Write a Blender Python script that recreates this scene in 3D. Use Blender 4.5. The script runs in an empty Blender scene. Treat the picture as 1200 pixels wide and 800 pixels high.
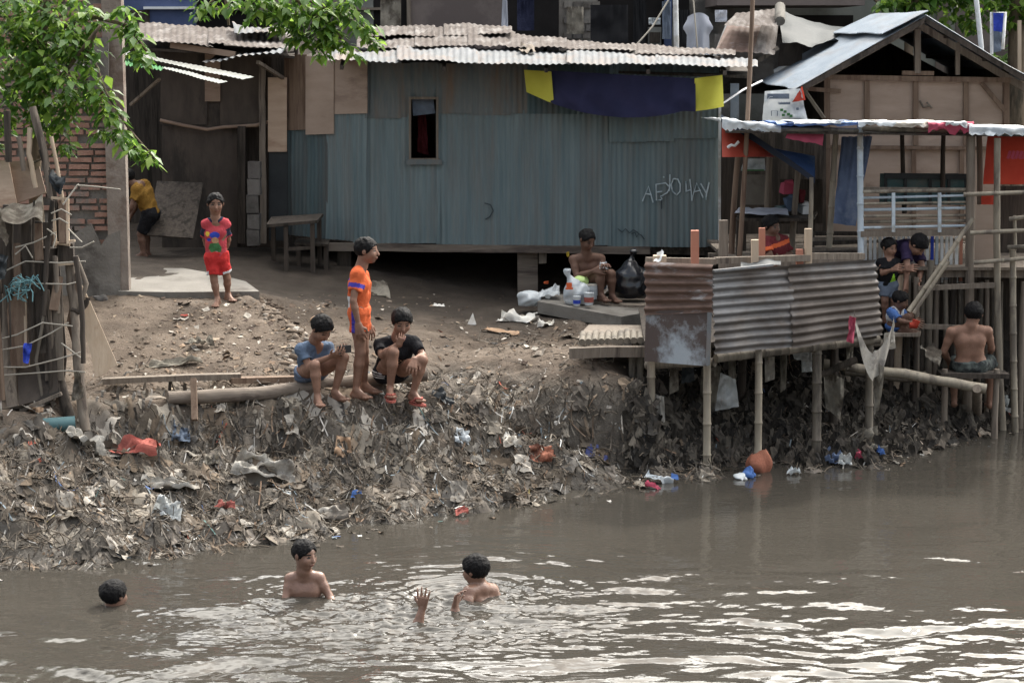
import bpy, math, random
import numpy as np
from mathutils import Vector as V, Matrix
random.seed(7); RNG = np.random.default_rng(7)
C = bpy.context.scene.collection
R = random.random
def U(a, b): return a + (b - a) * random.random()
# ---------------------------------------------------------------- camera model (used to lay the place out in metres)
F = 2400.0; CAMZ = 4.0; TH = math.atan(355 / F)
CT, ST = math.cos(TH), math.sin(TH)
def ray(px, py):
    u = (px - 600) / F; v = (400 - py) / F
    return V((u, CT + v * ST, -ST + v * CT))
def P(px, py, Y):
    d = ray(px, py); t = Y / d.y
    return V((d.x * t, Y, CAMZ + d.z * t))
def PZ(px, py, z):
    d = ray(px, py); t = (z - CAMZ) / d.z
    return V((d.x * t, d.y * t, z))
def W(n, Y): return n * Y / F          # n photo pixels in metres at distance Y
# ---------------------------------------------------------------- noise
def _h(ix, iy, iz):
    n = (ix * 374761393 + iy * 668265263 + iz * 2147483647 + 12345) & 0xFFFFFFFF
    n = ((n ^ (n >> 13)) * 1274126177) & 0xFFFFFFFF
    return ((n ^ (n >> 16)) & 0xFFFF) / 65535.0
def vnoise(x, y, z=0.0):
    x = np.asarray(x, float); y = np.asarray(y, float); z = np.asarray(z, float) + 0 * x
    ix, iy, iz = np.floor(x).astype(np.int64), np.floor(y).astype(np.int64), np.floor(z).astype(np.int64)
    fx, fy, fz = x - ix, y - iy, z - iz
    fx, fy, fz = [t * t * (3 - 2 * t) for t in (fx, fy, fz)]
    r = 0
    for a in (0, 1):
        for b in (0, 1):
            for c in (0, 1):
                w = (fx if a else 1 - fx) * (fy if b else 1 - fy) * (fz if c else 1 - fz)
                r = r + w * _h(ix + a, iy + b, iz + c)
    return r * 2 - 1
def fbm(x, y, z=0.0, o=4):
    s = 0; a = 1.0; f = 1.0
    for i in range(o):
        s = s + a * vnoise(x * f + 17 * i, y * f - 9 * i, np.asarray(z) * f); a *= .5; f *= 2.03
    return s
# ---------------------------------------------------------------- mesh builder
ORI = {}
class MB:
    def __init__(s): s.v = []; s.f = []; s.m = []; s.sm = []; s.cur = 0; s.col = None
    def add(s, vs, fs, smooth=False):
        o = len(s.v); s.v += [tuple(p) for p in vs]
        for f in fs: s.f.append([i + o for i in f])
        s.m += [s.cur] * len(fs); s.sm += [smooth] * len(fs)
    def beam(s, p, q, w, h=None, up=None, jit=0.0, taper=1.0):
        p = V(p); q = V(q); h = w if h is None else h
        d = (q - p).normalized()
        up = V(up) if up else (V((0, 0, 1)) if abs(d.z) < .9 else V((0, -1, 0)))
        a = d.cross(up).normalized(); b = a.cross(d).normalized()
        n = max(1, int((q - p).length / .35)) if jit else 1
        vs = []; fs = []
        for i in range(n + 1):
            t = i / n; c = p.lerp(q, t) + (a * U(-jit, jit) + b * U(-jit, jit))
            k = 1 + (taper - 1) * t
            for sa, sb in ((-1, -1), (1, -1), (1, 1), (-1, 1)):
                vs.append(c + a * (sa * w * .5 * k + U(-jit, jit) * .4) + b * (sb * h * .5 * k + U(-jit, jit) * .4))
        for i in range(n):
            o = i * 4
            for j in range(4): fs.append([o + j, o + (j + 1) % 4, o + 4 + (j + 1) % 4, o + 4 + j])
        fs.append([3, 2, 1, 0]); o = n * 4; fs.append([o, o + 1, o + 2, o + 3])
        s.add(vs, fs)
    def tube(s, pts, r, n=8, caps=True):
        pts = [V(p) for p in pts]
        rs = r if isinstance(r, (list, tuple)) else [r] * len(pts)
        vs = []; fs = []; a = None
        for i, c in enumerate(pts):
            d = (pts[min(i + 1, len(pts) - 1)] - pts[max(i - 1, 0)])
            d = d.normalized() if d.length > 1e-9 else V((0, 0, 1))
            if a is None: a = d.orthogonal().normalized()
            a = (a - d * a.dot(d)); a = a.normalized() if a.length > 1e-6 else d.orthogonal().normalized()
            b = d.cross(a)
            for j in range(n):
                t = 2 * math.pi * j / n
                vs.append(c + (a * math.cos(t) + b * math.sin(t)) * rs[i])
        for i in range(len(pts) - 1):
            for j in range(n):
                fs.append([i * n + j, i * n + (j + 1) % n, (i + 1) * n + (j + 1) % n, (i + 1) * n + j])
        s.add(vs, fs, True)
        if caps:
            o = (len(pts) - 1) * n
            s.add(vs[:n], [list(range(n))[::-1]]); s.add(vs[o:], [list(range(n))])
    def pole(s, p, q, r, bend=.012, n=9, seg=.25, taper=.85, rough=.06):
        p = V(p); q = V(q); L = (q - p).length; k = max(2, int(L / seg))
        ax = V((U(-1, 1), U(-1, 1), 0)) * bend * L
        pts = []; rs = []
        for i in range(k + 1):
            t = i / k
            pts.append(p.lerp(q, t) + ax * math.sin(math.pi * t) + V((U(-1, 1), U(-1, 1), 0)) * r * rough)
            rs.append(r * (1 + (taper - 1) * t) * U(1 - rough, 1 + rough))
        s.tube(pts, rs, n)
    def bamboo(s, p, q, r, bend=.006, n=9, node=.28):
        p = V(p); q = V(q); L = (q - p).length; k = max(1, round(L / node))
        ax = V((U(-1, 1), U(-1, 1), 0)) * bend * L
        pts = []; rs = []
        for i in range(k):
            for t, rr in ((0.03, 1.0), (.06, .93), (.5, .91), (.93, .93), (.97, 1.0), (.985, 1.1)):
                g = (i + t) / k
                pts.append(p.lerp(q, g) + ax * math.sin(math.pi * g)); rs.append(r * rr * (1 - .08 * g))
        s.tube(pts, rs, n)
    def box(s, c, sx, sy, sz, rz=0.0, jit=0.0):
        c = V(c); ca, sa = math.cos(rz), math.sin(rz); vs = []
        for z in (-.5, .5):
            for x, y in ((-.5, -.5), (.5, -.5), (.5, .5), (-.5, .5)):
                X, Y = x * sx + U(-jit, jit), y * sy + U(-jit, jit)
                vs.append(c + V((X * ca - Y * sa, X * sa + Y * ca, z * sz + U(-jit, jit))))
        s.add(vs, [[3, 2, 1, 0], [4, 5, 6, 7], [0, 1, 5, 4], [1, 2, 6, 5], [2, 3, 7, 6], [3, 0, 4, 7]])
    def plate(s, pts, t, nrm=None):
        pts = [V(p) for p in pts]
        n = V(nrm) if nrm else (pts[1] - pts[0]).cross(pts[-1] - pts[0]).normalized()
        k = len(pts); vs = pts + [p - n * t for p in pts]
        fs = [list(range(k)), list(range(2 * k - 1, k - 1, -1))]
        for i in range(k): fs.append([i, i + k, (i + 1) % k + k, (i + 1) % k])
        s.add(vs, fs)
    def grid(s, fn, nu, nv, smooth=True):
        vs = [fn(i / nu, j / nv) for j in range(nv + 1) for i in range(nu + 1)]
        fs = [[j * (nu + 1) + i, j * (nu + 1) + i + 1, (j + 1) * (nu + 1) + i + 1, (j + 1) * (nu + 1) + i] for j in range(nv) for i in range(nu)]
        s.add(vs, fs, smooth)
    def sheet(s, a, b, c, d, pitch=.07, amp=.009, wob=.006, ragged=.0, nv=6, phase=0.0):
        """corrugated sheet: a-b one edge, d-c the opposite edge; ridges run a->d"""
        a, b, c, d = V(a), V(b), V(c), V(d)
        L = ((b - a).length + (c - d).length) / 2; n = max(4, int(L / pitch * 6))
        nr = (b - a).cross(d - a).normalized(); dv = ((d - a) + (c - b)).normalized()
        sd = U(0, 100)
        rg = [U(-1, 1) for _ in range(n + 1)]; rg2 = [U(-1, 1) for _ in range(n + 1)]
        step = [U(-1, 1) * ragged for _ in range(n // 40 + 2)]
        def fn(u, v):
            p = a.lerp(b, u).lerp(d.lerp(c, u), v)
            o = amp * math.sin(2 * math.pi * (u * L / pitch) + phase)
            w = wob * float(vnoise(u * 4 + sd, v * 3 + sd)) * 2
            p = p + nr * (o + w)
            i = int(u * n + .5)
            if ragged and (v == 0 or v == 1): p = p + dv * (step[i // 40] + rg[i] * ragged * .15) * (1 if v else -1)
            return p
        s.grid(fn, n, nv)
    def cloth(s, a, b, c, d, nu=14, nv=10, amp=.02, freq=3, sag=0.0, sagdir=(0, 0, -1), folds=0.0, nf=5):
        a, b, c, d = V(a), V(b), V(c), V(d); nr = (b - a).cross(d - a).normalized(); sd = U(0, 90); sg = V(sagdir)
        def fn(u, v):
            p = a.lerp(b, u).lerp(d.lerp(c, u), v)
            w = amp * float(fbm(u * freq + sd, v * freq + sd * .7, 0, 3)) + folds * math.sin(u * nf * 6.28 + sd + v) * v
            return p + nr * w + sg * (sag * 4 * u * (1 - u) )
        s.grid(fn, nu, nv)
    def leaf(s, p, d, n, L, w):
        p = V(p); d = V(d).normalized(); sd = d.cross(V(n)).normalized(); up = sd.cross(d)
        m = p + d * L * .45; q = p + d * L - up * L * .12
        s.add([p, m + sd * w * .5 + up * w * .12, q, m - sd * w * .5 + up * w * .12, m], [[0, 4, 1], [1, 4, 2], [0, 3, 4], [3, 2, 4]], True)
    def build(s, name, mats, parent=None, loc=None):
        me = bpy.data.meshes.new(name)
        if parent is not None: o0 = ORI[parent.name]
        else:
            o0 = V(loc) if loc is not None else V((0, 0, 0))
        me.from_pydata([(a - o0.x, b - o0.y, c - o0.z) for a, b, c in s.v], [], s.f)
        for m in (mats if isinstance(mats, (list, tuple)) else [mats]): me.materials.append(m)
        me.polygons.foreach_set('material_index', s.m); me.polygons.foreach_set('use_smooth', s.sm)
        if s.col is not None:
            ca = me.attributes.new('Col', 'FLOAT_COLOR', 'FACE')
            ca.data.foreach_set('color', [x for c in s.col for x in (*c, 1.0)])
        me.update()
        return link(name, me, parent, o0)
def link(name, me, parent, o0):
    o = bpy.data.objects.new(name, me); C.objects.link(o); ORI[o.name] = V(o0)
    if parent is not None: o.parent = parent
    else: o.location = o0
    return o
def tag(o, label, cat, group=None, kind=None):
    if label: o['label'] = label
    if cat: o['category'] = cat
    if group: o['group'] = group
    if kind: o['kind'] = kind
    return o
def thing(name, label, cat, loc, group=None):
    o = bpy.data.objects.new(name, None); C.objects.link(o); o.location = loc; ORI[o.name] = V(loc)
    o.empty_display_size = .1
    return tag(o, label, cat, group)
def base(mb):
    a = np.array(mb.v); return V((float(a[:, 0].mean()), float(a[:, 1].mean()), float(a[:, 2].min())))
def single(name, label, cat, mb, mats, group=None, kind=None, loc=None):
    return tag(mb.build(name, mats, None, loc or base(mb)), label, cat, group, kind)
def struct(name, mb, mats): return tag(mb.build(name, mats, None, V((0, 0, 0))), None, None, None, 'structure')
def np_mesh(name, verts, quads, mats, parent=None, loc=None, mi=None, cols=None):
    o0 = ORI[parent.name] if parent is not None else (V(loc) if loc is not None else V((0, 0, 0)))
    me = bpy.data.meshes.new(name); n = len(verts); k = len(quads)
    me.vertices.add(n); me.vertices.foreach_set('co', (np.asarray(verts, np.float64) - np.array(o0)).astype(np.float32).ravel())
    me.loops.add(k * 4); me.loops.foreach_set('vertex_index', np.asarray(quads, np.int32).ravel())
    me.polygons.add(k); me.polygons.foreach_set('loop_start', np.arange(0, k * 4, 4, dtype=np.int32))
    me.polygons.foreach_set('loop_total', np.full(k, 4, np.int32))
    for m in (mats if isinstance(mats, (list, tuple)) else [mats]): me.materials.append(m)
    if mi is not None: me.polygons.foreach_set('material_index', np.asarray(mi, np.int32))
    me.polygons.foreach_set('use_smooth', np.ones(k, bool))
    me.update(calc_edges=True); me.validate()
    return link(name, me, parent, o0)
# ---------------------------------------------------------------- materials
MATS = {}
def mat(name, c1, c2=None, c3=None, scale=3.0, stretch=(1, 1, 1), rough=.85, bump=.3, bs=40.0, metal=0.0, spec=.3, patch=.55, attr=False, dist=.004, ps=.35, trans=0.0, soft=.1):
    m = bpy.data.materials.new(name); m.use_nodes = True; MATS[name] = m
    nt = m.node_tree; N = nt.nodes; L = nt.links; b = N['Principled BSDF']
    tc = N.new('ShaderNodeTexCoord'); oi = N.new('ShaderNodeObjectInfo'); ad = N.new('ShaderNodeVectorMath'); ad.operation = 'ADD'
    ml = N.new('ShaderNodeMath'); ml.operation = 'MULTIPLY'; ml.inputs[1].default_value = 37.0
    L.new(oi.outputs['Random'], ml.inputs[0]); L.new(tc.outputs['Object'], ad.inputs[0]); L.new(ml.outputs[0], ad.inputs[1])
    mp = N.new('ShaderNodeMapping'); mp.inputs['Scale'].default_value = stretch; L.new(ad.outputs[0], mp.inputs[0])
    n1 = N.new('ShaderNodeTexNoise'); n1.inputs['Scale'].default_value = scale; n1.inputs['Detail'].default_value = 7; n1.inputs['Roughness'].default_value = .62
    L.new(mp.outputs[0], n1.inputs['Vector'])
    r1 = N.new('ShaderNodeValToRGB'); e = r1.color_ramp.elements; e[0].position = .32; e[1].position = .68
    e[0].color = (*c1, 1); e[1].color = (*(c2 or c1), 1); L.new(n1.outputs['Fac'], r1.inputs['Fac']); col = r1.outputs['Color']
    if c3:
        n2 = N.new('ShaderNodeTexNoise'); n2.inputs['Scale'].default_value = scale * ps; n2.inputs['Detail'].default_value = 9; n2.inputs['Roughness'].default_value = .68
        L.new(mp.outputs[0], n2.inputs['Vector'])
        r2 = N.new('ShaderNodeValToRGB'); e = r2.color_ramp.elements; e[0].position = patch - soft * .5; e[1].position = patch + soft * .5
        L.new(n2.outputs['Fac'], r2.inputs['Fac'])
        mx = N.new('ShaderNodeMix'); mx.data_type = 'RGBA'; L.new(r2.outputs['Color'], mx.inputs['Factor']); L.new(col, mx.inputs['A']); mx.inputs['B'].default_value = (*c3, 1); col = mx.outputs['Result']
    if attr:
        at = N.new('ShaderNodeAttribute'); at.attribute_name = 'Col'
        mx = N.new('ShaderNodeMix'); mx.data_type = 'RGBA'; mx.blend_type = 'MULTIPLY'; mx.inputs['Factor'].default_value = 1.0
        L.new(at.outputs['Color'], mx.inputs['A']); L.new(col, mx.inputs['B']); col = mx.outputs['Result']
    L.new(col, b.inputs['Base Color'])
    b.inputs['Roughness'].default_value = rough; b.inputs['Metallic'].default_value = metal; b.inputs['Specular IOR Level'].default_value = spec
    if bump:
        n3 = N.new('ShaderNodeTexNoise'); n3.inputs['Scale'].default_value = bs; n3.inputs['Detail'].default_value = 5; L.new(mp.outputs[0], n3.inputs['Vector'])
        bp = N.new('ShaderNodeBump'); bp.inputs['Strength'].default_value = bump; bp.inputs['Distance'].default_value = dist * 3
        L.new(n3.outputs['Fac'], bp.inputs['Height']); L.new(bp.outputs[0], b.inputs['Normal'])
    if trans:
        tr = N.new('ShaderNodeBsdfTranslucent'); L.new(col, tr.inputs['Color']); ms = N.new('ShaderNodeMixShader'); ms.inputs[0].default_value = trans
        L.new(b.outputs[0], ms.inputs[1]); L.new(tr.outputs[0], ms.inputs[2]); L.new(ms.outputs[0], N['Material Output'].inputs['Surface'])
    return m
X1 = (14, 14, 1.2)   # grain running up a post
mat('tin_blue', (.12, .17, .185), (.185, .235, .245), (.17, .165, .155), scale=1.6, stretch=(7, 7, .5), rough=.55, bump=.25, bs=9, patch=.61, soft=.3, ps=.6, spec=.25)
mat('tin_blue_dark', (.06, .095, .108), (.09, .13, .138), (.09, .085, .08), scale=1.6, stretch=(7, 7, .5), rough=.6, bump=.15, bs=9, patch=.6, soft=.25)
mat('tin_greyblue', (.10, .13, .14), (.16, .165, .16), (.17, .12, .085), scale=2, stretch=(5, 5, .8), rough=.6, bump=.2, bs=12, patch=.6, soft=.2)
mat('tin_zinc', (.13, .135, .14), (.19, .197, .205), (.2, .165, .145), scale=2.2, stretch=(5, 1, 3), rough=.75, bump=.2, bs=14, spec=.06, patch=.57, soft=.2)
mat('tin_bluegrey', (.15, .185, .225), (.22, .255, .295), (.2, .19, .185), scale=1.6, stretch=(4, 1, 2), rough=.6, bump=.2, bs=14, spec=.2, patch=.6, soft=.2)
mat('tin_rust_roof', (.082, .068, .061), (.14, .124, .115), (.215, .2, .19), scale=3, stretch=(5, 1.2, 2), rough=.9, spec=.08, bump=.3, bs=20, patch=.58, soft=.15)
mat('tin_rust_dark', (.10, .065, .05), (.17, .11, .09), (.3, .29, .29), scale=3, stretch=(1.2, 3, 6), rough=.8, bump=.3, bs=25, patch=.6, soft=.1)
mat('tin_stripe', (.062, .049, .042), (.135, .114, .10), (.19, .192, .198), scale=3.2, stretch=(.8, .8, 1.3), rough=.5, bump=.2, bs=20, metal=.2, patch=.55, soft=.2, ps=.3)
mat('tin_flat', (.33, .38, .43), (.42, .46, .5), (.095, .075, .07), scale=2, rough=.55, bump=.2, bs=18, metal=.2, patch=.5, soft=.08, ps=.45)
mat('plywood', (.23, .16, .12), (.31, .225, .17), (.17, .115, .085), scale=2.5, stretch=(1, 1, 4), rough=.8, bump=.15, bs=25, patch=.6)
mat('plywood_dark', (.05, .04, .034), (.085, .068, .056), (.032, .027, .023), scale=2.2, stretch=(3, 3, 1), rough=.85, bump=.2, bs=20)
mat('plywood_pale', (.40, .29, .215), (.48, .36, .27), (.31, .21, .15), scale=3, stretch=(1, 1, 4), rough=.75, bump=.1)
mat('ply_panel', (.31, .235, .185), (.40, .31, .25), (.24, .175, .14), scale=2, stretch=(1, 1, 3), rough=.8, bump=.12, patch=.62)
mat('wood_grey', (.13, .105, .085), (.22, .185, .15), (.075, .06, .05), scale=2, stretch=X1, rough=.9, bump=.5, bs=3, patch=.6)
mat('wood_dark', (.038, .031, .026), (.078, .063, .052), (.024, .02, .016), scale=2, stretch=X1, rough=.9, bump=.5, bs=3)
mat('wood_brown', (.14, .095, .068), (.21, .15, .11), (.11, .07, .05), scale=2, stretch=X1, rough=.85, bump=.4, bs=3)
mat('wood_red', (.36, .15, .10), (.42, .19, .13), (.28, .12, .09), scale=3, rough=.8, bump=.2)
mat('wood_pale', (.42, .32, .23), (.52, .42, .32), (.3, .2, .13), scale=2, stretch=(6, 6, 1), rough=.85, bump=.3, bs=6, patch=.6)
mat('wood_beam', (.14, .115, .095), (.23, .19, .155), (.09, .07, .06), scale=2, stretch=(1, 6, 10), rough=.9, bump=.4, bs=4)
mat('bamboo', (.2, .17, .13), (.3, .265, .21), (.13, .11, .09), scale=3, stretch=(5, 5, 1.2), rough=.65, bump=.2, bs=6)
mat('bamboo_blue', (.36, .43, .5), (.5, .56, .6), (.25, .23, .2), scale=5, rough=.6, bump=.2, patch=.56)
mat('bamboo_dark', (.11, .095, .075), (.19, .165, .135), (.07, .06, .05), scale=3, stretch=(6, 6, 1), rough=.8, bump=.3, bs=6)
mat('brick', (.26, .14, .105), (.34, .205, .16), (.2, .16, .14), scale=7, rough=.9, bump=.6, bs=40, patch=.56)
mat('plaster', (.125, .113, .10), (.2, .183, .165), (.08, .07, .062), scale=5, rough=.92, bump=.5, bs=35, patch=.58)
mat('plaster_warm', (.2, .165, .14), (.27, .23, .2), (.15, .11, .09), scale=6, rough=.92, bump=.6, bs=35, patch=.56)
mat('concrete', (.14, .13, .115), (.2, .187, .168), (.09, .08, .07), scale=3, rough=.92, bump=.5, bs=45, patch=.6)
mat('concrete_dark', (.11, .10, .095), (.17, .16, .15), (.07, .065, .06), scale=3, rough=.92, bump=.4, bs=40)
mat('blockwall', (.2, .185, .165), (.28, .26, .235), (.1, .095, .09), scale=3, rough=.92, bump=.4, bs=30)
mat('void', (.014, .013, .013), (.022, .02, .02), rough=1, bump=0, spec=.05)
mat('facade_brown', (.14, .115, .105), (.18, .15, .14), (.11, .09, .085), scale=1.5, rough=.85, bump=.15)
mat('facade_blue', (.05, .075, .16), (.075, .1, .2), rough=.7, bump=.15)
mat('facade_grey', (.17, .18, .17), (.23, .235, .22), (.12, .12, .11), scale=1.5, rough=.9, bump=.2)
mat('white_paint', (.6, .62, .64), (.72, .73, .74), (.42, .4, .37), scale=5, rough=.6, bump=.1)
mat('plastic_white', (.52, .56, .58), (.64, .67, .69), (.4, .44, .48), scale=7, rough=.4, bump=.3, bs=18, spec=.4, trans=.2)
mat('plastic_clear', (.42, .45, .46), (.6, .62, .62), (.3, .3, .29), scale=9, rough=.35, bump=.4, bs=25, spec=.5, trans=.3)
mat('plastic_blue', (.06, .13, .36), (.09, .18, .46), (.2, .3, .5), scale=5, rough=.45, bump=.3, bs=14, trans=.15)
mat('tarp_blue', (.07, .10, .18), (.12, .16, .26), (.2, .24, .32), scale=4, rough=.6, bump=.4, bs=12, trans=.1)
mat('tarp_red', (.38, .04, .022), (.46, .06, .035), rough=.6, bump=.3, bs=10, trans=.25)
mat('tarp_orange', (.33, .05, .03), (.4, .07, .045), rough=.65, bump=.3, bs=10, trans=.15)
mat('tarp_navy', (.022, .028, .045), (.035, .042, .06), rough=.7, bump=.3, bs=10)
mat('tarp_green', (.022, .028, .031), (.035, .042, .045), rough=.7, bump=.3)
mat('tarp_black', (.02, .024, .027), (.035, .04, .044), rough=.55, bump=.4, bs=9)
mat('bag_black', (.008, .009, .012), (.014, .015, .019), rough=.25, bump=.5, bs=12, spec=.6)
mat('cloth_navy', (.018, .02, .055), (.03, .03, .075), rough=.9, bump=.3, bs=120)
mat('cloth_yellow', (.52, .48, .06), (.62, .57, .09), rough=.9, bump=.3, bs=120, trans=.1)
mat('cloth_black', (.010, .010, .012), (.018, .018, .02), rough=.95, bump=.3, bs=90)
mat('cloth_grey', (.36, .38, .44), (.46, .48, .54), rough=.95, bump=.3, bs=90, trans=.1)
mat('cloth_red', (.30, .075, .06), (.36, .11, .085), (.2, .06, .05), scale=7, rough=.9, bump=.4, bs=60)
mat('cloth_pink', (.36, .05, .09), (.45, .09, .14), rough=.85, bump=.3, trans=.15)
mat('cloth_rag', (.16, .145, .12), (.28, .255, .215), (.10, .085, .07), scale=9, spec=.08, rough=.95, bump=.5, bs=60, trans=.1)
mat('cloth_orange', (.26, .095, .06), (.34, .14, .09), (.15, .065, .045), scale=7, rough=.9, bump=.4, bs=60)
mat('net', (.34, .32, .28), (.44, .41, .37), (.24, .22, .2), scale=20, rough=.95, bump=.5, bs=90, trans=.2)
mat('paper', (.62, .6, .55), (.72, .7, .66), (.5, .45, .38), scale=6, rough=.8, bump=.1)
mat('sack_pale', (.27, .25, .22), (.4, .38, .345), (.17, .15, .13), scale=9, rough=.95, bump=.5, bs=60, spec=.08)
mat('cardboard', (.34, .22, .14), (.44, .30, .2), (.26, .165, .11), scale=4, rough=.9, bump=.2)
mat('rope', (.34, .31, .26), (.46, .42, .36), rough=.95, bump=.4, bs=120)
mat('rope_blue', (.09, .2, .23), (.16, .3, .32), rough=.8, bump=.3)
mat('rubber', (.014, .014, .015), (.022, .022, .023), rough=.5, bump=.2)
mat('teal', (.05, .11, .12), (.08, .15, .16), (.12, .13, .12), rough=.6, bump=.2)
mat('leaf_a', (.05, .125, .018), (.09, .18, .03), rough=.45, bump=.1, spec=.4, trans=.45)
mat('leaf_b', (.15, .26, .035), (.23, .35, .06), rough=.45, bump=.1, spec=.35, trans=.6)
mat('bark', (.10, .075, .05), (.17, .13, .09), (.06, .05, .035), scale=4, stretch=(4, 4, 1), rough=.95, bump=.6, bs=12)
for k, a, b in (('skin', (.22, .122, .086), (.265, .15, .106)), ('skin_dark', (.13, .072, .052), (.165, .095, .068)), ('skin_pale', (.28, .165, .122), (.33, .2, .148))):
    mat(k, a, b, tuple(x * .72 for x in a), patch=.56, soft=.3, ps=2.2, scale=6, rough=.55, bump=.2, bs=70, spec=.25)
mat('skin_wet', (.2, .112, .08), (.25, .145, .105), (.16, .088, .062), patch=.56, soft=.3, ps=2.2, scale=6, rough=.3, bump=.25, bs=70, spec=.5)
mat('eye', (.006, .005, .005), rough=.3, bump=0, spec=.5)
mat('lip', (.16, .07, .055), rough=.5, bump=0)
mat('hair', (.006, .006, .007), (.010, .009, .009), scale=40, rough=.65, bump=.6, bs=140, spec=.12)
def fab(n, c, c3=None): return mat('fab_' + n, tuple(x * .88 for x in c), tuple(min(1, x * 1.1) for x in c), c3, scale=6, rough=.92, bump=.6, bs=38, spec=.12, dist=.006)
for n, c in (('orange', (.58, .12, .045)), ('purple', (.06, .05, .30)), ('white', (.55, .56, .58)), ('red', (.46, .035, .035)), ('pink', (.42, .06, .075)), ('navy', (.022, .025, .05)),
             ('green', (.06, .17, .07)), ('skyblue', (.09, .125, .185)), ('denim', (.10, .13, .19)), ('black', (.012, .012, .014)), ('greyblue', (.14, .17, .22)),
             ('maroon', (.13, .025, .03)), ('mustard', (.2, .11, .025)), ('violet', (.035, .025, .06)), ('blue', (.06, .12, .30)), ('periwinkle', (.13, .15, .36)), ('lime', (.3, .6, .05)), ('cobalt', (.04, .07, .42)),
             ('tan', (.45, .28, .16)), ('yellow', (.6, .42, .06))): fab(n, c)
mat('fab_camo', (.045, .055, .05), (.10, .115, .11), (.025, .028, .03), scale=18, rough=.95, bump=.3, ps=.8, patch=.52)
mat('litter', (.75, .75, .75), (1.1, 1.1, 1.1), scale=14, rough=.92, bump=.3, bs=60, attr=True, spec=.08)
mat('paint_white', (.42, .5, .54), (.56, .64, .68), (.2, .28, .31), scale=30, rough=.7, bump=0, patch=.6)
mat('paint_dark', (.03, .045, .055), (.05, .065, .075), rough=.7, bump=0)
M = MATS
# ================================================================ the setting: bank, river
EDGE = [(-250, 690), (0, 666), (150, 656), (280, 641), (400, 628), (500, 605), (620, 590), (700, 578), (830, 562), (1000, 545), (1060, 540), (1130, 517), (1200, 500), (1400, 495)]
CP = []
for px, py in EDGE:
    e = PZ(px, py, 0.0); CP.append((e.x, e.y, 0.0)); CP.append((e.x, e.y - 1.0, -.45)); CP.append((e.x, e.y - 2.6, -.9))
for px, py, Y in [(0, 560, 16.2), (0, 500, 16.9), (60, 500, 17.0), (150, 560, 16.6), (150, 470, 17.8), (300, 560, 17.0), (300, 468, 18.0), (400, 560, 17.3), (400, 487, 17.9),
                  (480, 482, 18.1), (490, 540, 17.6), (560, 530, 18.1), (620, 560, 18.1), (560, 490, 18.6), (640, 520, 18.6), (700, 545, 18.5), (200, 430, 18.8), (300, 420, 18.9), (250, 388, 19.8), (350, 390, 19.8),
                  (430, 430, 19.0), (250, 352, 20.8), (140, 348, 20.9), (305, 350, 20.9), (200, 320, 22.3), (150, 300, 24), (250, 300, 24.5), (380, 318, 23.8), (320, 340, 22.5), (420, 370, 21.2), (500, 390, 20.8),
                  (600, 400, 20.9), (620, 347, 24), (550, 440, 19.5), (640, 440, 19.3), (700, 410, 20.3), (700, 362, 22.5), (760, 345, 23.2), (700, 460, 19.0), (740, 480, 18.9), (740, 530, 18.8), (800, 540, 18.9),
                  (800, 470, 20), (850, 430, 21), (950, 520, 19.6), (950, 460, 20.6), (1000, 500, 20.2), (1080, 470, 20.8), (1080, 430, 21.3), (1150, 482, 21.2), (1200, 470, 21.4), (60, 430, 18.6), (0, 420, 18.8), (-200, 450, 18.0), (-200, 360, 20.5), (0, 350, 20.9)]:
    p = P(px, py, Y); CP.append(tuple(p))
for x in (-9, -5, -2, 1, 4, 9):
    for y, z in ((26.5, 1.35), (30, 1.4), (35, 1.4)): CP.append((x, y, z))
for x, y, z in ((2.2, 22.6, 1.1), (3.6, 22.6, 1.15), (5, 22.8, 1.2), (8, 22.8, 1.2), (9, 21.5, .4), (-9, 22, 1.4)): CP.append((x, y, z))
CP = np.array(CP)
def _tps(r2): return .5 * r2 * np.log(r2 + 1e-12)
_n = len(CP); _d2 = ((CP[:, None, :2] - CP[None, :, :2]) ** 2).sum(-1)
_A = np.zeros((_n + 3, _n + 3)); _A[:_n, :_n] = _tps(_d2) + np.eye(_n) * .012; _A[:_n, _n] = 1; _A[:_n, _n + 1:] = CP[:, :2]; _A[_n:, :_n] = _A[:_n, _n:].T
_w = np.linalg.solve(_A, np.concatenate([CP[:, 2], np.zeros(3)]))
_ed = np.array([tuple(P(a, b_, c)) for a, b_, c in ((350, 446, 18.6), (362, 415, 19.2), (370, 380, 19.85), (306, 350, 20.85), (300, 340, 21.5))])
_gl = np.array([tuple(P(a, b_, c)) for a, b_, c in ((508, 462, 18.45), (560, 484, 18.55), (620, 508, 18.68), (690, 530, 18.72), (738, 552, 18.6))])
_rd = np.array([tuple(P(a, b_, c)) for a, b_, c in ((500, 480, 18.1), (560, 508, 18.25), (620, 532, 18.3), (680, 556, 18.25))])
_ho = np.array([tuple(P(a, b_, c)) for a, b_, c in ((110, 500, 17.2), (200, 498, 17.42), (300, 497, 17.62), (350, 505, 17.68))])
def _dline(x, y, pl):
    d = np.full_like(x, 9.0)
    for a, b_ in zip(pl[:-1], pl[1:]):
        u = b_[:2] - a[:2]; t = np.clip(((x - a[0]) * u[0] + (y - a[1]) * u[1]) / (u @ u), 0, 1); d = np.minimum(d, np.hypot(x - a[0] - t * u[0], y - a[1] - t * u[1]))
    return d
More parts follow.
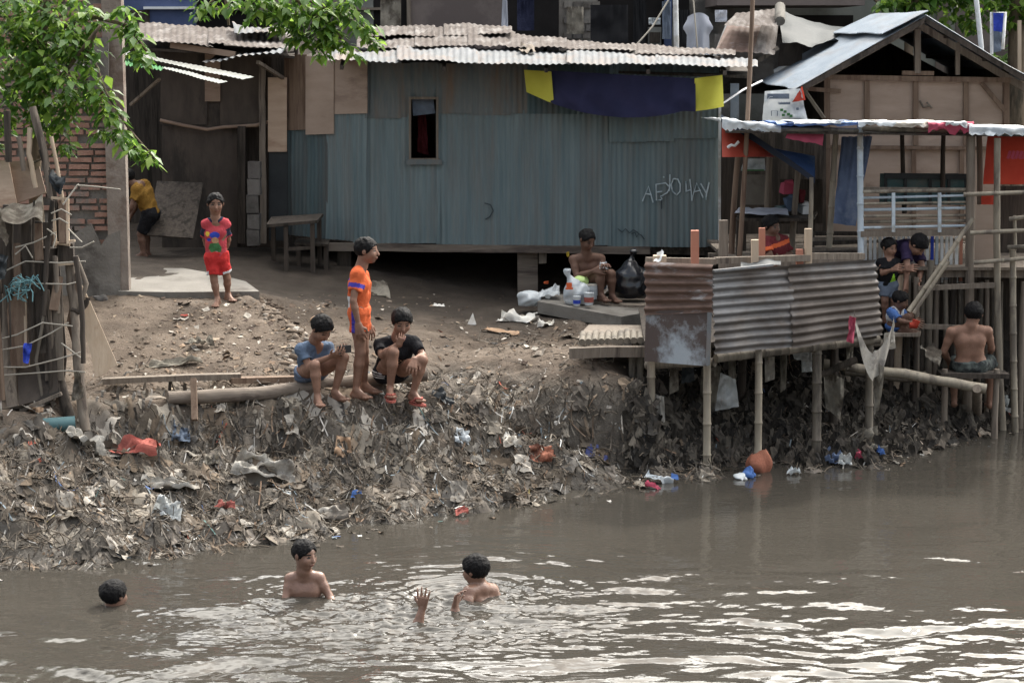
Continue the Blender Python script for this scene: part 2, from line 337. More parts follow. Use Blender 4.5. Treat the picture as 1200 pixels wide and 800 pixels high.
def relief(x, y, z):
    n = .06 * fbm(x * 4, y * 4, 8, 3)
    xe = np.interp(y, _ed[:, 1], _ed[:, 0]) + n; s = (x - xe) / .06; side = 1 / (1 + np.exp(-np.clip(s, -20, 20)))
    fade = np.clip((y - 18.5) / .4, 0, 1) * np.clip((21.6 - y) / .5, 0, 1) * np.exp(-np.clip((x - xe) / 1.2, 0, 9) ** 2)
    z = z - .22 * side * fade + .06 * np.exp(-((x - xe + .12) / .14) ** 2) * fade
    gl = _dline(x, y, _gl) + n * .5; z = z - .46 * np.exp(-(gl / .15) ** 2) + .09 * np.exp(-((gl - .34) / .14) ** 2) * np.clip((0.62 - z) / .1, 0, 1)
    rd = _dline(x, y, _rd) + n; z = z + .15 * np.exp(-(rd / .20) ** 2)
    ho = _dline(x, y, _ho) + n * 1.3; z = z - .38 * np.exp(-(ho / .17) ** 2)
    return z
def ground_np(x, y):
    x = np.asarray(x, float); y = np.asarray(y, float); sh = x.shape; x = x.ravel(); y = y.ravel(); z = np.zeros_like(x)
    for i in range(0, len(x), 20000):
        s = slice(i, i + 20000)
        r2 = (x[s, None] - CP[:, 0]) ** 2 + (y[s, None] - CP[:, 1]) ** 2
        z[s] = _tps(r2) @ _w[:_n] + _w[_n] + x[s] * _w[_n + 1] + y[s] * _w[_n + 2]
    z = np.clip(z, -1.6, 1.6)
    z = relief(x, y, z)
    b = np.clip((1.02 - z) / .35, 0, 1) * np.clip((z + .5) / .5, 0, 1)        # how much it is rubbish bank rather than trodden earth
    n1 = fbm(x * 1.7, y * 1.7, 0, 4); n2 = fbm(x * 6, y * 6, 3.3, 4); n3 = np.abs(fbm(x * 3.1 + 9, y * 3.1, 1.1, 4))
    z = z + b * (.05 * n1 + .05 * n2 + .09 * (n3 - .4)) + (1 - b) * (.018 * n1 + .014 * n2)
    n4 = fbm(x * 13, y * 13, 2.2, 3); z = z + b * .014 * n4 + (1 - b) * .004 * n4
    st = .13                                                              # terraces where layers of rubbish have slumped
    t = z / st + .35 * n1; k = np.floor(t); f = t - k
    z = z + b * .5 * st * (np.clip((f - .25) / .5, 0, 1) - f)
    return z.reshape(sh)
def axis(lo, hi, a, b, fine, coarse):
    return np.concatenate([np.arange(lo, a, coarse), np.arange(a, b, fine), np.arange(b, hi + coarse, coarse)])
gx = axis(-14, 14, -5.2, 5.9, .03, .3); gy = axis(12, 36, 15.0, 21.6, .028, .15)
GX, GY = np.meshgrid(gx, gy); GZ = ground_np(GX, GY)
nx, ny = len(gx), len(gy); ii = np.arange(nx * ny).reshape(ny, nx)
quads = np.stack([ii[:-1, :-1], ii[:-1, 1:], ii[1:, 1:], ii[1:, :-1]], -1).reshape(-1, 4)
def hz(x, y):
    i = int(np.clip(np.searchsorted(gx, x) - 1, 0, nx - 2)); j = int(np.clip(np.searchsorted(gy, y) - 1, 0, ny - 2))
    u = (x - gx[i]) / (gx[i + 1] - gx[i]); v = (y - gy[j]) / (gy[j + 1] - gy[j])
    return float((GZ[j, i] * (1 - u) + GZ[j, i + 1] * u) * (1 - v) + (GZ[j + 1, i] * (1 - u) + GZ[j + 1, i + 1] * u) * v)
def G(px, py, lift=0.0):
    d = ray(px, py); t = 14.4 / d.y; o = V((0, 0, CAMZ)); k = .12
    for _ in range(200):
        p = o + d * t
        if p.z <= max(hz(p.x, p.y), 0):
            if k < .004: break
            t -= k; k *= .25
        t += k
    return p + V((0, 0, lift))
# mud / earth material: wet grey rubbish-laden mud low down, dry trodden earth on top
def earth():
    m = bpy.data.materials.new('earth'); m.use_nodes = True; nt = m.node_tree; N = nt.nodes; L = nt.links; b = N['Principled BSDF']
    geo = N.new('ShaderNodeNewGeometry')
    def noise(s, d=8, r=.65):
        n = N.new('ShaderNodeTexNoise'); n.inputs['Scale'].default_value = s; n.inputs['Detail'].default_value = d; n.inputs['Roughness'].default_value = r; L.new(geo.outputs['Position'], n.inputs['Vector']); return n.outputs['Fac']
    def ramp(f, st):
        r = N.new('ShaderNodeValToRGB'); e = r.color_ramp.elements
        while len(e) < len(st): e.new(.5)
        for q, (p, c) in zip(e, st): q.position = p; q.color = (*c, 1)
        L.new(f, r.inputs['Fac']); return r.outputs['Color']
    def mix(f, a, c):
        x = N.new('ShaderNodeMix'); x.data_type = 'RGBA'; L.new(f, x.inputs['Factor']); L.new(a, x.inputs['A']); L.new(c, x.inputs['B']); return x.outputs['Result']
    def math_(op, a, c):
        x = N.new('ShaderNodeMath'); x.operation = op
        for k, q in enumerate((a, c)):
            if isinstance(q, (int, float)): x.inputs[k].default_value = q
            else: L.new(q, x.inputs[k])
        return x.outputs[0]
    dry = ramp(noise(2.3), [(.3, (.066, .050, .039)), (.5, (.112, .086, .066)), (.72, (.18, .145, .115))])
    dry = mix(ramp(noise(26, 4), [(.62, (0, 0, 0)), (.68, (.5, .5, .5))]), dry, ramp(noise(50), [(.4, (.09, .07, .055)), (.6, (.32, .28, .23))]))
    mud = ramp(noise(5), [(.3, (.045, .039, .033)), (.5, (.09, .079, .067)), (.7, (.155, .137, .117))])
    mud = mix(ramp(noise(17, 6), [(.58, (0, 0, 0)), (.64, (.8, .8, .8))]), mud, ramp(noise(60), [(.35, (.06, .055, .05)), (.5, (.16, .14, .12)), (.68, (.3, .27, .24))]))
    sx = N.new('ShaderNodeSeparateXYZ'); L.new(geo.outputs['Position'], sx.inputs[0])
    hgt = math_('ADD', math_('MULTIPLY', sx.outputs['Z'], 2.6), math_('MULTIPLY', noise(2.0), 1.2))
    k = ramp(math_('SUBTRACT', hgt, 2.1), [(.25, (0, 0, 0)), (.75, (1, 1, 1))])
    damp_shade = ramp(noise(3.1), [(.3, (.026, .021, .018)), (.55, (.042, .035, .029)), (.75, (.075, .061, .051))])      # moist dark soil, with the shade of alley and eaves painted in
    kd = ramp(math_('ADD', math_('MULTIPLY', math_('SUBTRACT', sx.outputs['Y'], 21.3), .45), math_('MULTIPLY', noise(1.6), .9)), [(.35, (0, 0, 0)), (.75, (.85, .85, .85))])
    sludge_shade = ramp(noise(6), [(.3, (.014, .012, .011)), (.6, (.026, .023, .02)), (.75, (.05, .044, .038))])       # wet mud under the stilts, colour blackened to paint in the shade there
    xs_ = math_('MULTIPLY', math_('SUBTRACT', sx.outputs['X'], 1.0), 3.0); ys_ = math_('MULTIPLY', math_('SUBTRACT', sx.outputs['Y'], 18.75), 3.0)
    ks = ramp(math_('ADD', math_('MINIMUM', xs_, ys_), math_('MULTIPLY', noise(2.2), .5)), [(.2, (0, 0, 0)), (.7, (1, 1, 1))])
    L.new(mix(ks, mix(k, mud, mix(kd, dry, damp_shade)), sludge_shade), b.inputs['Base Color'])
    wet = ramp(sx.outputs['Z'], [(.03, (.25, .25, .25)), (.16, (.85, .85, .85))]); L.new(wet, b.inputs['Roughness'])
    b.inputs['Specular IOR Level'].default_value = .15
    bp = N.new('ShaderNodeBump'); bp.inputs['Strength'].default_value = .9; bp.inputs['Distance'].default_value = .025; L.new(noise(32, 9, .7), bp.inputs['Height']); L.new(bp.outputs[0], b.inputs['Normal'])
    return m
EARTH = earth()
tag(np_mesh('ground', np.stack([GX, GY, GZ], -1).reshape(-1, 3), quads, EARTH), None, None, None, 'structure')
mb = MB()
mb.add([(-400, 35.9, 1.2), (400, 35.9, 1.2), (400, 900, 1.2), (-400, 900, 1.2)], [[0, 1, 2, 3]])
mb.add([(-400, 24, 1.1), (-13.9, 24, 1.1), (-13.9, 36.2, 1.1), (-400, 36.2, 1.1)], [[0, 1, 2, 3]])
mb.add([(13.9, 24, 1.1), (400, 24, 1.1), (400, 36.2, 1.1), (13.9, 36.2, 1.1)], [[0, 1, 2, 3]])
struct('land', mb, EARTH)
# ---------------------------------------------------------------- river
SW = [PZ(133, 708, 0), PZ(358, 700, 0), PZ(560, 698, 0), PZ(490, 733, 0), PZ(534, 716, 0)]
wx = axis(-60, 60, -4.6, 5.6, .015, .5); wy = axis(-30, 34, 12.3, 17.5, .013, .5); wy = np.concatenate([wy[wy < 17.5], np.arange(17.5, 22, .03), np.arange(22, 40, .5)])
WX, WY = np.meshgrid(wx, wy)
def waves(x, y):
    z = np.zeros_like(x); wr = fbm(x * .9, y * .9, 4.0, 3); wr2 = fbm(x * 2.6, y * 3.4, 9.0, 2)
    rg = np.random.default_rng(3); mod = np.clip(.75 + .9 * fbm(x * .55 + 3, y * .9, 1.0, 3), .15, 1.8)
    for i in range(18):                                       # wind ripples running towards the camera
        lam = .075 + .034 * i; a = rg.normal(0, .33) + math.pi / 2
        kx, ky = math.cos(a), math.sin(a); ph = rg.uniform(0, 6.28)
        u = (x * kx + y * ky) + .16 * wr + .05 * wr2
        z += .0056 * lam * np.sin(2 * math.pi * u / lam + ph) * (1 + .6 * np.sin(x * (.9 + .13 * i) + y * .8 + i * 2.1))
    z = 1.15 * z * mod + .0030 * fbm(x * 2.0, y * 6.0, 0, 3)
    near = np.clip((14.7 - y) / 2.0, 0, 1)
    z += near * .008 * fbm(x * .9 + 5, y * 3.0, 2, 2) + near * .0032 * fbm(x * 2.6 + 1, y * 11, 5, 2)
    calm = np.clip((y - 13.4) / 3.2, 0, .87); z *= 1 - calm
    for (cx, cy, r, am, lam) in ((SW[2].x - .15, SW[2].y - .1, 1.0, .012, .13), (SW[1].x, SW[1].y, .7, .004, .11), (SW[3].x + .25, SW[3].y, .8, .007, .12), (SW[4].x, SW[4].y, .4, .004, .10), (SW[0].x, SW[0].y, .35, .003, .11)):
        d = np.sqrt((x - cx) ** 2 + ((y - cy) * 1.05) ** 2) + .07 * fbm(x * 2.4, y * 2.4, cx, 3)
        z += am * np.exp(-(d / r) ** 2 * 1.2) * np.cos(2 * math.pi * d / lam) * np.clip(d / .12, 0, 1) * np.clip(.6 + fbm(x * 1.7, y * 1.7, cy, 2), 0, 1.4)
    cx, cy = (SW[1].x + SW[2].x) / 2 + .15, SW[3].y + .12
    d2 = ((x - cx) / 1.45) ** 2 + ((y - cy) / .85) ** 2
    z += np.exp(-d2 * 1.2) * (.017 * fbm(x * 4.5, y * 13, 7, 3) + .016 * np.abs(fbm(x * 9, y * 22, 3, 2)))
    d3 = ((x - SW[2].x - .2) / .75) ** 2 + ((y - SW[2].y) / .5) ** 2
    z += np.exp(-d3 * 1.5) * (.009 * np.abs(fbm(x * 14, y * 26, 3, 2)))
    return z
WZ = np.zeros_like(WX); ms = (np.abs(WX) < 8) & (WY > 11) & (WY < 23); WZ[ms] = waves(WX[ms], WY[ms])
nx2, ny2 = len(wx), len(wy); jj = np.arange(nx2 * ny2).reshape(ny2, nx2)
wq = np.stack([jj[:-1, :-1], jj[:-1, 1:], jj[1:, 1:], jj[1:, :-1]], -1).reshape(-1, 4)
m = bpy.data.materials.new('river_water'); m.use_nodes = True; nt = m.node_tree; b = nt.nodes['Principled BSDF']
n1 = nt.nodes.new('ShaderNodeTexNoise'); n1.inputs['Scale'].default_value = .8; n1.inputs['Detail'].default_value = 5
r1 = nt.nodes.new('ShaderNodeValToRGB'); r1.color_ramp.elements[0].color = (.033, .030, .0255, 1); r1.color_ramp.elements[1].color = (.050, .045, .038, 1)
geo = nt.nodes.new('ShaderNodeNewGeometry'); nt.links.new(geo.outputs['Position'], n1.inputs['Vector']); nt.links.new(n1.outputs['Fac'], r1.inputs['Fac']); nt.links.new(r1.outputs['Color'], b.inputs['Base Color'])
b.inputs['Roughness'].default_value = .03; b.inputs['IOR'].default_value = 1.33
mp = nt.nodes.new('ShaderNodeMapping'); mp.inputs['Scale'].default_value = (9, 16, 1); nt.links.new(geo.outputs['Position'], mp.inputs[0])
n2 = nt.nodes.new('ShaderNodeTexNoise'); n2.inputs['Scale'].default_value = 1.0; n2.inputs['Detail'].default_value = 3; nt.links.new(mp.outputs[0], n2.inputs['Vector'])
bp = nt.nodes.new('ShaderNodeBump'); bp.inputs['Strength'].default_value = .25; bp.inputs['Distance'].default_value = .012; nt.links.new(n2.outputs['Fac'], bp.inputs['Height']); nt.links.new(bp.outputs[0], b.inputs['Normal'])
WATER = m
tag(np_mesh('water', np.stack([WX, WY, WZ], -1).reshape(-1, 3), wq, WATER), None, None, None, 'structure')
# concrete path slab between the brick wall and the alley
mb = MB(); slz = max(hz(P(a, 330, b_).x, b_) - .05 * (b_ - 20.9) / 1.7 for a in range(140, 300, 12) for b_ in (20.9, 21.3, 21.8, 22.3) if a < 300 - 40 * (b_ - 20.9)) - .035
sl = [P(139, 349, 20.9), P(200, 349, 20.85), P(304, 347, 20.9), P(288, 338, 21.6), P(250, 326, 22.2), P(215, 318, 22.6), P(139, 317, 22.6)]
mb.plate([V((p.x, p.y, slz + .05 * (p.y - 20.9) / 1.7)) for p in sl], .14, (0, 0, 1))
struct('path', mb, M['concrete'])
# ================================================================ buildings and structures
class Pl:
    """vertical plane through two points; at(px,py,off) gives the point of it seen at a pixel, off metres towards the river"""
    def __init__(s, p, q):
        s.p = V(p); d = V(q) - V(p); d.z = 0; d.normalize(); s.n = V((d.y, -d.x, 0))
        if s.n.y > 0: s.n = -s.n
    def at(s, px, py, off=0.0):
        d = ray(px, py); t = (s.p + s.n * off - V((0, 0, CAMZ))).dot(s.n) / d.dot(s.n)
        return V((0, 0, CAMZ)) + d * t
def FP(Y): return Pl((-1, Y, 0), (1, Y, 0))
# ---------------------------------------------------------------- blue tin shack
fr = Pl(P(427, 285, 24.3), P(843, 289, 23.8)); lf = Pl(P(337, 277, 25.1), P(427, 285, 24.3))
shack = thing('tin_shack', 'long blue-green corrugated tin shack raised on posts with graffiti on its wall', 'shack', fr.at(635, 345, -.3) + V((0, 0, -.02)))
def shsheet(pl, x0, y0, x1, y1, mt, off=0.0, y0b=None, y1b=None, pitch=.066, amp=.0075, name='tin_sheet', par=shack):
    mb = MB(); mb.sheet(pl.at(x0, y1, off), pl.at(x1, y1b or y1, off), pl.at(x1, y0b or y0, off), pl.at(x0, y0, off), pitch, amp, .007, .012)
    return mb.build(name, M[mt], par)
for a in ((427, 130, 481, 285, 'tin_blue', 0), (427, 74, 481, 138, 'tin_greyblue', .016), (480, 74, 513, 115, 'tin_greyblue', .002), (480, 188, 516, 286, 'tin_blue', .012), (511, 128, 602, 287, 'tin_blue', 0),
          (511, 74, 622, 134, 'tin_greyblue', .016), (598, 128, 716, 288, 'tin_blue', .012), (618, 74, 722, 133, 'tin_blue_dark', .024), (714, 74, 790, 166, 'tin_blue', .036), (788, 74, 843, 162, 'tin_blue', .048), (712, 158, 790, 289, 'tin_blue', .0), (785, 156, 843, 289, 'tin_blue', .014)):
    shsheet(fr, *a)
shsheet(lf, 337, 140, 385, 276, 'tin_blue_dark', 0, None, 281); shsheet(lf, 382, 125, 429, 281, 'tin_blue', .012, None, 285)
for x0, y0, x1, y1, mt, off in ((333, 64, 359, 153, 'wood_brown', .03), (358, 66, 391, 158, 'ply_panel', .045), (389, 68, 430, 134, 'ply_panel', .03)):
    mb = MB(); mb.plate([lf.at(x0, y1, off), lf.at(x1, y1 - 1, off), lf.at(x1, y0, off), lf.at(x0, y0, off)], .012); mb.build('plywood_panel', M[mt], shack)
mb = MB(); b0 = fr.at(427, 285, -.05); b1 = fr.at(843, 289, -.05); l0 = lf.at(337, 277, -.05)
bk = [V((l0.x, 28.2, l0.z)), V((b1.x + .1, 28.2, b1.z))]
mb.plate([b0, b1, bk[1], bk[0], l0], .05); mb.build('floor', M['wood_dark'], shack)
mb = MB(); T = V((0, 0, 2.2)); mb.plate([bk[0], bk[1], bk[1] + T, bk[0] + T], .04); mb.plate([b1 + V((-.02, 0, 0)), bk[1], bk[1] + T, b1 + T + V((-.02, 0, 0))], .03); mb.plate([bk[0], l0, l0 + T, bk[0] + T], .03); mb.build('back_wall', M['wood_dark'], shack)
mb = MB(); mb.beam(fr.at(386, 289, -.02), fr.at(762, 293, -.02), .10, .09, jit=.004); mb.build('floor_beam', M['wood_beam'], shack)
mb = MB(); mb.beam(fr.at(700, 292, -.12), fr.at(856, 295, -.12), .10, .08, jit=.004); mb.build('floor_beam', M['wood_dark'], shack)
for x, w, mt in ((618, .24, 'wood_beam'), (404, .16, 'wood_dark')):
    p = fr.at(x, 294, -.18); mb = MB(); mb.beam(V((p.x, p.y, hz(p.x, p.y) - .1)), p, w, .14, up=(0, 1, 0), jit=.006); mb.build('stilt', M[mt], shack)
p = fr.at(636, 300, -.1); mb = MB(); mb.box(p, .09, .1, .17, 0, .006); mb.build('block', M['wood_grey'], shack)
for x in (450, 560, 700, 820):
    p = V((fr.at(x, 290, 0).x, 27.4, b0.z)); mb = MB(); mb.pole(V((p.x, p.y, hz(p.x, p.y) - .1)), p, .06); mb.build('stilt', M['wood_dark'], shack)
mb = MB(); mb.plate([V((l0.x - .4, 28.6, 1.1)), V((b1.x + .6, 28.6, 1.1)), V((b1.x + .6, 28.6, 2.1)), V((l0.x - .4, 28.6, 2.1))], .05); mb.build('back_skirt', M['wood_dark'], shack)
# window
mb = MB()
for a, b in (((479, 187), (515, 187)), ((480, 115), (513, 115)), ((480.5, 114), (480.5, 189)), ((512.5, 114), (512.5, 188))): mb.beam(fr.at(*a, .035), fr.at(*b, .035), .026, .03)
wf = mb.build('window_frame', M['wood_grey'], shack)
mb = MB(); mb.beam(fr.at(476, 190, .05), fr.at(518, 190, .05), .02, .06); mb.build('sill', M['tin_greyblue'], wf)
mb = MB(); mb.cloth(fr.at(484, 136, -.08), fr.at(510, 133, -.08), fr.at(508, 116, -.08), fr.at(483, 116, -.08), amp=.015); mb.build('curtain', M['fab_greyblue'], shack)
mb = MB(); mb.cloth(fr.at(489, 178, -.5), fr.at(503, 182, -.5), fr.at(500, 132, -.5), fr.at(490, 132, -.5), amp=.05, folds=.02); mb.build('hanging_cloth', M['fab_maroon'], shack)
# graffiti on the wall
def gpt(X, Y): return fr.at(740 + X / 7.275, 190 + Y / 7.275, .026)
mb = MB()
for st in ([(95, 335), (145, 205), (185, 345)], [(118, 268), (172, 278)], [(255, 322), (213, 326), (210, 190), (290, 178), (330, 215), (305, 262), (250, 292), (262, 318)], [(212, 256), (262, 250)], [(328, 105), (328, 185), (322, 250)], [(275, 122), (276, 134)],
           [(358, 142), (338, 195), (350, 250), (385, 282), (416, 250), (416, 190), (396, 147), (358, 142)], [(465, 165), (468, 250)], [(462, 250), (510, 236)], [(498, 145), (508, 230), (516, 330)], [(518, 315), (556, 178), (612, 305)], [(530, 255), (592, 240)], [(590, 182), (640, 268)], [(662, 172), (640, 268), (634, 322)]):
    mb.tube([gpt(*q) for q in st], .0095, 5)
mb.build('graffiti', M['paint_white'], shack)
mb = MB()
for st in ([(0, 610), (30, 600), (45, 640), (60, 610), (85, 625), (110, 660)], [(255, 280), (257, 400)]): mb.tube([gpt(*q) for q in st], .006, 5)
mb.tube([fr.at(*q, .026) for q in ((568, 238), (575, 240), (578, 247), (574, 254), (569, 257))], .007, 5)
mb.tube([fr.at(*q, .026) for q in ((724, 268), (729, 272), (733, 268), (738, 273), (742, 269), (748, 273))], .006, 5)
mb.build('scribble', M['paint_dark'], shack)
# roof sheets
for i, (x0, x1, mt) in enumerate(((384, 470, 'tin_zinc'), (465, 560, 'tin_zinc'), (556, 668, 'tin_zinc'), (664, 772, 'tin_zinc'), (768, 888, 'tin_zinc'))):
    def ev(x): return P(x, 71.5 + (x - 385) * .013, 23.55 - (x - 385) * .0013)
    def tp(x): return P(x, 56.5 + max(0, x - 620) * .05, 25.0 - (x - 385) * .001)
    mb = MB(); o = V((0, 0, .012 * (i % 2))); mb.sheet(ev(x0) + o, ev(x1) + o, tp(x1) + o, tp(x0) + o, .075, .007, .012, .02); mb.build('roof_sheet', M[mt], shack)
for i, (x0, x1, yb, y0, y1) in enumerate(((418, 492, 57.5, 39, 36), (486, 556, 57.5, 35, 35), (548, 604, 56, 31, 40), (598, 664, 58, 42, 49), (656, 746, 60, 49, 54), (740, 862, 66, 55, 63))):
    Yb, Yt = 24.7 - i * .05, 26.8 - i * .12; o = V((0, 0, .02 + .014 * (i % 2)))
    mb = MB(); mb.sheet(P(x0, yb, Yb) + o, P(x1, yb + .5, Yb) + o, P(x1, y1, Yt) + o, P(x0, y0, Yt) + o, .075, .007, .008, .022); mb.build('roof_sheet', M['tin_rust_roof'], shack)
for i, (x0, x1, yb, y0, y1) in enumerate(((430, 510, 49, 38, 36), (520, 600, 47, 33, 35))):
    mb = MB(); o = V((0, 0, .06)); mb.sheet(P(x0, yb, 25.6) + o, P(x1, yb - 2, 25.6) + o, P(x1, y1, 26.9) + o, P(x0, y0, 26.9) + o, .075, .007, .010, .022); mb.build('roof_sheet', M['tin_rust_roof'], shack)
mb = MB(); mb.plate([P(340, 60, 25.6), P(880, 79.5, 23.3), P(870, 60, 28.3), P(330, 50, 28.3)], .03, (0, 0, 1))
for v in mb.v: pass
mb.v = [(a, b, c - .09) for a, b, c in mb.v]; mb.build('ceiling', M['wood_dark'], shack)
for x in (400, 520, 640, 760, 850):
    mb = MB(); mb.beam(ev(x) + V((0, .03, -.075)), tp(x) + V((0, .8, .0)), .04, .05); mb.build('rafter', M['wood_dark'], shack)
mb = MB(); mb.tube([P(700, 56, 24.2) + V((U(-.1, .1), U(-.05, .05), .03)) for _ in range(2)] , .05, 7)
single('scrap_sheet', 'grey crumpled scrap lying on the zinc roof edge', 'scrap', (lambda m: (m.cloth(P(608, 62, 24.3) + V((0, 0, .03)), P(628, 63, 24.2) + V((0, 0, .03)), P(624, 57, 24.8) + V((0, 0, .06)), P(610, 58, 24.8) + V((0, 0, .05)), amp=.05), m)[1])(MB()), M['wood_grey'])
# banner under the eave
bn = thing('banner', 'navy cloth banner with yellow ends sagging under the shack eave', 'banner', P(730, 108, 23.4))
def bpt(x, y): return Pl(P(614, 85, 23.72), P(847, 90, 23.2)).at(x, y)
mb = MB(); mb.grid(lambda u, v: bpt(645 + 170 * u, (83 + 9 * u) + v * (37 + 12 * math.sin(math.pi * min(1, u * 1.1)) ** .8 + 2 * u)) + V((0, -.03 * math.sin(u * 5) + .02 * math.sin(9 * u + 5 * v) + .022 * math.sin(23 * u - 7 * v) * v + .014 * math.sin(41 * u + 3 * v) - .06 * v, 0)), 40, 12); mb.build('navy_cloth', M['cloth_navy'], bn)
mb = MB(); mb.grid(lambda u, v: bpt(614 + 32 * u + 3 * v, 82 + 2 * u + v * (26 + 12 * u)) + V((0, .03 * math.sin(u * 4 + v * 2) - .06 * v, 0)), 8, 8); mb.build('yellow_end', M['cloth_yellow'], bn)
mb = MB(); mb.grid(lambda u, v: bpt(814 + (32 + 2 * v) * u, 92 - 4 * u + v * (38.5 - 1.5 * u)) + V((0, .05 * math.sin(u * 5 + v * 2) - .06 * v, 0)), 8, 8); mb.build('yellow_end', M['cloth_yellow'], bn)
# ---------------------------------------------------------------- plywood shed at the end of the alley
pw = Pl(P(186, 150, 25.4), P(336, 150, 25.1))
shed = thing('plywood_shed', 'dark patched plywood shed with rusty roof between brick wall and blue shack', 'shed', P(260, 296, 25.6))
def panel(x0, y0, x1, y1, mt, off=0.0, name='plywood_panel', par=shed, pl=pw, t=.015, sk=0):
    mb = MB(); mb.plate([pl.at(x0, y1, off), pl.at(x1, y1 + sk, off), pl.at(x1, y0, off), pl.at(x0, y0, off)], t); return mb.build(name, M[mt], par)
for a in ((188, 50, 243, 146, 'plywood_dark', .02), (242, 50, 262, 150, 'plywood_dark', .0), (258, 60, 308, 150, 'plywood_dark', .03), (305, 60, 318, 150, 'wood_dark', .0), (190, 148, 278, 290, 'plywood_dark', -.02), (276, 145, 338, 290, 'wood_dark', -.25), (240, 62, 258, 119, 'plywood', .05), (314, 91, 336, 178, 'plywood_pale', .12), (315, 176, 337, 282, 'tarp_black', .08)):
    panel(*a)
for x, y0, y1, w, mt in ((283, 148, 285, 9, 'wood_dark'), (309, 75, 285, 7, 'wood_grey')):
    mb = MB(); mb.beam(pw.at(x, y1, .1), pw.at(x + U(-2, 2), y0, .1), W(w, 25), W(w, 25), up=(0, 1, 0), jit=.005); mb.build('post', M[mt], shed)
mb = MB(); mb.tube([pw.at(188, 141, .06), pw.at(215, 147, .07), pw.at(243, 152, .06), pw.at(262, 149, .06), pw.at(300, 147, .08), pw.at(318, 142, .05)], .022, 7); mb.build('wall_rail', M['plywood'], shed)
mb = MB(); mb.plate([V((-7.2, 29.4, 1.2)), V((-2.6, 29.4, 1.2)), V((-2.6, 29.4, 4.14)), V((-7.2, 29.4, 4.14))], .1); mb.plate([V((-2.65, 25.6, 1.2)), V((-2.65, 29.4, 1.2)), V((-2.65, 29.4, 4.0)), V((-2.65, 25.6, 4.0))], .05); mb.build('back_wall', M['wood_dark'], shed)
for x0, x1, yb0, yb1, yt0, yt1 in ((163, 250, 45, 54, 26, 32), (244, 345, 52, 56, 32, 37)):
    mb = MB(); mb.sheet(P(x0, yb0, 24.6), P(x1, yb1, 24.5), P(x1, yt1, 27), P(x0, yt0, 27), .08, .007, .01, .02); mb.build('roof_sheet', M['tin_rust_roof'], shed)
mb = MB(); mb.sheet(P(275, 42, 25.3) + V((0, 0, .05)), P(340, 46, 25.2) + V((0, 0, .05)), P(335, 36, 26.6) + V((0, 0, .05)), P(272, 33, 26.6) + V((0, 0, .05)), .08, .007, .02, .02); mb.build('roof_sheet', M['tin_zinc'], shed)
mb = MB(); mb.beam(P(200, 53, 24.7), P(276, 64, 24.6), .05, .07); mb.build('fascia', M['plywood'], shed)
mb = MB(); mb.plate([P(163, 50, 24.7), P(345, 60, 24.6), P(345, 45, 29.3), P(150, 32, 29.3)], .03, (0, 0, 1)); mb.v = [(a, b, c - .06) for a, b, c in mb.v]; mb.build('ceiling', M['wood_dark'], shed)
mb = MB(); mb.sheet(P(236, 74, 24.4), P(332, 60, 24.2), P(340, 53, 25.2), P(252, 66, 25.2), .08, .01, .01, .03); cano = single('canopy', 'small tilted zinc canopy jutting over the shed doorway', 'canopy', mb, M['tin_zinc'])
mb = MB(); mb.beam(P(302, 73, 24.4), P(332, 92, 25.0), .04, .04); single('brace', 'short slanting wooden brace beneath the tilted zinc canopy', 'wooden brace', mb, M['wood_grey'])
# white awning sheets fixed to the brick column
aw = thing('awning', 'bundle of white corrugated plastic awning sheets sticking out from the brick wall', 'awning', P(200, 85, 23))
mb = MB(); mb.sheet(P(147, 60, 24.0), P(298, 90, 22.9), P(285, 93.5, 22.6), P(147, 64, 23.5), .07, .003, .004, .0, 4); mb.build('plastic_sheet', M['facade_grey'], aw)
mb = MB(); mb.sheet(P(190, 77, 23.3), P(267, 95, 22.5), P(256, 97.5, 22.2), P(190, 80, 23.0), .07, .003, .004, .0, 4); mb.build('plastic_sheet', M['facade_grey'], aw)
mb = MB(); mb.sheet(P(139, 66, 24.0), P(192, 78, 23.3), P(190, 83, 22.6), P(139, 75, 23.0), .07, .008, .004, .0, 4); mb.build('green_sheet', M['fab_green'], aw)
mb = MB(); mb.beam(P(153, 123, 23.4), P(187, 93, 23.1), .03, .03); mb.build('strut', M['wood_grey'], aw)
# leaning board, block column, table, low bench in the alley mouth
mb = MB(); mb.plate([P(172, 275, 24.2), P(226, 279, 24.1), P(238, 214, 24.9), P(184, 212, 25.0)], .02); single('leaning_board', 'large dark brown plywood sheet leaning on the shed wall in the alley', 'board', mb, M['wood_dark'])
bc = thing('block_column', 'stack of pale concrete blocks standing in the shed doorway', 'blocks', P(297, 290, 24.7))
y = 288
for k in range(5):
    h = (20, 18, 22, 19, 20)[k]; mb = MB(); q = P(297 + U(-2, 2), y - h / 2, 24.7); mb.box(q, W(14, 24.7), .14, W(h - 1, 24.7), U(-.1, .1), .006); mb.build('concrete_block', M['concrete_dark'], bc); y -= h
tb = thing('table', 'weathered grey wooden table standing against the shack side wall', 'table', G(345, 318))
tz = P(345, 257, 24.0)
mb = MB(); mb.plate([P(312, 263, 23.6), P(372, 258, 23.6), P(379, 250, 24.3), P(318, 254, 24.3)], .035, (0, 0, 1)); mb.build('table_top', M['wood_dark'], tb)
for x, y, Yq in ((335, 262, 23.65), (366, 259, 23.65), (320, 257, 24.2), (374, 253, 24.2)):
    p = P(x, y, Yq); mb = MB(); mb.beam(V((p.x, p.y, hz(p.x, p.y) - .02)), p + V((0, 0, -.03)), .05, .05, up=(0, 1, 0)); mb.build('leg', M['wood_dark'], tb)
mb = MB(); mb.beam(P(335, 292, 23.66), P(366, 290, 23.66), .03, .04); mb.build('stretcher', M['wood_dark'], tb)
lb = thing('low_bench', 'low dark wooden bench against the blue tin side wall', 'bench', G(372, 312))
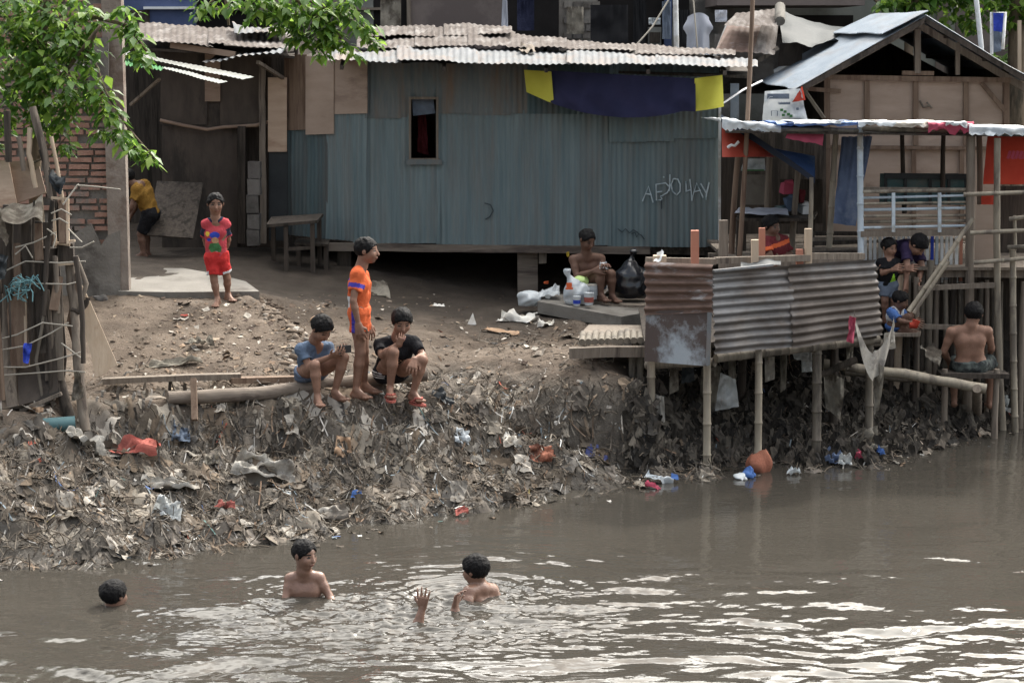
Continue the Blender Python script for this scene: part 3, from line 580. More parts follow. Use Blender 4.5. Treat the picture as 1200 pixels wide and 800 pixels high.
mb = MB(); mb.plate([P(345, 284, 24.0), P(385, 286, 23.8), P(386, 281, 24.3), P(348, 279, 24.4)], .03, (0, 0, 1)); mb.build('seat', M['wood_dark'], lb)
for x in (350, 382):
    p = P(x, 286, 24.0); mb = MB(); mb.beam(V((p.x, p.y, hz(p.x, p.y) - .02)), p, .05, .1, up=(0, 1, 0)); mb.build('leg', M['wood_dark'], lb)
# ---------------------------------------------------------------- brick wall
bw = thing('brick_wall', 'unfinished red brick wall with grey cement column and rendered base', 'wall', P(80, 345, 21.1))
bp_ = FP(21.0)
mb = MB(); q0, q1 = P(129, 352, 21.0), P(140, -75, 21.0); mb.box(((q0.x + q1.x) / 2, 21.045, (q0.z + q1.z) / 2 - .1), q1.x - q0.x, .15, q1.z - q0.z + .2, 0, .004); mb.build('column', M['plaster_warm'], bw)
mb = MB(); x0 = P(-160, 0, 21).x; mb.box(((x0 + q0.x) / 2, 21.13, 3.1), q0.x - x0, .14, 4.0); mb.build('mortar_wall', M['plaster'], bw)
mb = MB(); z = P(0, 292, 21).z
while z < 5.1:
    x = x0 + U(0, .2)
    while x < q0.x + .03:
        L = U(.17, .23)
        if x + L > q0.x + .06 * R(): L = max(.05, q0.x + .05 * R() - x)
        if R() > .12 and not (z < P(0, 270, 21).z and R() < .45): mb.box((x + L / 2, 21.05 + U(-.008, .008), z), L - .012, .05, U(.042, .05), 0, .004)
        x += L + U(.008, .02)
    z += .0705
mb.build('brickwork', M['brick'], bw)
mb = MB(); mb.plate([P(-160, 420, 20.96), P(141, 347, 20.955), P(141, 270, 20.965), P(126, 276, 20.965), P(118, 288, 20.965), P(106, 262, 20.965), P(84, 276, 20.965), P(60, 290, 20.965), P(-160, 280, 21.0)], .06); mb.build('render_base', M['plaster'], bw)
mb = MB(); mb.plate([P(128, 104, 20.955), P(128, 44, 20.955), P(84, 46, 20.955), P(76, 62, 20.955), P(82, 84, 20.955), P(104, 92, 20.955), P(110, 106, 20.955)][::-1], .05); mb.build('render_patch', M['plaster'], bw)
# ---------------------------------------------------------------- right house with gable
YH = 24.8; hp = FP(YH)
hs = thing('gabled_house', 'unpainted plywood house with open gable and grey corrugated roof', 'house', P(1075, 300, YH + .3))
for x0, x1 in ((967, 1014), (1014, 1073), (1073, 1132), (1132, 1181)): panel(x0, 92, x1, 172, 'ply_panel', .0, 'wall_panel', hs, hp)
for x0, x1 in ((967, 1014), (1014, 1071), (1071, 1127), (1127, 1181)): panel(x0, 174, x1, 300, 'ply_panel', -.01, 'wall_panel', hs, hp)
def hb(a, b, w, d=.05, mt='wood_brown', off=.03, name='frame_board'):
    mb = MB(); mb.beam(hp.at(*a, off), hp.at(*b, off), W(w, YH), d, up=(0, -1, 0) if abs(a[0] - b[0]) < 30 and abs(a[1] - b[1]) > 20 else None); mb.build(name, M[mt], hs)
hb((966, 90.5), (1184, 94), 8, .06, 'wood_brown', .035)
for x in (1016, 1073, 1132): hb((x, 95), (x, 170), 6, .03)
for x in (969, 1179): hb((x, 88), (x, 300), 7, .05)
for x in (1071, 1127): hb((x, 176), (x, 300), 5, .03)
hb((966, 172), (1183, 174), 6, .04); hb((1150, 97), (1178, 130), 5, .03, 'wood_brown', .045)
hb((1057, 85.5), (1094, 86), 6, .05, 'wood_brown', .045); hb((1075, 34), (1075, 86), 7, .07, 'wood_grey', .05); hb((1122, 50), (1122, 88), 5, .06, 'wood_grey', .04)
mb = MB(); RX = P(1085, 18, YH - .55); EL = P(931, 104, YH - .55); ER = P(1216, 96, YH - .55)
mb.plate([hp.at(967, 300, -.02), hp.at(967, 92, -.02), V((hp.at(967, 92).x, 28.6, hp.at(967, 92).z)), V((hp.at(967, 92).x, 28.6, 1.4))], .04); mb.build('side_wall', M['wood_dark'], hs)
mb = MB(); mb.plate([V((hp.at(1181, 300).x + .02, YH + .05, 1.4)), V((hp.at(1181, 300).x + .02, 28.4, 1.4)), V((hp.at(1181, 92).x + .02, 28.4, 3.66)), V((hp.at(1181, 92).x + .02, YH + .05, 3.66))], .04); mb.build('side_wall', M['wood_dark'], hs)
mb = MB(); mb.plate([V((EL.x + .2, 28.2, 1.4)), V((ER.x - .2, 28.2, 1.4)), V((ER.x - .2, 28.2, 3.5)), V((RX.x, 28.2, 4.1)), V((EL.x + .2, 28.2, 3.5))], .04); mb.build('back_wall', M['wood_dark'], hs)
D = V((0, 4.0, 0))
for nm, a, b in (('roof_left', EL, RX), ('roof_right', RX, ER)):
    mb = MB(); mb.sheet(a, a + D, b + D, b, .09, .008, .01, .01, 8) if nm == 'roof_left' else mb.sheet(b + D, b, a, a + D, .09, .008, .01, .01, 8)
    mb.build('roof_slope', M['tin_bluegrey'], hs)
for a, b in ((EL, RX), (RX, ER)):
    o = V((0, .03, -.055)); mb = MB(); mb.beam(a + o, b + o, .03, .055); mb.build('barge_board', M['wood_dark'], hs)
    for t in (.25, .6):
        q = a.lerp(b, t) + V((0, .05, -.05)); mb = MB(); mb.beam(q, q + V((0, 3.8, 0)), .04, .05); mb.build('purlin', M['wood_dark'], hs)
    q = V((0, .5, -.10)); mb = MB(); mb.beam(a + q, b + q, .05, .08); mb.build('rafter', M['wood_grey'], hs)
mb = MB(); mb.sheet(RX + V((-.5, -.02, -.2)), RX + V((-.5, 3.9, -.2)), RX + V((.02, 3.9, .05)), RX + V((.02, -.02, .05)), .09, .01, .006, .01); mb.build('ridge_sheet', M['tin_bluegrey'], hs)
mb = MB(); mb.beam(hp.at(944, 104, .1), hp.at(985, 107, .02), .04, .05); mb.build('eave_bracket', M['wood_brown'], hs)
mb = MB(); mb.beam(hp.at(943, 106, .12), hp.at(966, 139, .3), .035, .035); mb.build('eave_strut', M['bamboo'], hs)
mb = MB(); mb.tube([hp.at(1078, 118, .03), hp.at(1082, 126, .04), hp.at(1090, 124, .04), hp.at(1086, 120, .04), hp.at(1092, 127, .04)], .012, 6); mb.build('rope_coil', M['bamboo'], hs)
# poster sheet with a red top hanging under its left eave
ps = thing('poster', 'white and red printed plastic sheet hanging under the gabled house eave', 'poster', P(918, 140, 24.1)); pp = FP(24.1)
mb = MB(); mb.cloth(pp.at(893, 142), pp.at(947, 142), pp.at(938, 104), pp.at(896, 107), amp=.05); mb.build('plastic_sheet', M['plastic_white'], ps)
mb = MB(); mb.cloth(pp.at(928, 120, .03), pp.at(944, 117, .03), pp.at(940, 101, .04), pp.at(936, 108, .04), 6, 6, amp=.02); mb.build('red_corner', M['tarp_red'], ps)
mb = MB()
for x0, x1, y, w in ((899, 925, 113, 6), (913, 926, 121.5, 2.4), (933, 936, 128, 3)): mb.beam(pp.at(x0, y, .035), pp.at(x1, y + U(-1, 1), .035), W(w, 24), .004, up=(0, -1, 0))
for k in range(8): x = 912 + k * 1.9; mb.beam(pp.at(x, 119.5, .036), pp.at(x + U(-.4, .4), 122.5, .036), W(.7, 24), .004)
mb.beam(pp.at(904, 136, .036), pp.at(904, 130, .036), W(1, 24), .003); mb.beam(pp.at(904, 130, .036), pp.at(911, 130, .036), W(1, 24), .003); mb.beam(pp.at(911, 130, .036), pp.at(911, 136, .036), W(1, 24), .003)
mb.build('printed_text', M['fab_greyblue'], ps)
mb = MB()
for x, y in ((916, 129), (920, 131), (918, 135), (924, 134), (927, 136)): mb.box(pp.at(x, y, .036), .035, .004, .03)
mb.build('green_print', M['fab_green'], ps)
# ---------------------------------------------------------------- back row of buildings
def bldg(name, label, cat, x0, x1, Y, y0, ztop, mt, depth=3.0):
    a, b = P(x0, y0, Y), P(x1, y0, Y); t = thing(name, label, cat, V(((a.x + b.x) / 2, Y + depth / 2, 1.2)))
    mb = MB(); mb.box(((a.x + b.x) / 2, Y + depth / 2, (1.2 + ztop) / 2), b.x - a.x, depth, ztop - 1.2); mb.build('wall', M[mt], t); return t
def bpart(t, Y, name, x0, y0, x1, y1, mt, d=.04, off=.03):
    a, b = P(x0, y1, Y - off), P(x1, y0, Y - off); mb = MB(); mb.box(((a.x + b.x) / 2, Y - off + d / 2, (a.z + b.z) / 2), b.x - a.x, d, b.z - a.z); return mb.build(name, M[mt], t)
YB = 31.0
t1 = bldg('blue_building', 'blue painted house front behind the rusty shed roof', 'building', 60, 228, YB, 60, 7.6, 'facade_blue')
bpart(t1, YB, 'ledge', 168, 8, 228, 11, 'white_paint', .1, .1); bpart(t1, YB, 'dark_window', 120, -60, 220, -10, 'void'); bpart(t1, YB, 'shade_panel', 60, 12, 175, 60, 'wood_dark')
t2 = bldg('brown_building', 'tall grey-brown panelled house with dark doorways above the tin roofs', 'building', 228, 655, YB + .3, 60, 8.0, 'facade_brown')
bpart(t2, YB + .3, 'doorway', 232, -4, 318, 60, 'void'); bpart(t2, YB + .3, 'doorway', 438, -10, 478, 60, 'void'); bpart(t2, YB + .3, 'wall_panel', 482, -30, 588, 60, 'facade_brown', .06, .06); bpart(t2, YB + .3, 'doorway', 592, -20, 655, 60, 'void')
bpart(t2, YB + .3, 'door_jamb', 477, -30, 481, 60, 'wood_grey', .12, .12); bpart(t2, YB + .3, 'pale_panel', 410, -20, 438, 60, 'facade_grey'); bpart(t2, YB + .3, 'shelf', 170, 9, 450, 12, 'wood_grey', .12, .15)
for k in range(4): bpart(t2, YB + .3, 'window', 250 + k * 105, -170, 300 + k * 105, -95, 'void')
t3 = bldg('block_building', 'unplastered grey block house with black doorway behind the roof', 'building', 655, 860, YB + .8, 80, 8.6, 'blockwall')
for r in range(6):
    for k in range(4):
        if R() > .25: bpart(t3, YB + .8, 'wall_block', 661 + k * 11 + (r % 2) * 4, 2 + r * 9, 670 + k * 11 + (r % 2) * 4, 9.5 + r * 9, random.choice(('blockwall', 'concrete_dark', 'plaster')), .05, U(.035, .05))
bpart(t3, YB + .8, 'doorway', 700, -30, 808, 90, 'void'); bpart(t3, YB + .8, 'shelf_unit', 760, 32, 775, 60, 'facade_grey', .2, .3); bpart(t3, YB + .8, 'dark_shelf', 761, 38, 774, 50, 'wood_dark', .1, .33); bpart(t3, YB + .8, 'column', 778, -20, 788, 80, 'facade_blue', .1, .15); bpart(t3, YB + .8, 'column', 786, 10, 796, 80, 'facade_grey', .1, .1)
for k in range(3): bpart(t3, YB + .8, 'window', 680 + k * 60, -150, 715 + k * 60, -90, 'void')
t4 = bldg('brown_soffit_house', 'brown house with a broad boarded eave above the patched rusty roofs', 'building', 852, 1010, YB + 1.2, 120, 7.0, 'facade_grey')
mb = MB(); a, b = P(842, 2, 29.5), P(1014, 4, 29.5); mb.box(((a.x + b.x) / 2, 30.7, a.z + .22), b.x - a.x, 2.6, .55, -.02); mb.build('eave', M['facade_brown'], t4)
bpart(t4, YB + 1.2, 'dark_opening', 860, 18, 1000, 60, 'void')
t5 = bldg('grey_building', 'pale grey rendered building behind the gabled house roof', 'building', 1005, 1115, YB + 1.6, 160, 8.5, 'facade_grey')
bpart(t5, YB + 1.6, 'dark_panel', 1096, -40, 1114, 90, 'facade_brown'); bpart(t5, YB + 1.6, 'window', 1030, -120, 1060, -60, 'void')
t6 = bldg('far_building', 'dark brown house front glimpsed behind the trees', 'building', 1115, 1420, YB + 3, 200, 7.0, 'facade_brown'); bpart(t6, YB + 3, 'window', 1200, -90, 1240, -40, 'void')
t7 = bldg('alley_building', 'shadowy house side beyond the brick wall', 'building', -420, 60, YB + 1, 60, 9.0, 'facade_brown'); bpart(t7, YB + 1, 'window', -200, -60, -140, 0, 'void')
# washing and odds and ends on the back row
def wash(name, label, cat, x0, y0, x1, y1, Y, mt, group=None, folds=.02, taper=0):
    pl = FP(Y); mb = MB(); mb.cloth(pl.at(x0 + taper, y1), pl.at(x1 - taper, y1), pl.at(x1, y0), pl.at(x0, y0), amp=.03, folds=folds); return single(name, label, cat, mb, M[mt], group)
wash('black_cloth', 'widest black cloth hanging in the block house doorway', 'cloth', 692, 6, 736, 56, 29.5, 'cloth_black'); wash('black_cloth', 'narrow black cloth hanging beside the widest black cloth', 'cloth', 742, -6, 757, 60, 29.7, 'cloth_black')
wash('black_cloth', 'black garment hanging just left of the grey shirt', 'garment', 792, 12, 808, 66, 29.3, 'cloth_black')
wash('white_cloth', 'thin white cloth strip hanging by the brown doorway', 'cloth', 589, -10, 594, 47, 29.2, 'cloth_grey', folds=.01, taper=-2); wash('white_cloth', 'small white cloth hanging in the dark doorway', 'cloth', 760, 21, 774, 29, 29.8, 'plastic_white')
wash('checked_cloth', 'brownish cloth hanging before the grey block wall', 'cloth', 664, 8, 684, 40, 29.6, 'cloth_rag'); wash('dark_garment', 'dark blue garment hanging beside the brown doorway', 'garment', 606, -8, 626, 36, 29.4, 'fab_navy'); wash('grey_garment', 'dull grey garment drying between black cloth and grey shirt', 'garment', 776, 2, 786, 46, 29.2, 'fab_greyblue'); wash('pale_cloth', 'pale cloth bundled on the edge of the patched roof', 'cloth', 838, 12, 852, 26, 28.2, 'cloth_grey')
wash('brown_cloth', 'brown cloth hanging in the narrow doorway over the rusty roof', 'cloth', 446, -10, 470, 32, 29.8, 'cloth_rag')
ts = MB(); pl = FP(28.9)
def shirt_fn(u, v):
    w = 12.5 + 1.5 * v + 5.5 * max(0, 1 - abs(v - .22) / .18); x = 819 + (u * 2 - 1) * w; y = 15 + 5 * abs(u * 2 - 1) ** 2 * (1 if v < .3 else 1 - v) + v * 58
    return pl.at(x, y) + V((0, .05 * math.sin(u * 14 + 2 * v) * v + .12 * (u * 2 - 1) ** 2, 0))
ts.grid(shirt_fn, 24, 20); single('hanging_shirt', 'large grey t-shirt hung out to dry above the roof', 'shirt', ts, M['cloth_grey'])
for nm, lb_, x0, y0, x1, y1, Y, r, mt in (('pole', 'white pole standing up from behind the zinc roof', 791, -30, 793, 66, 27.6, 3, 'white_paint'), ('pole', 'thin white leaning pole behind the gabled house roof', 1142, -20, 1150, 56, 29, 3, 'white_paint')):
    mb = MB(); p, q = P(x1, y1, Y), P(x0, y0, Y); mb.tube([p - V((0, 0, 1.2)), p, q], W(r, Y), 8); single(nm, lb_, 'pole', mb, M[mt])
mb = MB(); mb.tube([P(738, 61, 28.5), P(752, 46, 28.5), P(765, 31, 28.6), P(786, -4, 28.7)], .012, 5); single('rope', 'slack rope crossing the dark doorway above the roof', 'rope', mb, M['rope'])
mb = MB(); mb.tube([P(812, -5, 28), P(815, 30, 28), P(818, 66, 28)], .010, 5); single('cord', 'thin cord hanging in front of the grey t-shirt', 'cord', mb, M['rope'])
# patched rusty roofs between shack and gabled house
rr = thing('patched_roof', 'steep patched roof of rusty and zinc sheets under the brown eave', 'roof', P(870, 90, 27.5))
for a, b, c, d, mt in (((838, 60), (882, 62), (893, 28), (852, 30), 'tin_rust_dark'), ((880, 62), (908, 64), (912, 30), (892, 28), 'tin_rust_roof'), ((848, 30), (910, 30), (912, 10), (862, 16), 'tin_rust_roof'), ((832, 75), (845, 75), (860, 30), (850, 30), 'tin_zinc')):
    mb = MB(); mb.sheet(P(*a, 27.0), P(*b, 27.0), P(*c, 28.0), P(*d, 28.0), .09, .005, .005, .004); mb.build('roof_sheet', M[mt], rr)
mb = MB(); mb.plate([P(838, 110, 28.2), P(965, 110, 28.2), P(965, 40, 28.2), P(838, 40, 28.2)], .05); mb.build('wall', M['concrete_dark'], rr)
mb = MB(); mb.plate([P(880, 95, 27.6), P(908, 95, 27.6), P(905, 68, 27.6), P(884, 66, 27.6)], .05); mb.build('plaster_patch', M['plaster'], rr)
mb = MB(); mb.beam(P(888, 72, 27.2), P(912, 56, 27.2), .04, .05); mb.build('barge_board', M['wood_grey'], rr)
mb = MB(); mb.tube([P(914, 8, 27.6), P(914, 25, 27.2)], .07, 10); mb.build('drum', M['concrete'], rr)
mb = MB(); mb.plate([P(912, 78, 27.5), P(940, 76, 27.5), P(940, 50, 27.5), P(914, 52, 27.5)], .03); mb.build('plywood_patch', M['plywood_dark'], rr)
mb = MB(); mb.cloth(P(917, 50, 27.2), P(978, 49, 27), P(1010, 34, 28.5), P(912, 10, 28.4), amp=.05, sag=.05); single('black_tarpaulin', 'dark grey-green tarpaulin draped beside the rusty patched roof', 'tarpaulin', mb, M['tarp_green'])
mb = MB(); mb.tube([P(846, 122, 24.2), P(870, 106, 25), P(893, 95, 26)], .014, 6); single('cable', 'pale cable slanting from the shack corner to the patched roof', 'cable', mb, M['white_paint'])
mb = MB(); mb.plate([P(856, 140, 26.6), P(866, 140, 26.6), P(866, 98, 26.6), P(856, 98, 26.6)], .02); single('wall_panel', 'narrow pale blue panel standing in the gap beside the blue shack', 'panel', mb, M['bamboo_blue'])
bb = thing('hanging_banner', 'blue and white banner hanging among the trees', 'banner', P(1170, 60, 29.5))
mb = MB(); mb.cloth(P(1163, 36, 29.5), P(1174, 38, 29.5), P(1178, 16, 29.5), P(1164, 15, 29.5), 6, 6, amp=.03); mb.build('blue_panel', M['fab_cobalt'], bb)
mb = MB(); mb.cloth(P(1163, 62, 29.5), P(1173, 60, 29.5), P(1174, 38, 29.5), P(1163, 36, 29.5), 6, 6, amp=.03); mb.build('dark_panel', M['fab_greyblue'], bb)
mb = MB(); mb.tube([P(1162, 64, 29.4), P(1162, 15, 29.4), P(1178, 15, 29.4), P(1175, 58, 29.4)], .025, 5); mb.build('white_border', M['white_paint'], bb)
# ================================================================ latrine on stilts
def dn(p, deep=.25): return V((p.x, p.y, hz(p.x, p.y) - deep))
LA, LB, LC = P(757, 340, 18.85), P(833, 340, 18.4), P(1031, 340, 19.3)
l1, l2 = Pl(LA, LB), Pl(LB, LC)
lt = thing('latrine', 'riverside latrine of rusty corrugated tin on bamboo stilts', 'latrine', V((LB.x, LB.y + .3, 0)))
def hsheet(pl, q, mt, off=0.0, pitch=.078, amp=.016, name='tin_sheet'):
    (x0, y0), (x1, y1), (x2, y2), (x3, y3) = q          # TL TR BR BL ; ridges run left-right
    mb = MB(); mb.sheet(pl.at(x3, y3, off), pl.at(x0, y0, off), pl.at(x1, y1, off), pl.at(x2, y2, off), pitch, amp, .010, .012, 14); return mb.build(name, M[mt], lt)
hsheet(l2, ((833, 318), (929, 311), (930, 406), (836, 415)), 'tin_stripe', .0); hsheet(l2, ((924, 310), (1026, 304), (1034, 392), (928, 408)), 'tin_stripe', .016)
hsheet(l1, ((757, 307), (834, 310), (834, 366), (757, 369)), 'tin_rust_dark', .0, .075)
mb = MB(); mb.plate([l1.at(755, 423, -.01), l1.at(829, 429, -.01), l1.at(832, 362, -.01), l1.at(757, 364, -.01)], .006); mb.build('flat_sheet', M['tin_flat'], lt)
mb = MB(); mb.beam(l1.at(829.5, 428, .012), l1.at(831.5, 366, .012), W(5, 18.5), .01); mb.build('edge_strip', M['tin_zinc'], lt)
mb = MB(); mb.beam(l2.at(836, 317.5, .02), l2.at(905, 310.5, .02), .04, .02); mb.build('rim', M['tin_zinc'], lt)
for x, ya, yb, Y, r, mt in ((828.5, 312, 562, 18.42, 5.2, 'bamboo'), (888, 318, 545, 18.62, 5, 'bamboo'), (957, 312, 540, 18.98, 6.3, 'bamboo_dark'), (1019, 308, 532, 19.3, 5.5, 'bamboo_dark'), (764.5, 310, 528, 18.85, 5.5, 'bamboo'), (745, 400, 470, 19.5, 5.5, 'bamboo_dark'), (978, 400, 520, 20.0, 6, 'wood_dark'), (870, 400, 500, 20.3, 6, 'wood_dark')):
    p = P(x, ya, Y + .15); q = P(x, yb, Y + .15); q = V((q.x, q.y, min(q.z, hz(q.x, q.y)) - .35)); mb = MB(); mb.bamboo(q, p, W(r, Y)); mb.build('stilt', M[mt], lt)
fz = P(833, 414, 18.4).z
mb = MB()
for k in range(9):
    t0, t1 = k / 9, (k + .93) / 9; a = V((LA.x, LA.y + .1, fz)).lerp(V((LC.x, LC.y + .05, fz)), (t0 + t1) / 2) ; mb.beam(a + V((0, -.15 if .2 < t0 < .6 else 0, U(0, .02))), a + V((.1, 2.5, U(0, .02))), .24, .03, up=(0, 0, 1))
mb.build('floor_board', M['wood_dark'], lt)
for a, b in ((P(838, 420, 18.6), P(1030, 398, 19.45)), (P(757, 428, 19.1), P(838, 424, 18.65)), (P(760, 404, 20.2), P(1034, 402, 20.5))):
    mb = MB(); mb.bamboo(a, b, .045); mb.build('floor_beam', M['bamboo_dark'], lt)
for x, y0, y1, w, Y, mt in ((814, 270, 330, 9, 19.2, 'wood_red'), (847.5, 258, 330, 10, 20.3, 'wood_grey'), (893, 267, 330, 7, 19.9, 'wood_red'), (884.5, 281, 335, 8, 19.6, 'wood_pale'), (947, 268, 330, 8, 19.9, 'wood_pale'), (937, 292, 330, 8, 19.9, 'wood_red')):
    mb = MB(); mb.beam(P(x, y1, Y), P(x, y0, Y), W(w, Y), W(w, Y), up=(0, 1, 0), jit=.003); mb.build('corner_post', M[mt], lt)
for a, b, Y0, Y1, w in (((838, 305), (948, 302), 19.6, 19.9, .07), ((757, 305), (838, 306), 19.3, 19.5, .05), ((945, 300), (1012, 300), 19.9, 20.2, .06)):
    mb = MB(); mb.beam(P(*a, Y0), P(*b, Y1), w, .06, jit=.003); mb.build('top_rail', M['wood_grey'], lt)
mb = MB(); mb.cloth(P(868, 312, 19.2), P(915, 309, 19.3), P(915, 305, 19.6), P(868, 307, 19.6), 8, 4, amp=.02); single('black_sheet', 'strip of black plastic lying over the latrine rim', 'plastic', mb, M['tarp_black'])
mb = MB(); mb.box(P(773, 303, 19.0), .12, .1, .06); mb.cur = 0; single('soap_box', 'pale tub standing on the latrine corner', 'tub', mb, M['wood_pale'])
mb = MB(); mb.cloth(P(766, 307, 18.9), P(775, 305, 18.9), P(778, 296, 19), P(770, 297, 19), 5, 5, amp=.03); single('white_bag', 'small white bag on top of the latrine corner', 'bag', mb, M['plastic_white'])
# nets, rags and bags hanging from it
def rag(name, label, cat, quad, Y, mt, amp=.04, folds=.015, nu=10, nv=12, dY=0.0):
    a, b, c, d = [P(x, y, Y + dY * i) for i, (x, y) in enumerate(quad)]; mb = MB(); mb.cloth(a, b, c, d, nu, nv, amp=amp, folds=folds); return single(name, label, cat, mb, M[mt])
mb = MB()
def nf(u, v):
    x = 1000 + 47 * u; y = 376 + 48 * math.sin(math.pi * u) ** .8 * (1 if u < .5 else .9) - 8 * (1 - u) + v * (10 + 22 * math.sin(math.pi * u))
    return P(x, y - 6, 19.1 + .3 * u) + V((0, -.05 + .02 * math.sin(u * 20 + v * 3), 0))
mb.grid(nf, 24, 8); single('fishing_net', 'grey fishing net slung between the latrine stilt and its corner', 'net', mb, M['net'])
rag('red_rag', 'pink-red rag tied at the latrine tin edge', 'rag', ((992, 400), (1000, 402), (1003, 372), (996, 370)), 19.0, 'cloth_pink')
rag('rag', 'frayed pale rag bunched at the right end of the grey net', 'rag', ((1034, 412), (1050, 408), (1048, 388), (1036, 390)), 19.5, 'net')
rag('torn_cloth', 'long yellowish torn cloth hanging down a latrine stilt', 'cloth', ((1024, 486), (1030, 480), (1036, 430), (1024, 420)), 19.25, 'cloth_rag')
rag('torn_sack', 'pale torn sack hanging beneath the right tin sheets', 'sack', ((968, 478), (985, 492), (990, 445), (964, 432)), 19.9, 'cloth_rag', .06)
rag('plastic_sack', 'grey translucent plastic sack hanging under the latrine floor', 'sack', ((838, 482), (866, 476), (862, 444), (844, 436)), 19.3, 'plastic_clear', .05)
rag('grey_sack', 'dull brown-grey sack bulging under the latrine near the front stilt', 'sack', ((818, 490), (842, 492), (846, 430), (822, 430)), 19.9, 'cloth_rag', .08)
rag('white_rag', 'white rag caught on the left stilt under the latrine', 'rag', ((766, 500), (780, 508), (778, 464), (768, 462)), 19.0, 'net', .05)
rag('dirty_rag', 'dirty white rag hanging left of the latrine left stilt', 'rag', ((749, 520), (754, 524), (754, 470), (748, 468)), 19.1, 'cloth_rag', .04)
rag('hanging_sheet', 'yellowed plastic sheet hanging behind the middle stilts', 'plastic', ((930, 420), (946, 424), (950, 408), (928, 404)), 19.6, 'plastic_clear', .04)
for (x, y0, L, w, Y, mt) in ((790, 428, 34, 10, 19.2, 'cloth_rag'), (806, 428, 22, 14, 19.4, 'tarp_black'), (858, 420, 40, 9, 19.6, 'cloth_rag'), (902, 418, 30, 12, 19.5, 'net'), (918, 414, 46, 8, 19.8, 'cloth_rag'), (945, 410, 26, 12, 19.7, 'plastic_clear'), (996, 404, 30, 9, 19.8, 'cloth_rag')):
    a_ = [P(x - w * U(.4, .6), y0 + L, Y), P(x + w * U(.3, .6), y0 + L * U(.8, 1), Y), P(x + w * .5, y0, Y + .05), P(x - w * .5, y0, Y + .05)]; mb = MB(); mb.cloth(*a_, 8, 12, amp=.05, folds=.03); single('hanging_rag', 'dirty rag or plastic shred hanging from the latrine floor poles', 'rag', mb, M[mt], 'shreds hanging under the latrine floor')
# bamboo landing beside the latrine
bl = thing('bamboo_landing', 'small landing of cut bamboo poles left of the latrine', 'landing', P(712, 455, 19.6))
for k in range(11):
    x = 682 + k * 7.6; p = P(x, 401 - k * .25, 19.3); mb = MB(); mb.tube([p, p + V((.03, .55, .0 + U(-.01, .015)))], W(4.1, 19.3), 10); mb.build('bamboo_pole', M['bamboo_dark'], bl)
mb = MB(); mb.beam(P(667, 413, 19.25), P(760, 411, 19.25), .09, .10, jit=.005); mb.build('beam', M['wood_grey'], bl)
mb = MB(); mb.plate([P(676, 396, 19.5), P(760, 395, 19.5), P(760, 381, 20.6), P(690, 380, 20.6)], .02, (0, 0, 1)); mb.build('mat', M['wood_grey'], bl)
for x in (741, 750): mb = MB(); p = P(x, 414, 19.4); mb.bamboo(dn(p), p, .04); mb.build('leg', M['bamboo_dark'], bl)
# big logs / pipes lying across the mud
def log(name, label, cat, pts, r, mt, group=None):
    mb = MB(); n = []
    for (a, b) in zip(pts[:-1], pts[1:]):
        for k in range(5): n.append(V(a).lerp(V(b), k / 5))
    n.append(V(pts[-1])); mb.tube([p + V((U(-1, 1), U(-1, 1), U(-1, 1))) * r * .1 for p in n], [r * U(.93, 1.06) for _ in n], 10); return single(name, label, cat, mb, M[mt], group)
log('log', 'long pale log lying under the stalls towards the mud post', 'log', [P(965, 426, 20.3), P(1060, 438, 20.2), P(1155, 456, 20.1)], .05, 'bamboo')
log('log', 'dark second log lying just behind the long pale log', 'log', [P(990, 434, 20.5), P(1060, 443, 20.5), P(1085, 440, 20.6)], .05, 'bamboo_dark')
log('branch', 'dark slanting branch propped under the latrine right corner', 'branch', [P(960, 440, 19.6), P(1003, 421, 19.7)], .035, 'wood_dark')
p = P(1145, 455, 20.05); mb = MB(); mb.pole(PZ(1145, 516, -.3) + V((0, .0, 0)), p, .055, .004); single('mooring_post', 'single short thick post standing in the water below the shirtless man', 'post', mb, M['wood_grey'])
# ================================================================ stalls on stilts at the right
DZ = P(1060, 300, 21.0).z - .12
st = thing('stall_deck', 'timber deck of the riverside stalls on a thicket of stilts', 'deck', V((P(1060, 400, 21.6).x, 21.6, .6)))
x0, x1, x2 = P(845, 300, 21.2).x, P(1010, 300, 21.2).x, P(1330, 300, 21.2).x
mb = MB()
for k in range(14): y = 21.0 + .26 * k; mb.box(((x0 + x2) / 2 + .1, y, DZ + U(-.006, .006)), x2 - x0, .24, .03, 0, .003)
mb.build('floor_board', M['wood_grey'], st)
for y, z in ((21.0, -.06), (22.6, -.06)): mb = MB(); mb.beam((x0, y, DZ + z), (x2, y, DZ + z), .07, .08, jit=.004); mb.build('beam', M['wood_grey'], st)
for k in range(12):
    x = x0 + .25 + k * .36; y = 21.1 + .7 * (k % 3); mb = MB(); mb.pole((x, y, hz(x, y) - .3), (x, y, DZ - .02), U(.03, .05)); mb.build('stilt', M['wood_dark'], st)
mb = MB(); mb.beam(P(848, 312, 20.95), P(1010, 309, 20.95), .05, .12); mb.build('edge_board', M['wood_grey'], st)
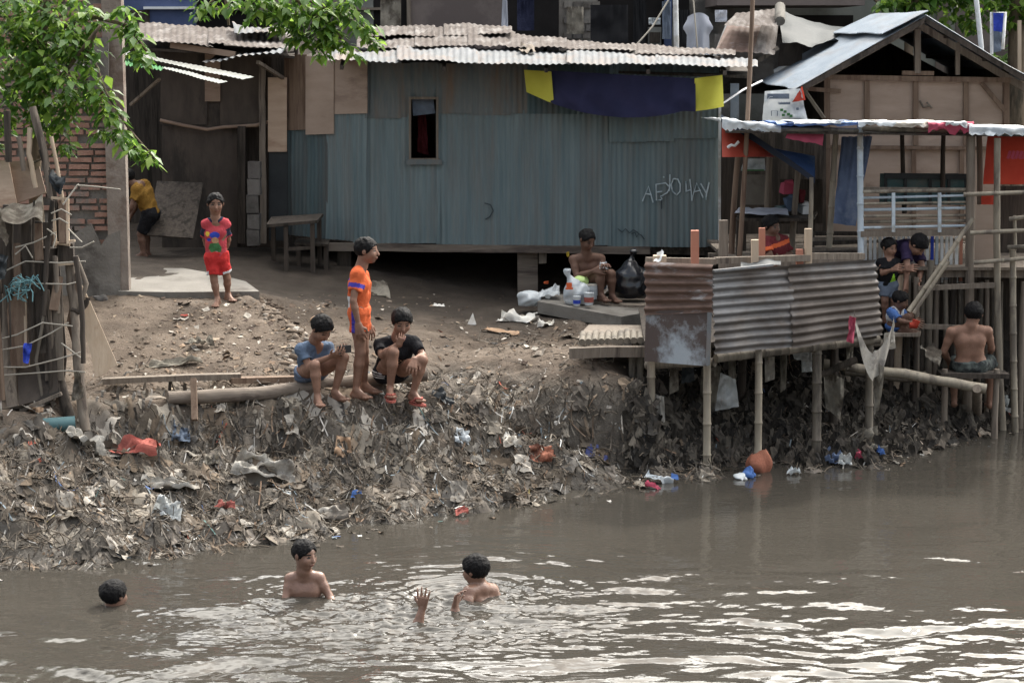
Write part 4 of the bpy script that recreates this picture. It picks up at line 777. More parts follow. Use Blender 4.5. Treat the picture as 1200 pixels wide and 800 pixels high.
# posts
SG = 'stall posts'
def post(label, xa, ya, xb, yb, Y, r, mt, kind='bamboo', name='stall_post', group=SG, toground=False, Yb=None):
    p = P(xa, ya, Y); q = P(xb, yb, Yb or Y)
    if toground: q = dn(q, .3)
    mb = MB(); (mb.bamboo if kind == 'bamboo' else mb.pole)(q, p, W(r, Y)); return single(name, label, 'post', mb, M[mt], group)
post('pale blue bamboo post holding the front of the stall awning', 1008, 141, 1009, 303, 20.95, 4.2, 'bamboo_blue')
post('bamboo post left of the hanging blue tarpaulin', 980, 150, 971, 303, 21.6, 4, 'bamboo')
post('thick grey main post at the right end of the slatted railing', 1138, 155, 1137, 390, 20.9, 6, 'wood_grey', 'pole', toground=True)
post('dark thin inner post above the left part of the slatted railing', 1057, 152, 1060, 250, 22.4, 3, 'wood_dark', 'pole')
post('dark thin inner post above the right part of the slatted railing', 1106, 150, 1105, 232, 22.2, 3, 'wood_dark', 'pole')
post('slender grey post just right of the thick grey main post', 1147, 150, 1148, 300, 22.0, 4, 'wood_grey', 'pole')
post('leaning weathered post in front of the red tarpaulin', 1169, 162, 1180, 470, 20.8, 4.5, 'bamboo', 'pole', toground=True)
post('bamboo post at the right picture edge reaching into the water', 1187, 292, 1194, 472, 20.7, 4.5, 'bamboo', 'bamboo', toground=True)
post('short bamboo post under the corner of the blue parasol tarp', 951, 208, 948, 303, 21.0, 3, 'bamboo', 'pole')
post('grey post behind the seated person in maroon', 935, 200, 927, 300, 22.3, 4, 'wood_grey', 'pole')
post('brown post under the left side of the red tarp', 865, 182, 857, 303, 22.2, 4, 'wood_brown', 'pole')
post('grey timber post between the shack corner and the red tarp', 902, 182, 899, 260, 22.8, 4, 'wood_grey', 'pole')
mb = MB(); mb.pole(P(866, 290, 21.3) + V((0, 0, -.2)), P(884, -60, 21.2), W(3, 21.2), .01, 8, taper=.8); single('flagpole', 'very tall thin brown bamboo pole rising past the shack corner', 'pole', mb, M['wood_brown'])
mb = MB(); mb.beam(P(843, 290, 23.7), P(843.5, 125, 23.7), .03, .03); single('corner_batten', 'pale wooden batten up the right corner of the blue shack', 'batten', mb, M['white_paint'])
# awning roof with plastic covers
ra = thing('stall_awning', 'flat stall awning patched with white, blue and pink plastic sheets', 'awning', P(1030, 160, 21.8))
def cov(x0, x1, y0, y1, mt, Yf=20.75, drop=7, amp=.03, yr=None):
    a = P(x0, y0, Yf); b = P(x1, y1, Yf); up = V((0, 2.4, -.10)); mb = MB(); sd = U(0, 50)
    def fn(u, v):
        p = a.lerp(b, u)
        w = float(fbm(u * 6 * (x1 - x0) / 80 + sd, v * 4 + sd, 0, 3))
        if v < .3: return p + V((0, -.02 + .03 * w, -(.3 - v) / .3 * W(drop, 21) * (.6 + .8 * abs(w)))) 
        return p + up * ((v - .3) / .7) + V((0, 0, amp * w * .7))
    mb.grid(fn, 30, 16); mb.build('plastic_cover', M[mt], ra)
cov(846, 915, 138, 146, 'plastic_white', 20.9, 14); cov(910, 1012, 144, 143, 'plastic_blue', 20.8, 4); cov(930, 985, 143, 142, 'plastic_white', 20.72, 3); cov(1005, 1050, 142, 142, 'plastic_white', 20.78, 5); cov(1044, 1095, 143, 143, 'paper', 20.8, 6); cov(1088, 1142, 144, 145, 'cloth_pink', 20.74, 9); cov(1108, 1134, 142, 143, 'plastic_white', 20.7, 5); cov(1136, 1240, 147, 150, 'plastic_white', 20.7, 12)
mb = MB(); mb.plate([P(850, 150, 20.9), P(1240, 155, 20.8), P(1240, 148, 23.6), P(850, 146, 23.6)], .02, (0, 0, 1)); mb.v = [(a, b, c - .03) for a, b, c in mb.v]; mb.build('roof_board', M['wood_dark'], ra)
for a, b in (((900, 152), (1010, 153)), ((1008, 151), (1140, 154)), ((1138, 155), (1230, 158))): mb = MB(); mb.bamboo(P(*a, 20.95), P(*b, 20.95), .03); mb.build('roof_pole', M['bamboo'], ra)
mb = MB(); mb.cloth(P(920, 163, 20.9), P(964, 171, 20.9), P(966, 150, 21.0), P(925, 150, 21.0), amp=.02); single('pink_cloth', 'crimson cloth hanging under the stall awning', 'cloth', mb, M['cloth_pink'])
# parasol tarp, red and blue
pt = thing('tarp_canopy', 'low red tarp canopy with a navy and blue edge beside the blue shack', 'canopy', P(890, 205, 21.6))
mb = MB(); mb.grid(lambda u, v: P(846 + 62 * u, (138 + 46 * u) + v * (46 - 46 * u) , 21.5 - .3 * v) + V((0, .03 * math.sin(6 * u + 4 * v), 0)), 14, 10); mb.build('red_panel', M['tarp_orange'], pt)
mb = MB(); mb.grid(lambda u, v: P(845 + 110 * u, 134 + 74 * u - 5 * math.sin(math.pi * u) * .4 + v * (9 - 2 * u), 21.4 - .2 * u - .05 * v), 20, 3); mb.build('navy_edge', M['tarp_navy'], pt)
mb = MB(); mb.grid(lambda u, v: P(902 + 53 * u, 173 + 35 * u * (1 if v > .5 else v * 2) + (10 * u if v <= .5 else 0) * (1 - v), 21.4 + (1 - v) * .9), 12, 6); mb.build('blue_panel', M['plastic_blue'], pt)
mb = MB(); mb.tube([P(853, 173, 21.2), P(857, 170, 21.18), P(861, 171, 21.18), P(866, 166, 21.17)], .016, 6); mb.build('white_mark', M['white_paint'], pt)
# tarpaulins
mb = MB(); mb.cloth(P(977, 262, 21.5), P(1003, 265, 21.4), P(1022, 160, 21.6), P(985, 160, 21.7), 14, 16, amp=.03, folds=.02); single('blue_tarpaulin', 'faded dark blue tarpaulin hanging behind the pale blue post', 'tarpaulin', mb, M['tarp_blue'])
mb = MB(); mb.cloth(P(1152, 216, 21.6), P(1245, 216, 21.3), P(1245, 160, 21.3), P(1157, 158, 21.6), 14, 10, amp=.04); tr_ = single('red_tarpaulin', 'bright red tarpaulin wall at the right edge below the awning', 'tarpaulin', mb, M['tarp_red'])
mb = MB()
for k in range(5): a = P(1181 + k * 4.6, 186, 21.15); mb.beam(a, P(1184 + k * 4.6, 177, 21.15), .03, .008); mb.beam(a, P(1184.5 + k * 4.6, 186 if k % 2 else 181, 21.15), .02, .008)
mb.build('faded_letters', M['cloth_pink'], tr_)
mb = MB(); mb.cloth(P(1150, 245, 21.9), P(1170, 245, 21.9), P(1170, 225, 21.9), P(1150, 225, 21.9), 6, 6, amp=.02); single('red_cloth', 'small red cloth scrap below the red tarpaulin', 'cloth', mb, M['tarp_red'])
# slatted bamboo railing
rl = thing('slatted_railing', 'pale blue bamboo slatted railing across the stall front', 'railing', P(1075, 300, 20.9))
for k, y in enumerate((224, 231, 238, 245, 252.5, 259, 266)):
    mb = MB(); mb.bamboo(P(1010, y + 1, 20.95 + .05 * (k % 2)), P(1139, y - 1 + U(-1, 1), 20.95), W(U(1.7, 2.5), 21)); mb.build('slat', M['bamboo_blue' if k in (1, 6, 3) else 'bamboo'], rl)
for x in (1047, 1101): mb = MB(); mb.beam(P(x, 272, 20.88), P(x, 226, 20.88), W(4, 21), .02); mb.build('upright', M['bamboo_blue'], rl)
mb = MB(); mb.beam(P(1008, 274, 20.95), P(1142, 272, 20.95), .08, .06); mb.build('bottom_rail', M['wood_grey'], rl)
mb = MB(); mb.beam(P(1008, 222, 21.05), P(1138, 223, 21.05), .03, .05); mb.build('top_board', M['wood_grey'], rl)
# picket fence
pf = thing('picket_fence', 'low fence of painted white pickets with blue and red ones', 'fence', P(1070, 330, 21.3))
for k in range(21):
    x = 1014 + k * 5.6; mt = 'white_paint' if k not in (14, 15, 11, 20) else ('fab_cobalt' if k == 14 else 'wood_red' if k in (11, 20) else 'bamboo_blue')
    mb = MB(); mb.beam(P(x + U(-1, 1), 331, 21.2), P(x + U(-.5, .5), 277, 21.2), W(3.4, 21), .02, up=(0, 1, 0)); mb.build('picket', M[mt], pf)
for y in (283, 322): mb = MB(); mb.beam(P(1012, y, 21.24), P(1133, y - 2, 21.24), .04, .03); mb.build('rail', M['bamboo'], pf)
# right hand bamboo fence
bf = thing('bamboo_fence', 'bamboo pole fence along the deck at the right edge', 'fence', P(1180, 305, 20.9))
for a, b, mt in (((1128, 228), (1245, 224), 'bamboo'), ((1136, 273), (1245, 268), 'bamboo'), ((1140, 308), (1245, 299), 'bamboo'), ((1182, 257), (1245, 248), 'bamboo'), ((1180, 290), (1245, 287), 'bamboo_dark')):
    mb = MB(); mb.bamboo(P(*a, 20.7), P(*b, 20.5), W(2.8, 21)); mb.build('rail', M[mt], bf)
mb = MB(); mb.bamboo(P(1190, 292, 20.72), P(1189, 252, 20.72), W(2, 21)); mb.build('upright', M['bamboo'], bf)
mb = MB(); mb.plate([P(1140, 306, 21.6), P(1172, 306, 21.6), P(1172, 240, 21.6), P(1140, 240, 21.6)], .02); single('plywood_screen', 'pale plywood screen between the two right posts', 'board', mb, M['ply_panel'])
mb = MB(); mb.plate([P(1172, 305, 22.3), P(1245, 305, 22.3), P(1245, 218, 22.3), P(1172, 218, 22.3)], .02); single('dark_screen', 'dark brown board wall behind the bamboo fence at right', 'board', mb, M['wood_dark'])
mb = MB(); mb.bamboo(P(1064, 366, 20.5), P(1140, 256, 20.75), W(3.2, 20.6)); single('bamboo_pole', 'long pale bamboo pole leaning diagonally against the main post', 'pole', mb, M['bamboo'])
mb = MB(); mb.bamboo(P(1070, 368, 20.48), P(1112, 306, 20.55), W(2.4, 20.6)); single('bamboo_pole', 'thinner short bamboo pole lying along the long diagonal pole', 'pole', mb, M['bamboo'])
# crate row and dark wall behind the railing
cr = thing('crate', 'dark teal crate behind the slatted railing', 'crate', P(1085, 240, 22.3))
mb = MB(); a, b = P(1038, 240, 22.3), P(1132, 206, 22.3); mb.box(((a.x + b.x) / 2, 22.5, (a.z + b.z) / 2), b.x - a.x, .4, b.z - a.z); mb.build('body', M['teal'], cr)
mb = MB(); mb.beam(P(1036, 206, 22.25), P(1134, 207, 22.25), .04, .06)
for x in (1038, 1061, 1090, 1112, 1132): mb.beam(P(x, 240, 22.26), P(x, 206, 22.26), .03, .03)
mb.build('rim', M['tarp_black'], cr)
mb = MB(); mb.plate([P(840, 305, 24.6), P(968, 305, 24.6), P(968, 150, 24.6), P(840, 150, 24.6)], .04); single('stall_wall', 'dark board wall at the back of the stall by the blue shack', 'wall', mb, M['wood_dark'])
mb = MB(); mb.plate([P(870, 240, 23.4), P(903, 240, 23.4), P(903, 205, 23.4), P(870, 205, 23.4)], .02); single('upright_board', 'grey upright panel standing under the red tarp canopy', 'panel', mb, M['concrete'])
mb = MB(); mb.cloth(P(868, 200, 23.0), P(897, 200, 23.0), P(896, 186, 23.0), P(872, 186, 23.0), amp=.02); sg = single('sign', 'small white and green sign under the red tarp canopy', 'sign', mb, M['plastic_white'])
mb = MB(); mb.beam(P(870, 199.5, 22.96), P(895, 199.5, 22.96), .07, .012)
mb.build('green_band', M['fab_green'], sg)
sh = thing('stall_table', 'stall table under a patterned cloth behind the person in maroon', 'table', P(900, 300, 22.2))
mb = MB(); mb.plate([P(862, 256, 21.9), P(952, 256, 21.9), P(958, 248, 22.6), P(868, 246, 22.6)], .03, (0, 0, 1)); mb.build('table_top', M['wood_dark'], sh)
for x, Yq in ((866, 22), (948, 22), (872, 22.5), (952, 22.5)): mb = MB(); p = P(x, 256, Yq); mb.beam(V((p.x, p.y, DZ + .02)), p, .05, .05, up=(0, 1, 0)); mb.build('leg', M['wood_dark'], sh)
mb = MB(); mb.cloth(P(860, 254, 21.85), P(925, 256, 21.85), P(920, 247, 22.5), P(866, 246, 22.5), amp=.02); mb.v = [(a, b, c + .04) for a, b, c in mb.v]; single('table_cloth', 'pale crumpled cloth lying on the stall table', 'cloth', mb, M['cloth_grey'])
for i, (x, y, w, h, mt, lb_) in enumerate(((923, 221, 14, 14, 'cloth_pink', 'stack of pink and yellow snack packets on a stall shelf'), (926, 238, 12, 14, 'fab_skyblue', 'pale blue packet bundle below the pink snack packets'), (942, 246, 9, 12, 'white_paint', 'white square tub hanging beside the grey stall post'), (938, 232, 8, 12, 'fab_maroon', 'dark red packet bundle on the stall shelf'), (912, 250, 16, 8, 'teal', 'teal bundle on the stall table'))):
    mb = MB(); mb.box(P(x, y, 22.4), W(w, 22), .15, W(h, 22), .2, .02); mb.box(P(x + 2, y - h * .5 - 2, 22.38), W(w * .7, 22), .12, W(5, 22), -.2, .02); single('goods', lb_, 'packets', mb, M[mt])
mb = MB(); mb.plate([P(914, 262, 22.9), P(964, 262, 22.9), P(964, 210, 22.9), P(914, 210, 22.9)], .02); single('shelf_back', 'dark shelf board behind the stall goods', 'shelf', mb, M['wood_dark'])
wp = thing('wood_pile', 'stacked dark planks on the deck below the blue tarpaulin', 'planks', P(985, 300, 21.4))
for k in range(5): mb = MB(); mb.beam(P(950, 298 - k * 6, 21.5 + .1 * k), P(1004, 297 - k * 6 + U(-2, 2), 21.5 + .1 * k), .10, .04, jit=.005); mb.build('plank', M['wood_grey' if k % 2 else 'wood_dark'], wp)
# stakes: dense row of upright poles below the deck
lab = 'weathered grey-brown stake in the dense upright row below the stalls'
for k, (x, y0, y1, Y, r, mt) in enumerate([(1043, 318, 420, 21.0, 4, 0), (1055, 322, 345, 20.9, 5, 2), (1064, 322, 400, 20.9, 4.2, 0), (1074, 325, 420, 20.8, 4.2, 1), (1082, 322, 430, 20.95, 4, 0), (1090, 305, 432, 20.9, 5, 0), (1099, 320, 432, 21.0, 4, 1), (1108, 328, 432, 20.95, 3.5, 0), (1117, 322, 430, 21.1, 4, 1), (1126, 330, 440, 21.0, 3.4, 0), (1150, 330, 470, 21.1, 3.2, 0), (1157, 328, 480, 21.0, 3, 1), (1164, 332, 480, 21.1, 3, 0), (1173, 330, 485, 21.2, 3, 0), (1200, 330, 480, 20.9, 4, 1), (1207, 320, 480, 21.0, 4, 0), (1216, 320, 480, 20.9, 4, 0)]):
    p = P(x, y0, Y); q = dn(P(x + U(-3, 3), y1, Y), .3); mb = MB(); mb.pole(q, p, W(r, Y), .01); single('stake', lab, 'stake', mb, M[('bamboo_dark', 'wood_grey', 'wood_pale')[mt]], 'row of stakes below the stalls')
for a, b in (((1076, 338), (1165, 334)), ((1080, 382), (1130, 384))):
    mb = MB(); mb.beam(P(*a, 20.75), P(*b, 20.75), .04, .05, jit=.003); single('cross_rail', 'upper cross rail nailed over the stake row' if a[1] < 350 else 'lower cross rail nailed over the stake row', 'rail', mb, M['wood_grey'])
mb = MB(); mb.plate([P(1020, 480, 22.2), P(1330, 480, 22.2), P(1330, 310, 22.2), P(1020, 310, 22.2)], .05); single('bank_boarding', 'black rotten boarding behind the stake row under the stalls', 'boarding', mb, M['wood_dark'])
mb = MB(); mb.plate([P(1040, 391, 20.4), P(1078, 391, 20.4), P(1080, 386, 21.0), P(1042, 386, 21.0)], .03, (0, 0, 1)); pk = single('plank', 'short plank where the child in blue and white squats', 'plank', mb, M['wood_grey'])
for x in (1046, 1074):
    mb = MB(); p = P(x, 392, 20.6); mb.pole(dn(p), p, .03); mb.build('leg', M['wood_dark'], pk)
bn2 = thing('bench', 'rough plank bench carrying the shirtless man over the mud', 'bench', P(1140, 470, 20.4))
mb = MB(); mb.beam(P(1100, 438, 20.4), P(1180, 439, 20.4), .22, .05, jit=.003); mb.build('seat', M['wood_dark'], bn2)
for x in (1107, 1168): mb = MB(); p = P(x, 438, 20.35); mb.pole(V((p.x, p.y, -.3)), p + V((0, 0, .05)), .035); mb.build('leg', M['wood_grey'], bn2)
mb = MB(); mb.cloth(P(1076, 408, 20.4), P(1100, 430, 20.3), P(1104, 410, 20.4), P(1092, 404, 20.5), amp=.05); single('dark_rag', 'dark rag snagged on the log end beside the bench', 'rag', mb, M['cloth_rag'])
# ================================================================ makeshift fence and junk at the left
ff = thing('makeshift_fence', 'tied fence of old posts, planks and wire at the left bank', 'fence', P(50, 500, 17.2))
def fpost(pts, r, mt, name='post', Y=17.5, jit=.05):
    mb = MB(); n = []
    pts = [P(x, y, Y + (yy if len(q) else 0)) for (x, y, *q) in pts for yy in ([q[0]] if q else [0])]
    for a, b in zip(pts[:-1], pts[1:]):
        for k in range(4): n.append(a.lerp(b, k / 4))
    n.append(pts[-1]); mb.tube([p + V((U(-1, 1), U(-1, 1), 0)) * W(r, Y) * .12 for p in n], [W(r, Y) * U(.9, 1.1) for _ in n], 9); return mb.build(name, M[mt], ff)
def fplank(x0, y0, x1, y1, w, mt, Y=17.5, name='plank', d=.025):
    mb = MB(); mb.beam(P(x1, y1, Y - .1), P(x0, y0, Y), W(w, Y), d, up=(0, 1, 0), jit=.003); return mb.build(name, M[mt], ff)
for a in (([(60, 232), (52, 180), (38, 125)], 4.5, 'wood_grey'), ([(10, 350), (9, 240)], 6, 'wood_dark'), ([(33, 345), (31, 250)], 7, 'wood_dark'), ([(62, 480), (58, 380), (57, 290)], 9, 'wood_dark'), ([(100, 505, -.3), (92, 430, -.15), (86, 350), (80, 300)], 6, 'wood_grey'), ([(88, 400), (82, 380), (92, 320)], 4, 'wood_brown'), ([(82, 490, -.2), (66, 430), (48, 390), (36, 345)], 6, 'wood_dark'), ([(16, 490, -.2), (10, 420), (4, 345)], 7, 'wood_grey'), ([(70, 290), (62, 215), (48, 175)], 3.4, 'wood_dark'), ([(74, 240), (66, 190), (60, 160)], 2.4, 'wood_pale'), ([(42, 220), (34, 180), (35, 150)], 3, 'wood_pale'), ([(28, 200), (22, 160)], 3, 'wood_grey'), ([(10, 190), (8, 130)], 4, 'wood_dark')): fpost(*a)
for a in ((20, 285, 21, 352, 8, 'wood_brown'), (44, 262, 46, 305, 10, 'wood_brown'), (18, 345, 24, 430, 22, 'wood_brown'), (62, 330, 64, 446, 22, 'wood_grey'), (29, 345, 31, 425, 3, 'wood_pale'), (62, 230, 65, 288, 3, 'wood_pale'), (79, 232, 80, 286, 3, 'wood_pale'), (72, 235, 73, 285, 8, 'wood_brown')): fplank(*a)
mb = MB(); mb.box(P(78, 297, 17.5), W(17, 17.5), .12, W(26, 17.5), .1, .006); mb.build('block', M['wood_dark'], ff)
for x0, y0, x1, y1, w in ((60, 232, 80, 233, 3), (62, 284, 82, 287, 3), (70, 284, 88, 282, 3), (68, 310, 92, 308, 4)):
    mb = MB(); mb.beam(P(x0, y0, 17.42), P(x1, y1, 17.42), W(w, 17.5), .02); mb.build('crosspiece', M['wood_pale'], ff)
mb = MB(); mb.plate([P(22, 475, 17.3), P(70, 462, 17.3), P(68, 425, 17.5), P(20, 430, 17.5)], .02); mb.build('dark_panel', M['plywood_dark'], ff)
mb = MB(); mb.beam(P(24, 481, 17.2), P(72, 461, 17.2), W(6, 17.3), .03); mb.build('pale_batten', M['wood_grey'], ff)
mb = MB()
for pts in ([(-10, 400), (20, 392), (50, 378), (85, 382)], [(-10, 412), (30, 405), (60, 390), (80, 378)], [(-10, 430), (30, 430), (70, 420), (96, 412)], [(-5, 440), (40, 437), (80, 434), (100, 436)], [(18, 290), (40, 284), (66, 272)], [(18, 298), (30, 288), (38, 302)], [(5, 318), (30, 306), (70, 308), (100, 306)], [(15, 336), (40, 332), (80, 333), (92, 330)], [(60, 250), (72, 245), (84, 252)], [(74, 240), (90, 218), (92, 216)], [(90, 217), (115, 219), (141, 222)], [(82, 290), (96, 290), (110, 283)], [(80, 268), (96, 284)], [(56, 260), (70, 256), (80, 262)], [(40, 470), (52, 510)], [(72, 402), (96, 420)], [(55, 268), (66, 276), (62, 290)]):
    mb.tube([P(x, y, 17.33 - .05 * R()) for x, y in pts], .007, 5)
mb.build('wire', M['rope'], ff)
mb = MB()
for k in range(34):
    a = P(24 + U(-12, 14), 332 + U(-6, 10), 17.25 + U(-.05, .05)); mb.tube([a, a + V((U(-.08, .08), U(-.04, .04), U(-.05, .06))), a + V((U(-.12, .12), U(-.05, .05), U(-.12, .05)))], .006, 4)
mb.build('blue_string', M['rope_blue'], ff)
mb = MB(); mb.plate([P(-30, 510, 17.9), P(70, 505, 17.9), P(78, 420, 17.9), P(66, 262, 18.0), P(-30, 250, 18.0)], .02); mb.build('back_board', M['wood_dark'], ff)
for k in range(15):
    x = U(-6, 98); y1 = U(360, 500); y0 = y1 - U(70, 190); y0 = max(y0, 235 if x < 70 else 300); fpost([(x + U(-8, 8), y1), (x + U(-4, 4), (y0 + y1) / 2), (x + U(-9, 9), y0)], U(1.2, 3.2), random.choice(('wood_grey', 'wood_dark', 'wood_dark', 'wood_brown', 'bamboo_dark')), 'stick', 17.3 + U(-.15, .3))
for k in range(9):
    x = U(0, 84); y = U(300, 470); fplank(x, y, x + U(-7, 7), y + U(35, 80), U(5, 11), random.choice(('wood_grey', 'wood_dark', 'wood_brown', 'plywood_dark')), 17.45 + U(-.1, .3))
for nm, lb_, q, mt in (('rag', 'dark rag drooping over the top of the fence at the left edge', ((-8, 330), (6, 326), (8, 300), (-8, 296)), 'tarp_black'), ('rag', 'grimy rag hung low on the right end of the fence', ((84, 470), (98, 466), (96, 436), (88, 434)), 'cloth_rag'), ('rag', 'brown sacking wedged low between the fence sticks', ((30, 500), (52, 502), (50, 478), (34, 476)), 'cardboard')):
    rag(nm, lb_, 'rag', q, 17.15, mt, .05)
rag('blue_rag', 'small ultramarine rag tied to the wire of the fence', 'rag', ((27, 424), (33, 426), (37, 402), (28, 402)), 17.2, 'fab_cobalt', .04, 0, 6, 8)
mb = MB(); mb.cloth(P(-8, 262, 17.1), P(4, 290, 17.2), P(10, 245, 17.5), P(-10, 236, 17.5), amp=.05); mb.grid(lambda u, v: P(2 + 48 * u, 246 - 16 * u + v * (12 + 20 * u * (1 - .3 * math.sin(9 * u))), 17.5 - .35 * v) + V((0, 0, .03 * math.sin(7 * u + 3 * v))), 16, 8); single('canvas_flap', 'beige canvas flap draped over the fence posts', 'canvas', mb, M['cloth_rag'])
mb = MB(); mb.plate([P(-25, 244, 17.9), P(20, 240, 17.9), P(10, 188, 18.1), P(-25, 188, 18.1)], .012); single('cardboard_sheet', 'tan cardboard sheet leaning behind the fence at the left edge', 'cardboard', mb, M['plywood_pale'])
mb = MB(); mb.plate([P(20, 238, 18.0), P(54, 226, 18.0), P(44, 188, 18.2), P(11, 189, 18.2)], .012); single('brown_sheet', 'brown board propped between the cardboard sheet and the leaning pole', 'board', mb, M['plywood'])
mb = MB(); mb.cloth(P(58, 205, 17.5), P(76, 228, 17.4), P(79, 200, 17.4), P(60, 198, 17.5), 10, 8, amp=.05, sag=.06); single('rubber_flap', 'bent grey-black rubber flap stuck on the fence top', 'rubber', mb, M['tarp_black'])
mb = MB(); sdp = [(91, 338), (96, 334), (104, 350), (138, 428), (128, 432), (124, 438), (112, 442), (104, 405), (92, 372)]
mb.plate([P(x, y, 17.6 - (y - 340) * .0016) for x, y in sdp][::-1], .015); single('leaning_board', 'pale split board leaning on the right end of the fence', 'board', mb, M['wood_pale'])
fpost([(84, 362), (92, 366), (100, 358), (103, 349)], 3, 'wood_dark', 'branch', 17.45)
mb = MB(); mb.tube([P(28, 500, 17.0), P(60, 498, 17.0), P(88, 496, 17.05)], [W(9, 17)] * 3, 12); single('pipe', 'dull teal pipe lying under the makeshift fence', 'pipe', mb, M['teal'])
# bamboo log and planks along the bank top, used as a seat
log('log', 'long driftwood log along the bank top under the seated boys', 'log', [P(196, 466, 17.75), P(300, 462, 18.0), P(390, 450, 18.35), P(500, 438, 18.6)], .062, 'wood_beam')
mb = MB(); mb.beam(P(120, 446, 18.0), P(282, 440, 18.25), .10, .05, jit=.004); single('plank', 'grey plank lying behind the driftwood log, left part', 'plank', mb, M['wood_grey'])
mb = MB(); mb.beam(P(270, 446, 18.2), P(352, 443, 18.45), .09, .05, jit=.004); single('plank', 'darker plank behind the boy in blue', 'plank', mb, M['wood_brown'])
mb = MB(); mb.beam(P(228, 492, 17.6), P(227, 444, 17.8), .05, .05, up=(0, 1, 0), jit=.004); single('peg', 'short wooden peg wedged before the driftwood log', 'peg', mb, M['wood_brown'])
for i, x in enumerate((252, 262)):
    c = P(x, 463, 17.95); mb = MB(); mb.tube([c + V((.0, math.cos(t) * .075, math.sin(t) * .075)) for t in np.linspace(0, 6.28, 12)], .010, 5, False); single('lashing', 'rope lashing round the driftwood log, ' + ('left one' if i == 0 else 'right one'), 'rope', mb, M['rope'])
# ================================================================ trees
def leaves(name, par, cl, mts, L=(.06, .17)):
    mb = MB()
    for (px, py, rad, n, Y) in cl:
        c = P(px, py, Y); r = W(rad, Y); n = int(n * 1.8)
        while n > 0:
            d = V((random.gauss(0, 1), random.gauss(0, 1), random.gauss(0, 1))).normalized(); q = c + d * r * R() ** .45 * V((1, 1, 1)).x; q.y = c.y + (q.y - c.y) * .9
            a = U(0, 6.28); m_ = random.choice((2, 3, 4))
            for k in range(m_):
                ld = V((math.cos(a + k * 1.3), math.sin(a + k * 1.3), U(-1.1, -.1))); mb.cur = 0 if R() < .6 else 1
                l = U(*L); mb.leaf(q + ld * .02, ld, (U(-.4, .4), U(-.4, .4), 1), l, l * U(.4, .52))
            n -= m_
    return mb.build(name, [M[x] for x in mts], par)
tr = thing('tree', 'leafy tree overhanging the brick wall and shack roofs at upper left', 'tree', dn(P(45, 330, 18.0), 0))
mb = MB(); p0 = dn(P(48, 400, 18.3)); mb.tube([p0, P(46, 300, 18.3), P(40, 200, 18.2), P(44, 120, 18.2), P(50, 40, 18.3), P(60, -60, 18.4)], [.075, .07, .06, .055, .045, .035], 9); mb.build('trunk', M['bark'], tr)
for pts, r in (([(44, 120, 18.2), (80, 80, 18), (110, 40, 17.9), (118, 30, 17.9)], 3), ([(50, 40, 18.3), (110, 20, 18.2), (150, 30, 18.1), (172, 60, 18)], 3), ([(110, 70, 18), (125, 110, 17.9), (150, 150, 17.8), (182, 186, 17.7)], 1.6), ([(42, 190, 18.2), (72, 150, 18), (82, 135, 18)], 1.6), ([(100, 68, 18), (112, 40, 17.9)], 2.2), ([(60, -60, 18.4), (180, -60, 19.2), (300, -40, 20.2), (360, 10, 20.4), (400, 45, 20.4)], 4), ([(300, -40, 20.2), (260, -10, 20), (240, 10, 20)], 2), ([(360, 0, 20.4), (425, 30, 20.5), (435, 50, 20.5)], 2), ([(265, 0, 20.5), (268, 30, 20.5)], 2.5), ([(34, 193, 17.9), (60, 182, 17.9), (78, 160, 17.9)], 1.4)):
    mb = MB(); n = len(pts); mb.tube([P(*q) for q in pts], [W(r, 18) * (1 - .6 * i / n) for i in range(n)], 7); mb.build('branch', M['bark'], tr)
cl = [(15, 20, 45, 170, 18.2), (55, 50, 45, 170, 18.1), (25, 95, 42, 150, 18.0), (70, 100, 36, 120, 17.9), (95, 55, 28, 70, 18.0), (100, 20, 26, 60, 18.2), (60, 10, 40, 90, 18.4), (148, 22, 18, 40, 18.1), (158, 45, 15, 30, 18.0), (170, 66, 11, 20, 17.9), (115, 105, 22, 46, 17.9), (128, 132, 14, 26, 17.8), (118, 150, 10, 12, 17.8), (140, 158, 12, 20, 17.8), (160, 172, 12, 18, 17.7), (176, 184, 10, 14, 17.7), (62, 152, 12, 16, 17.9), (76, 170, 10, 14, 17.9), (80, 140, 14, 18, 17.9), (2, 140, 18, 34, 18.0), (-30, 60, 60, 200, 18.2), (30, -50, 70, 70, 18.4), (110, -50, 50, 40, 18.6), (45, 128, 22, 40, 18.0), (-10, 165, 14, 16, 18),
      (238, 6, 16, 26, 20), (262, 4, 12, 16, 20.1), (296, 6, 22, 60, 20.3), (326, 14, 24, 80, 20.4), (362, 14, 32, 130, 20.4), (400, 14, 26, 100, 20.5), (350, 42, 14, 24, 20.4), (378, 44, 18, 44, 20.4), (398, 50, 13, 30, 20.5), (428, 34, 14, 34, 20.5), (438, 48, 7, 10, 20.5), (416, 60, 7, 8, 20.5), (372, 62, 7, 8, 20.4), (330, -50, 60, 70, 20.2), (230, -50, 50, 40, 19.8), (420, -30, 40, 30, 20.6)]
leaves('crown', tr, cl, ('leaf_a', 'leaf_b'))
def far_tree(label, x, Y, ytop, cl, r):
    t = thing('tree', label, 'tree', V((P(x, 100, Y).x, Y, 1.2))); b = V((P(x, 100, Y).x, Y, 1.1)); mb = MB(); q = P(x + 3, ytop, Y); mb.tube([b, b.lerp(q, .5) + V((.05, 0, 0)), q], [r, r * .85, r * .6], 9); mb.build('trunk', M['bark'], t)
    for k in range(3): mb = MB(); a = b.lerp(q, .8 + .07 * k); mb.tube([a, a + V((U(-.6, .6), U(-.4, .4), .5)), a + V((U(-1.2, 1.2), U(-.6, .6), 1.0))], [r * .4, r * .3, r * .15], 6); mb.build('limb', M['bark'], t)
    leaves('crown', t, cl, ('leaf_a', 'leaf_b'), (.14, .24))
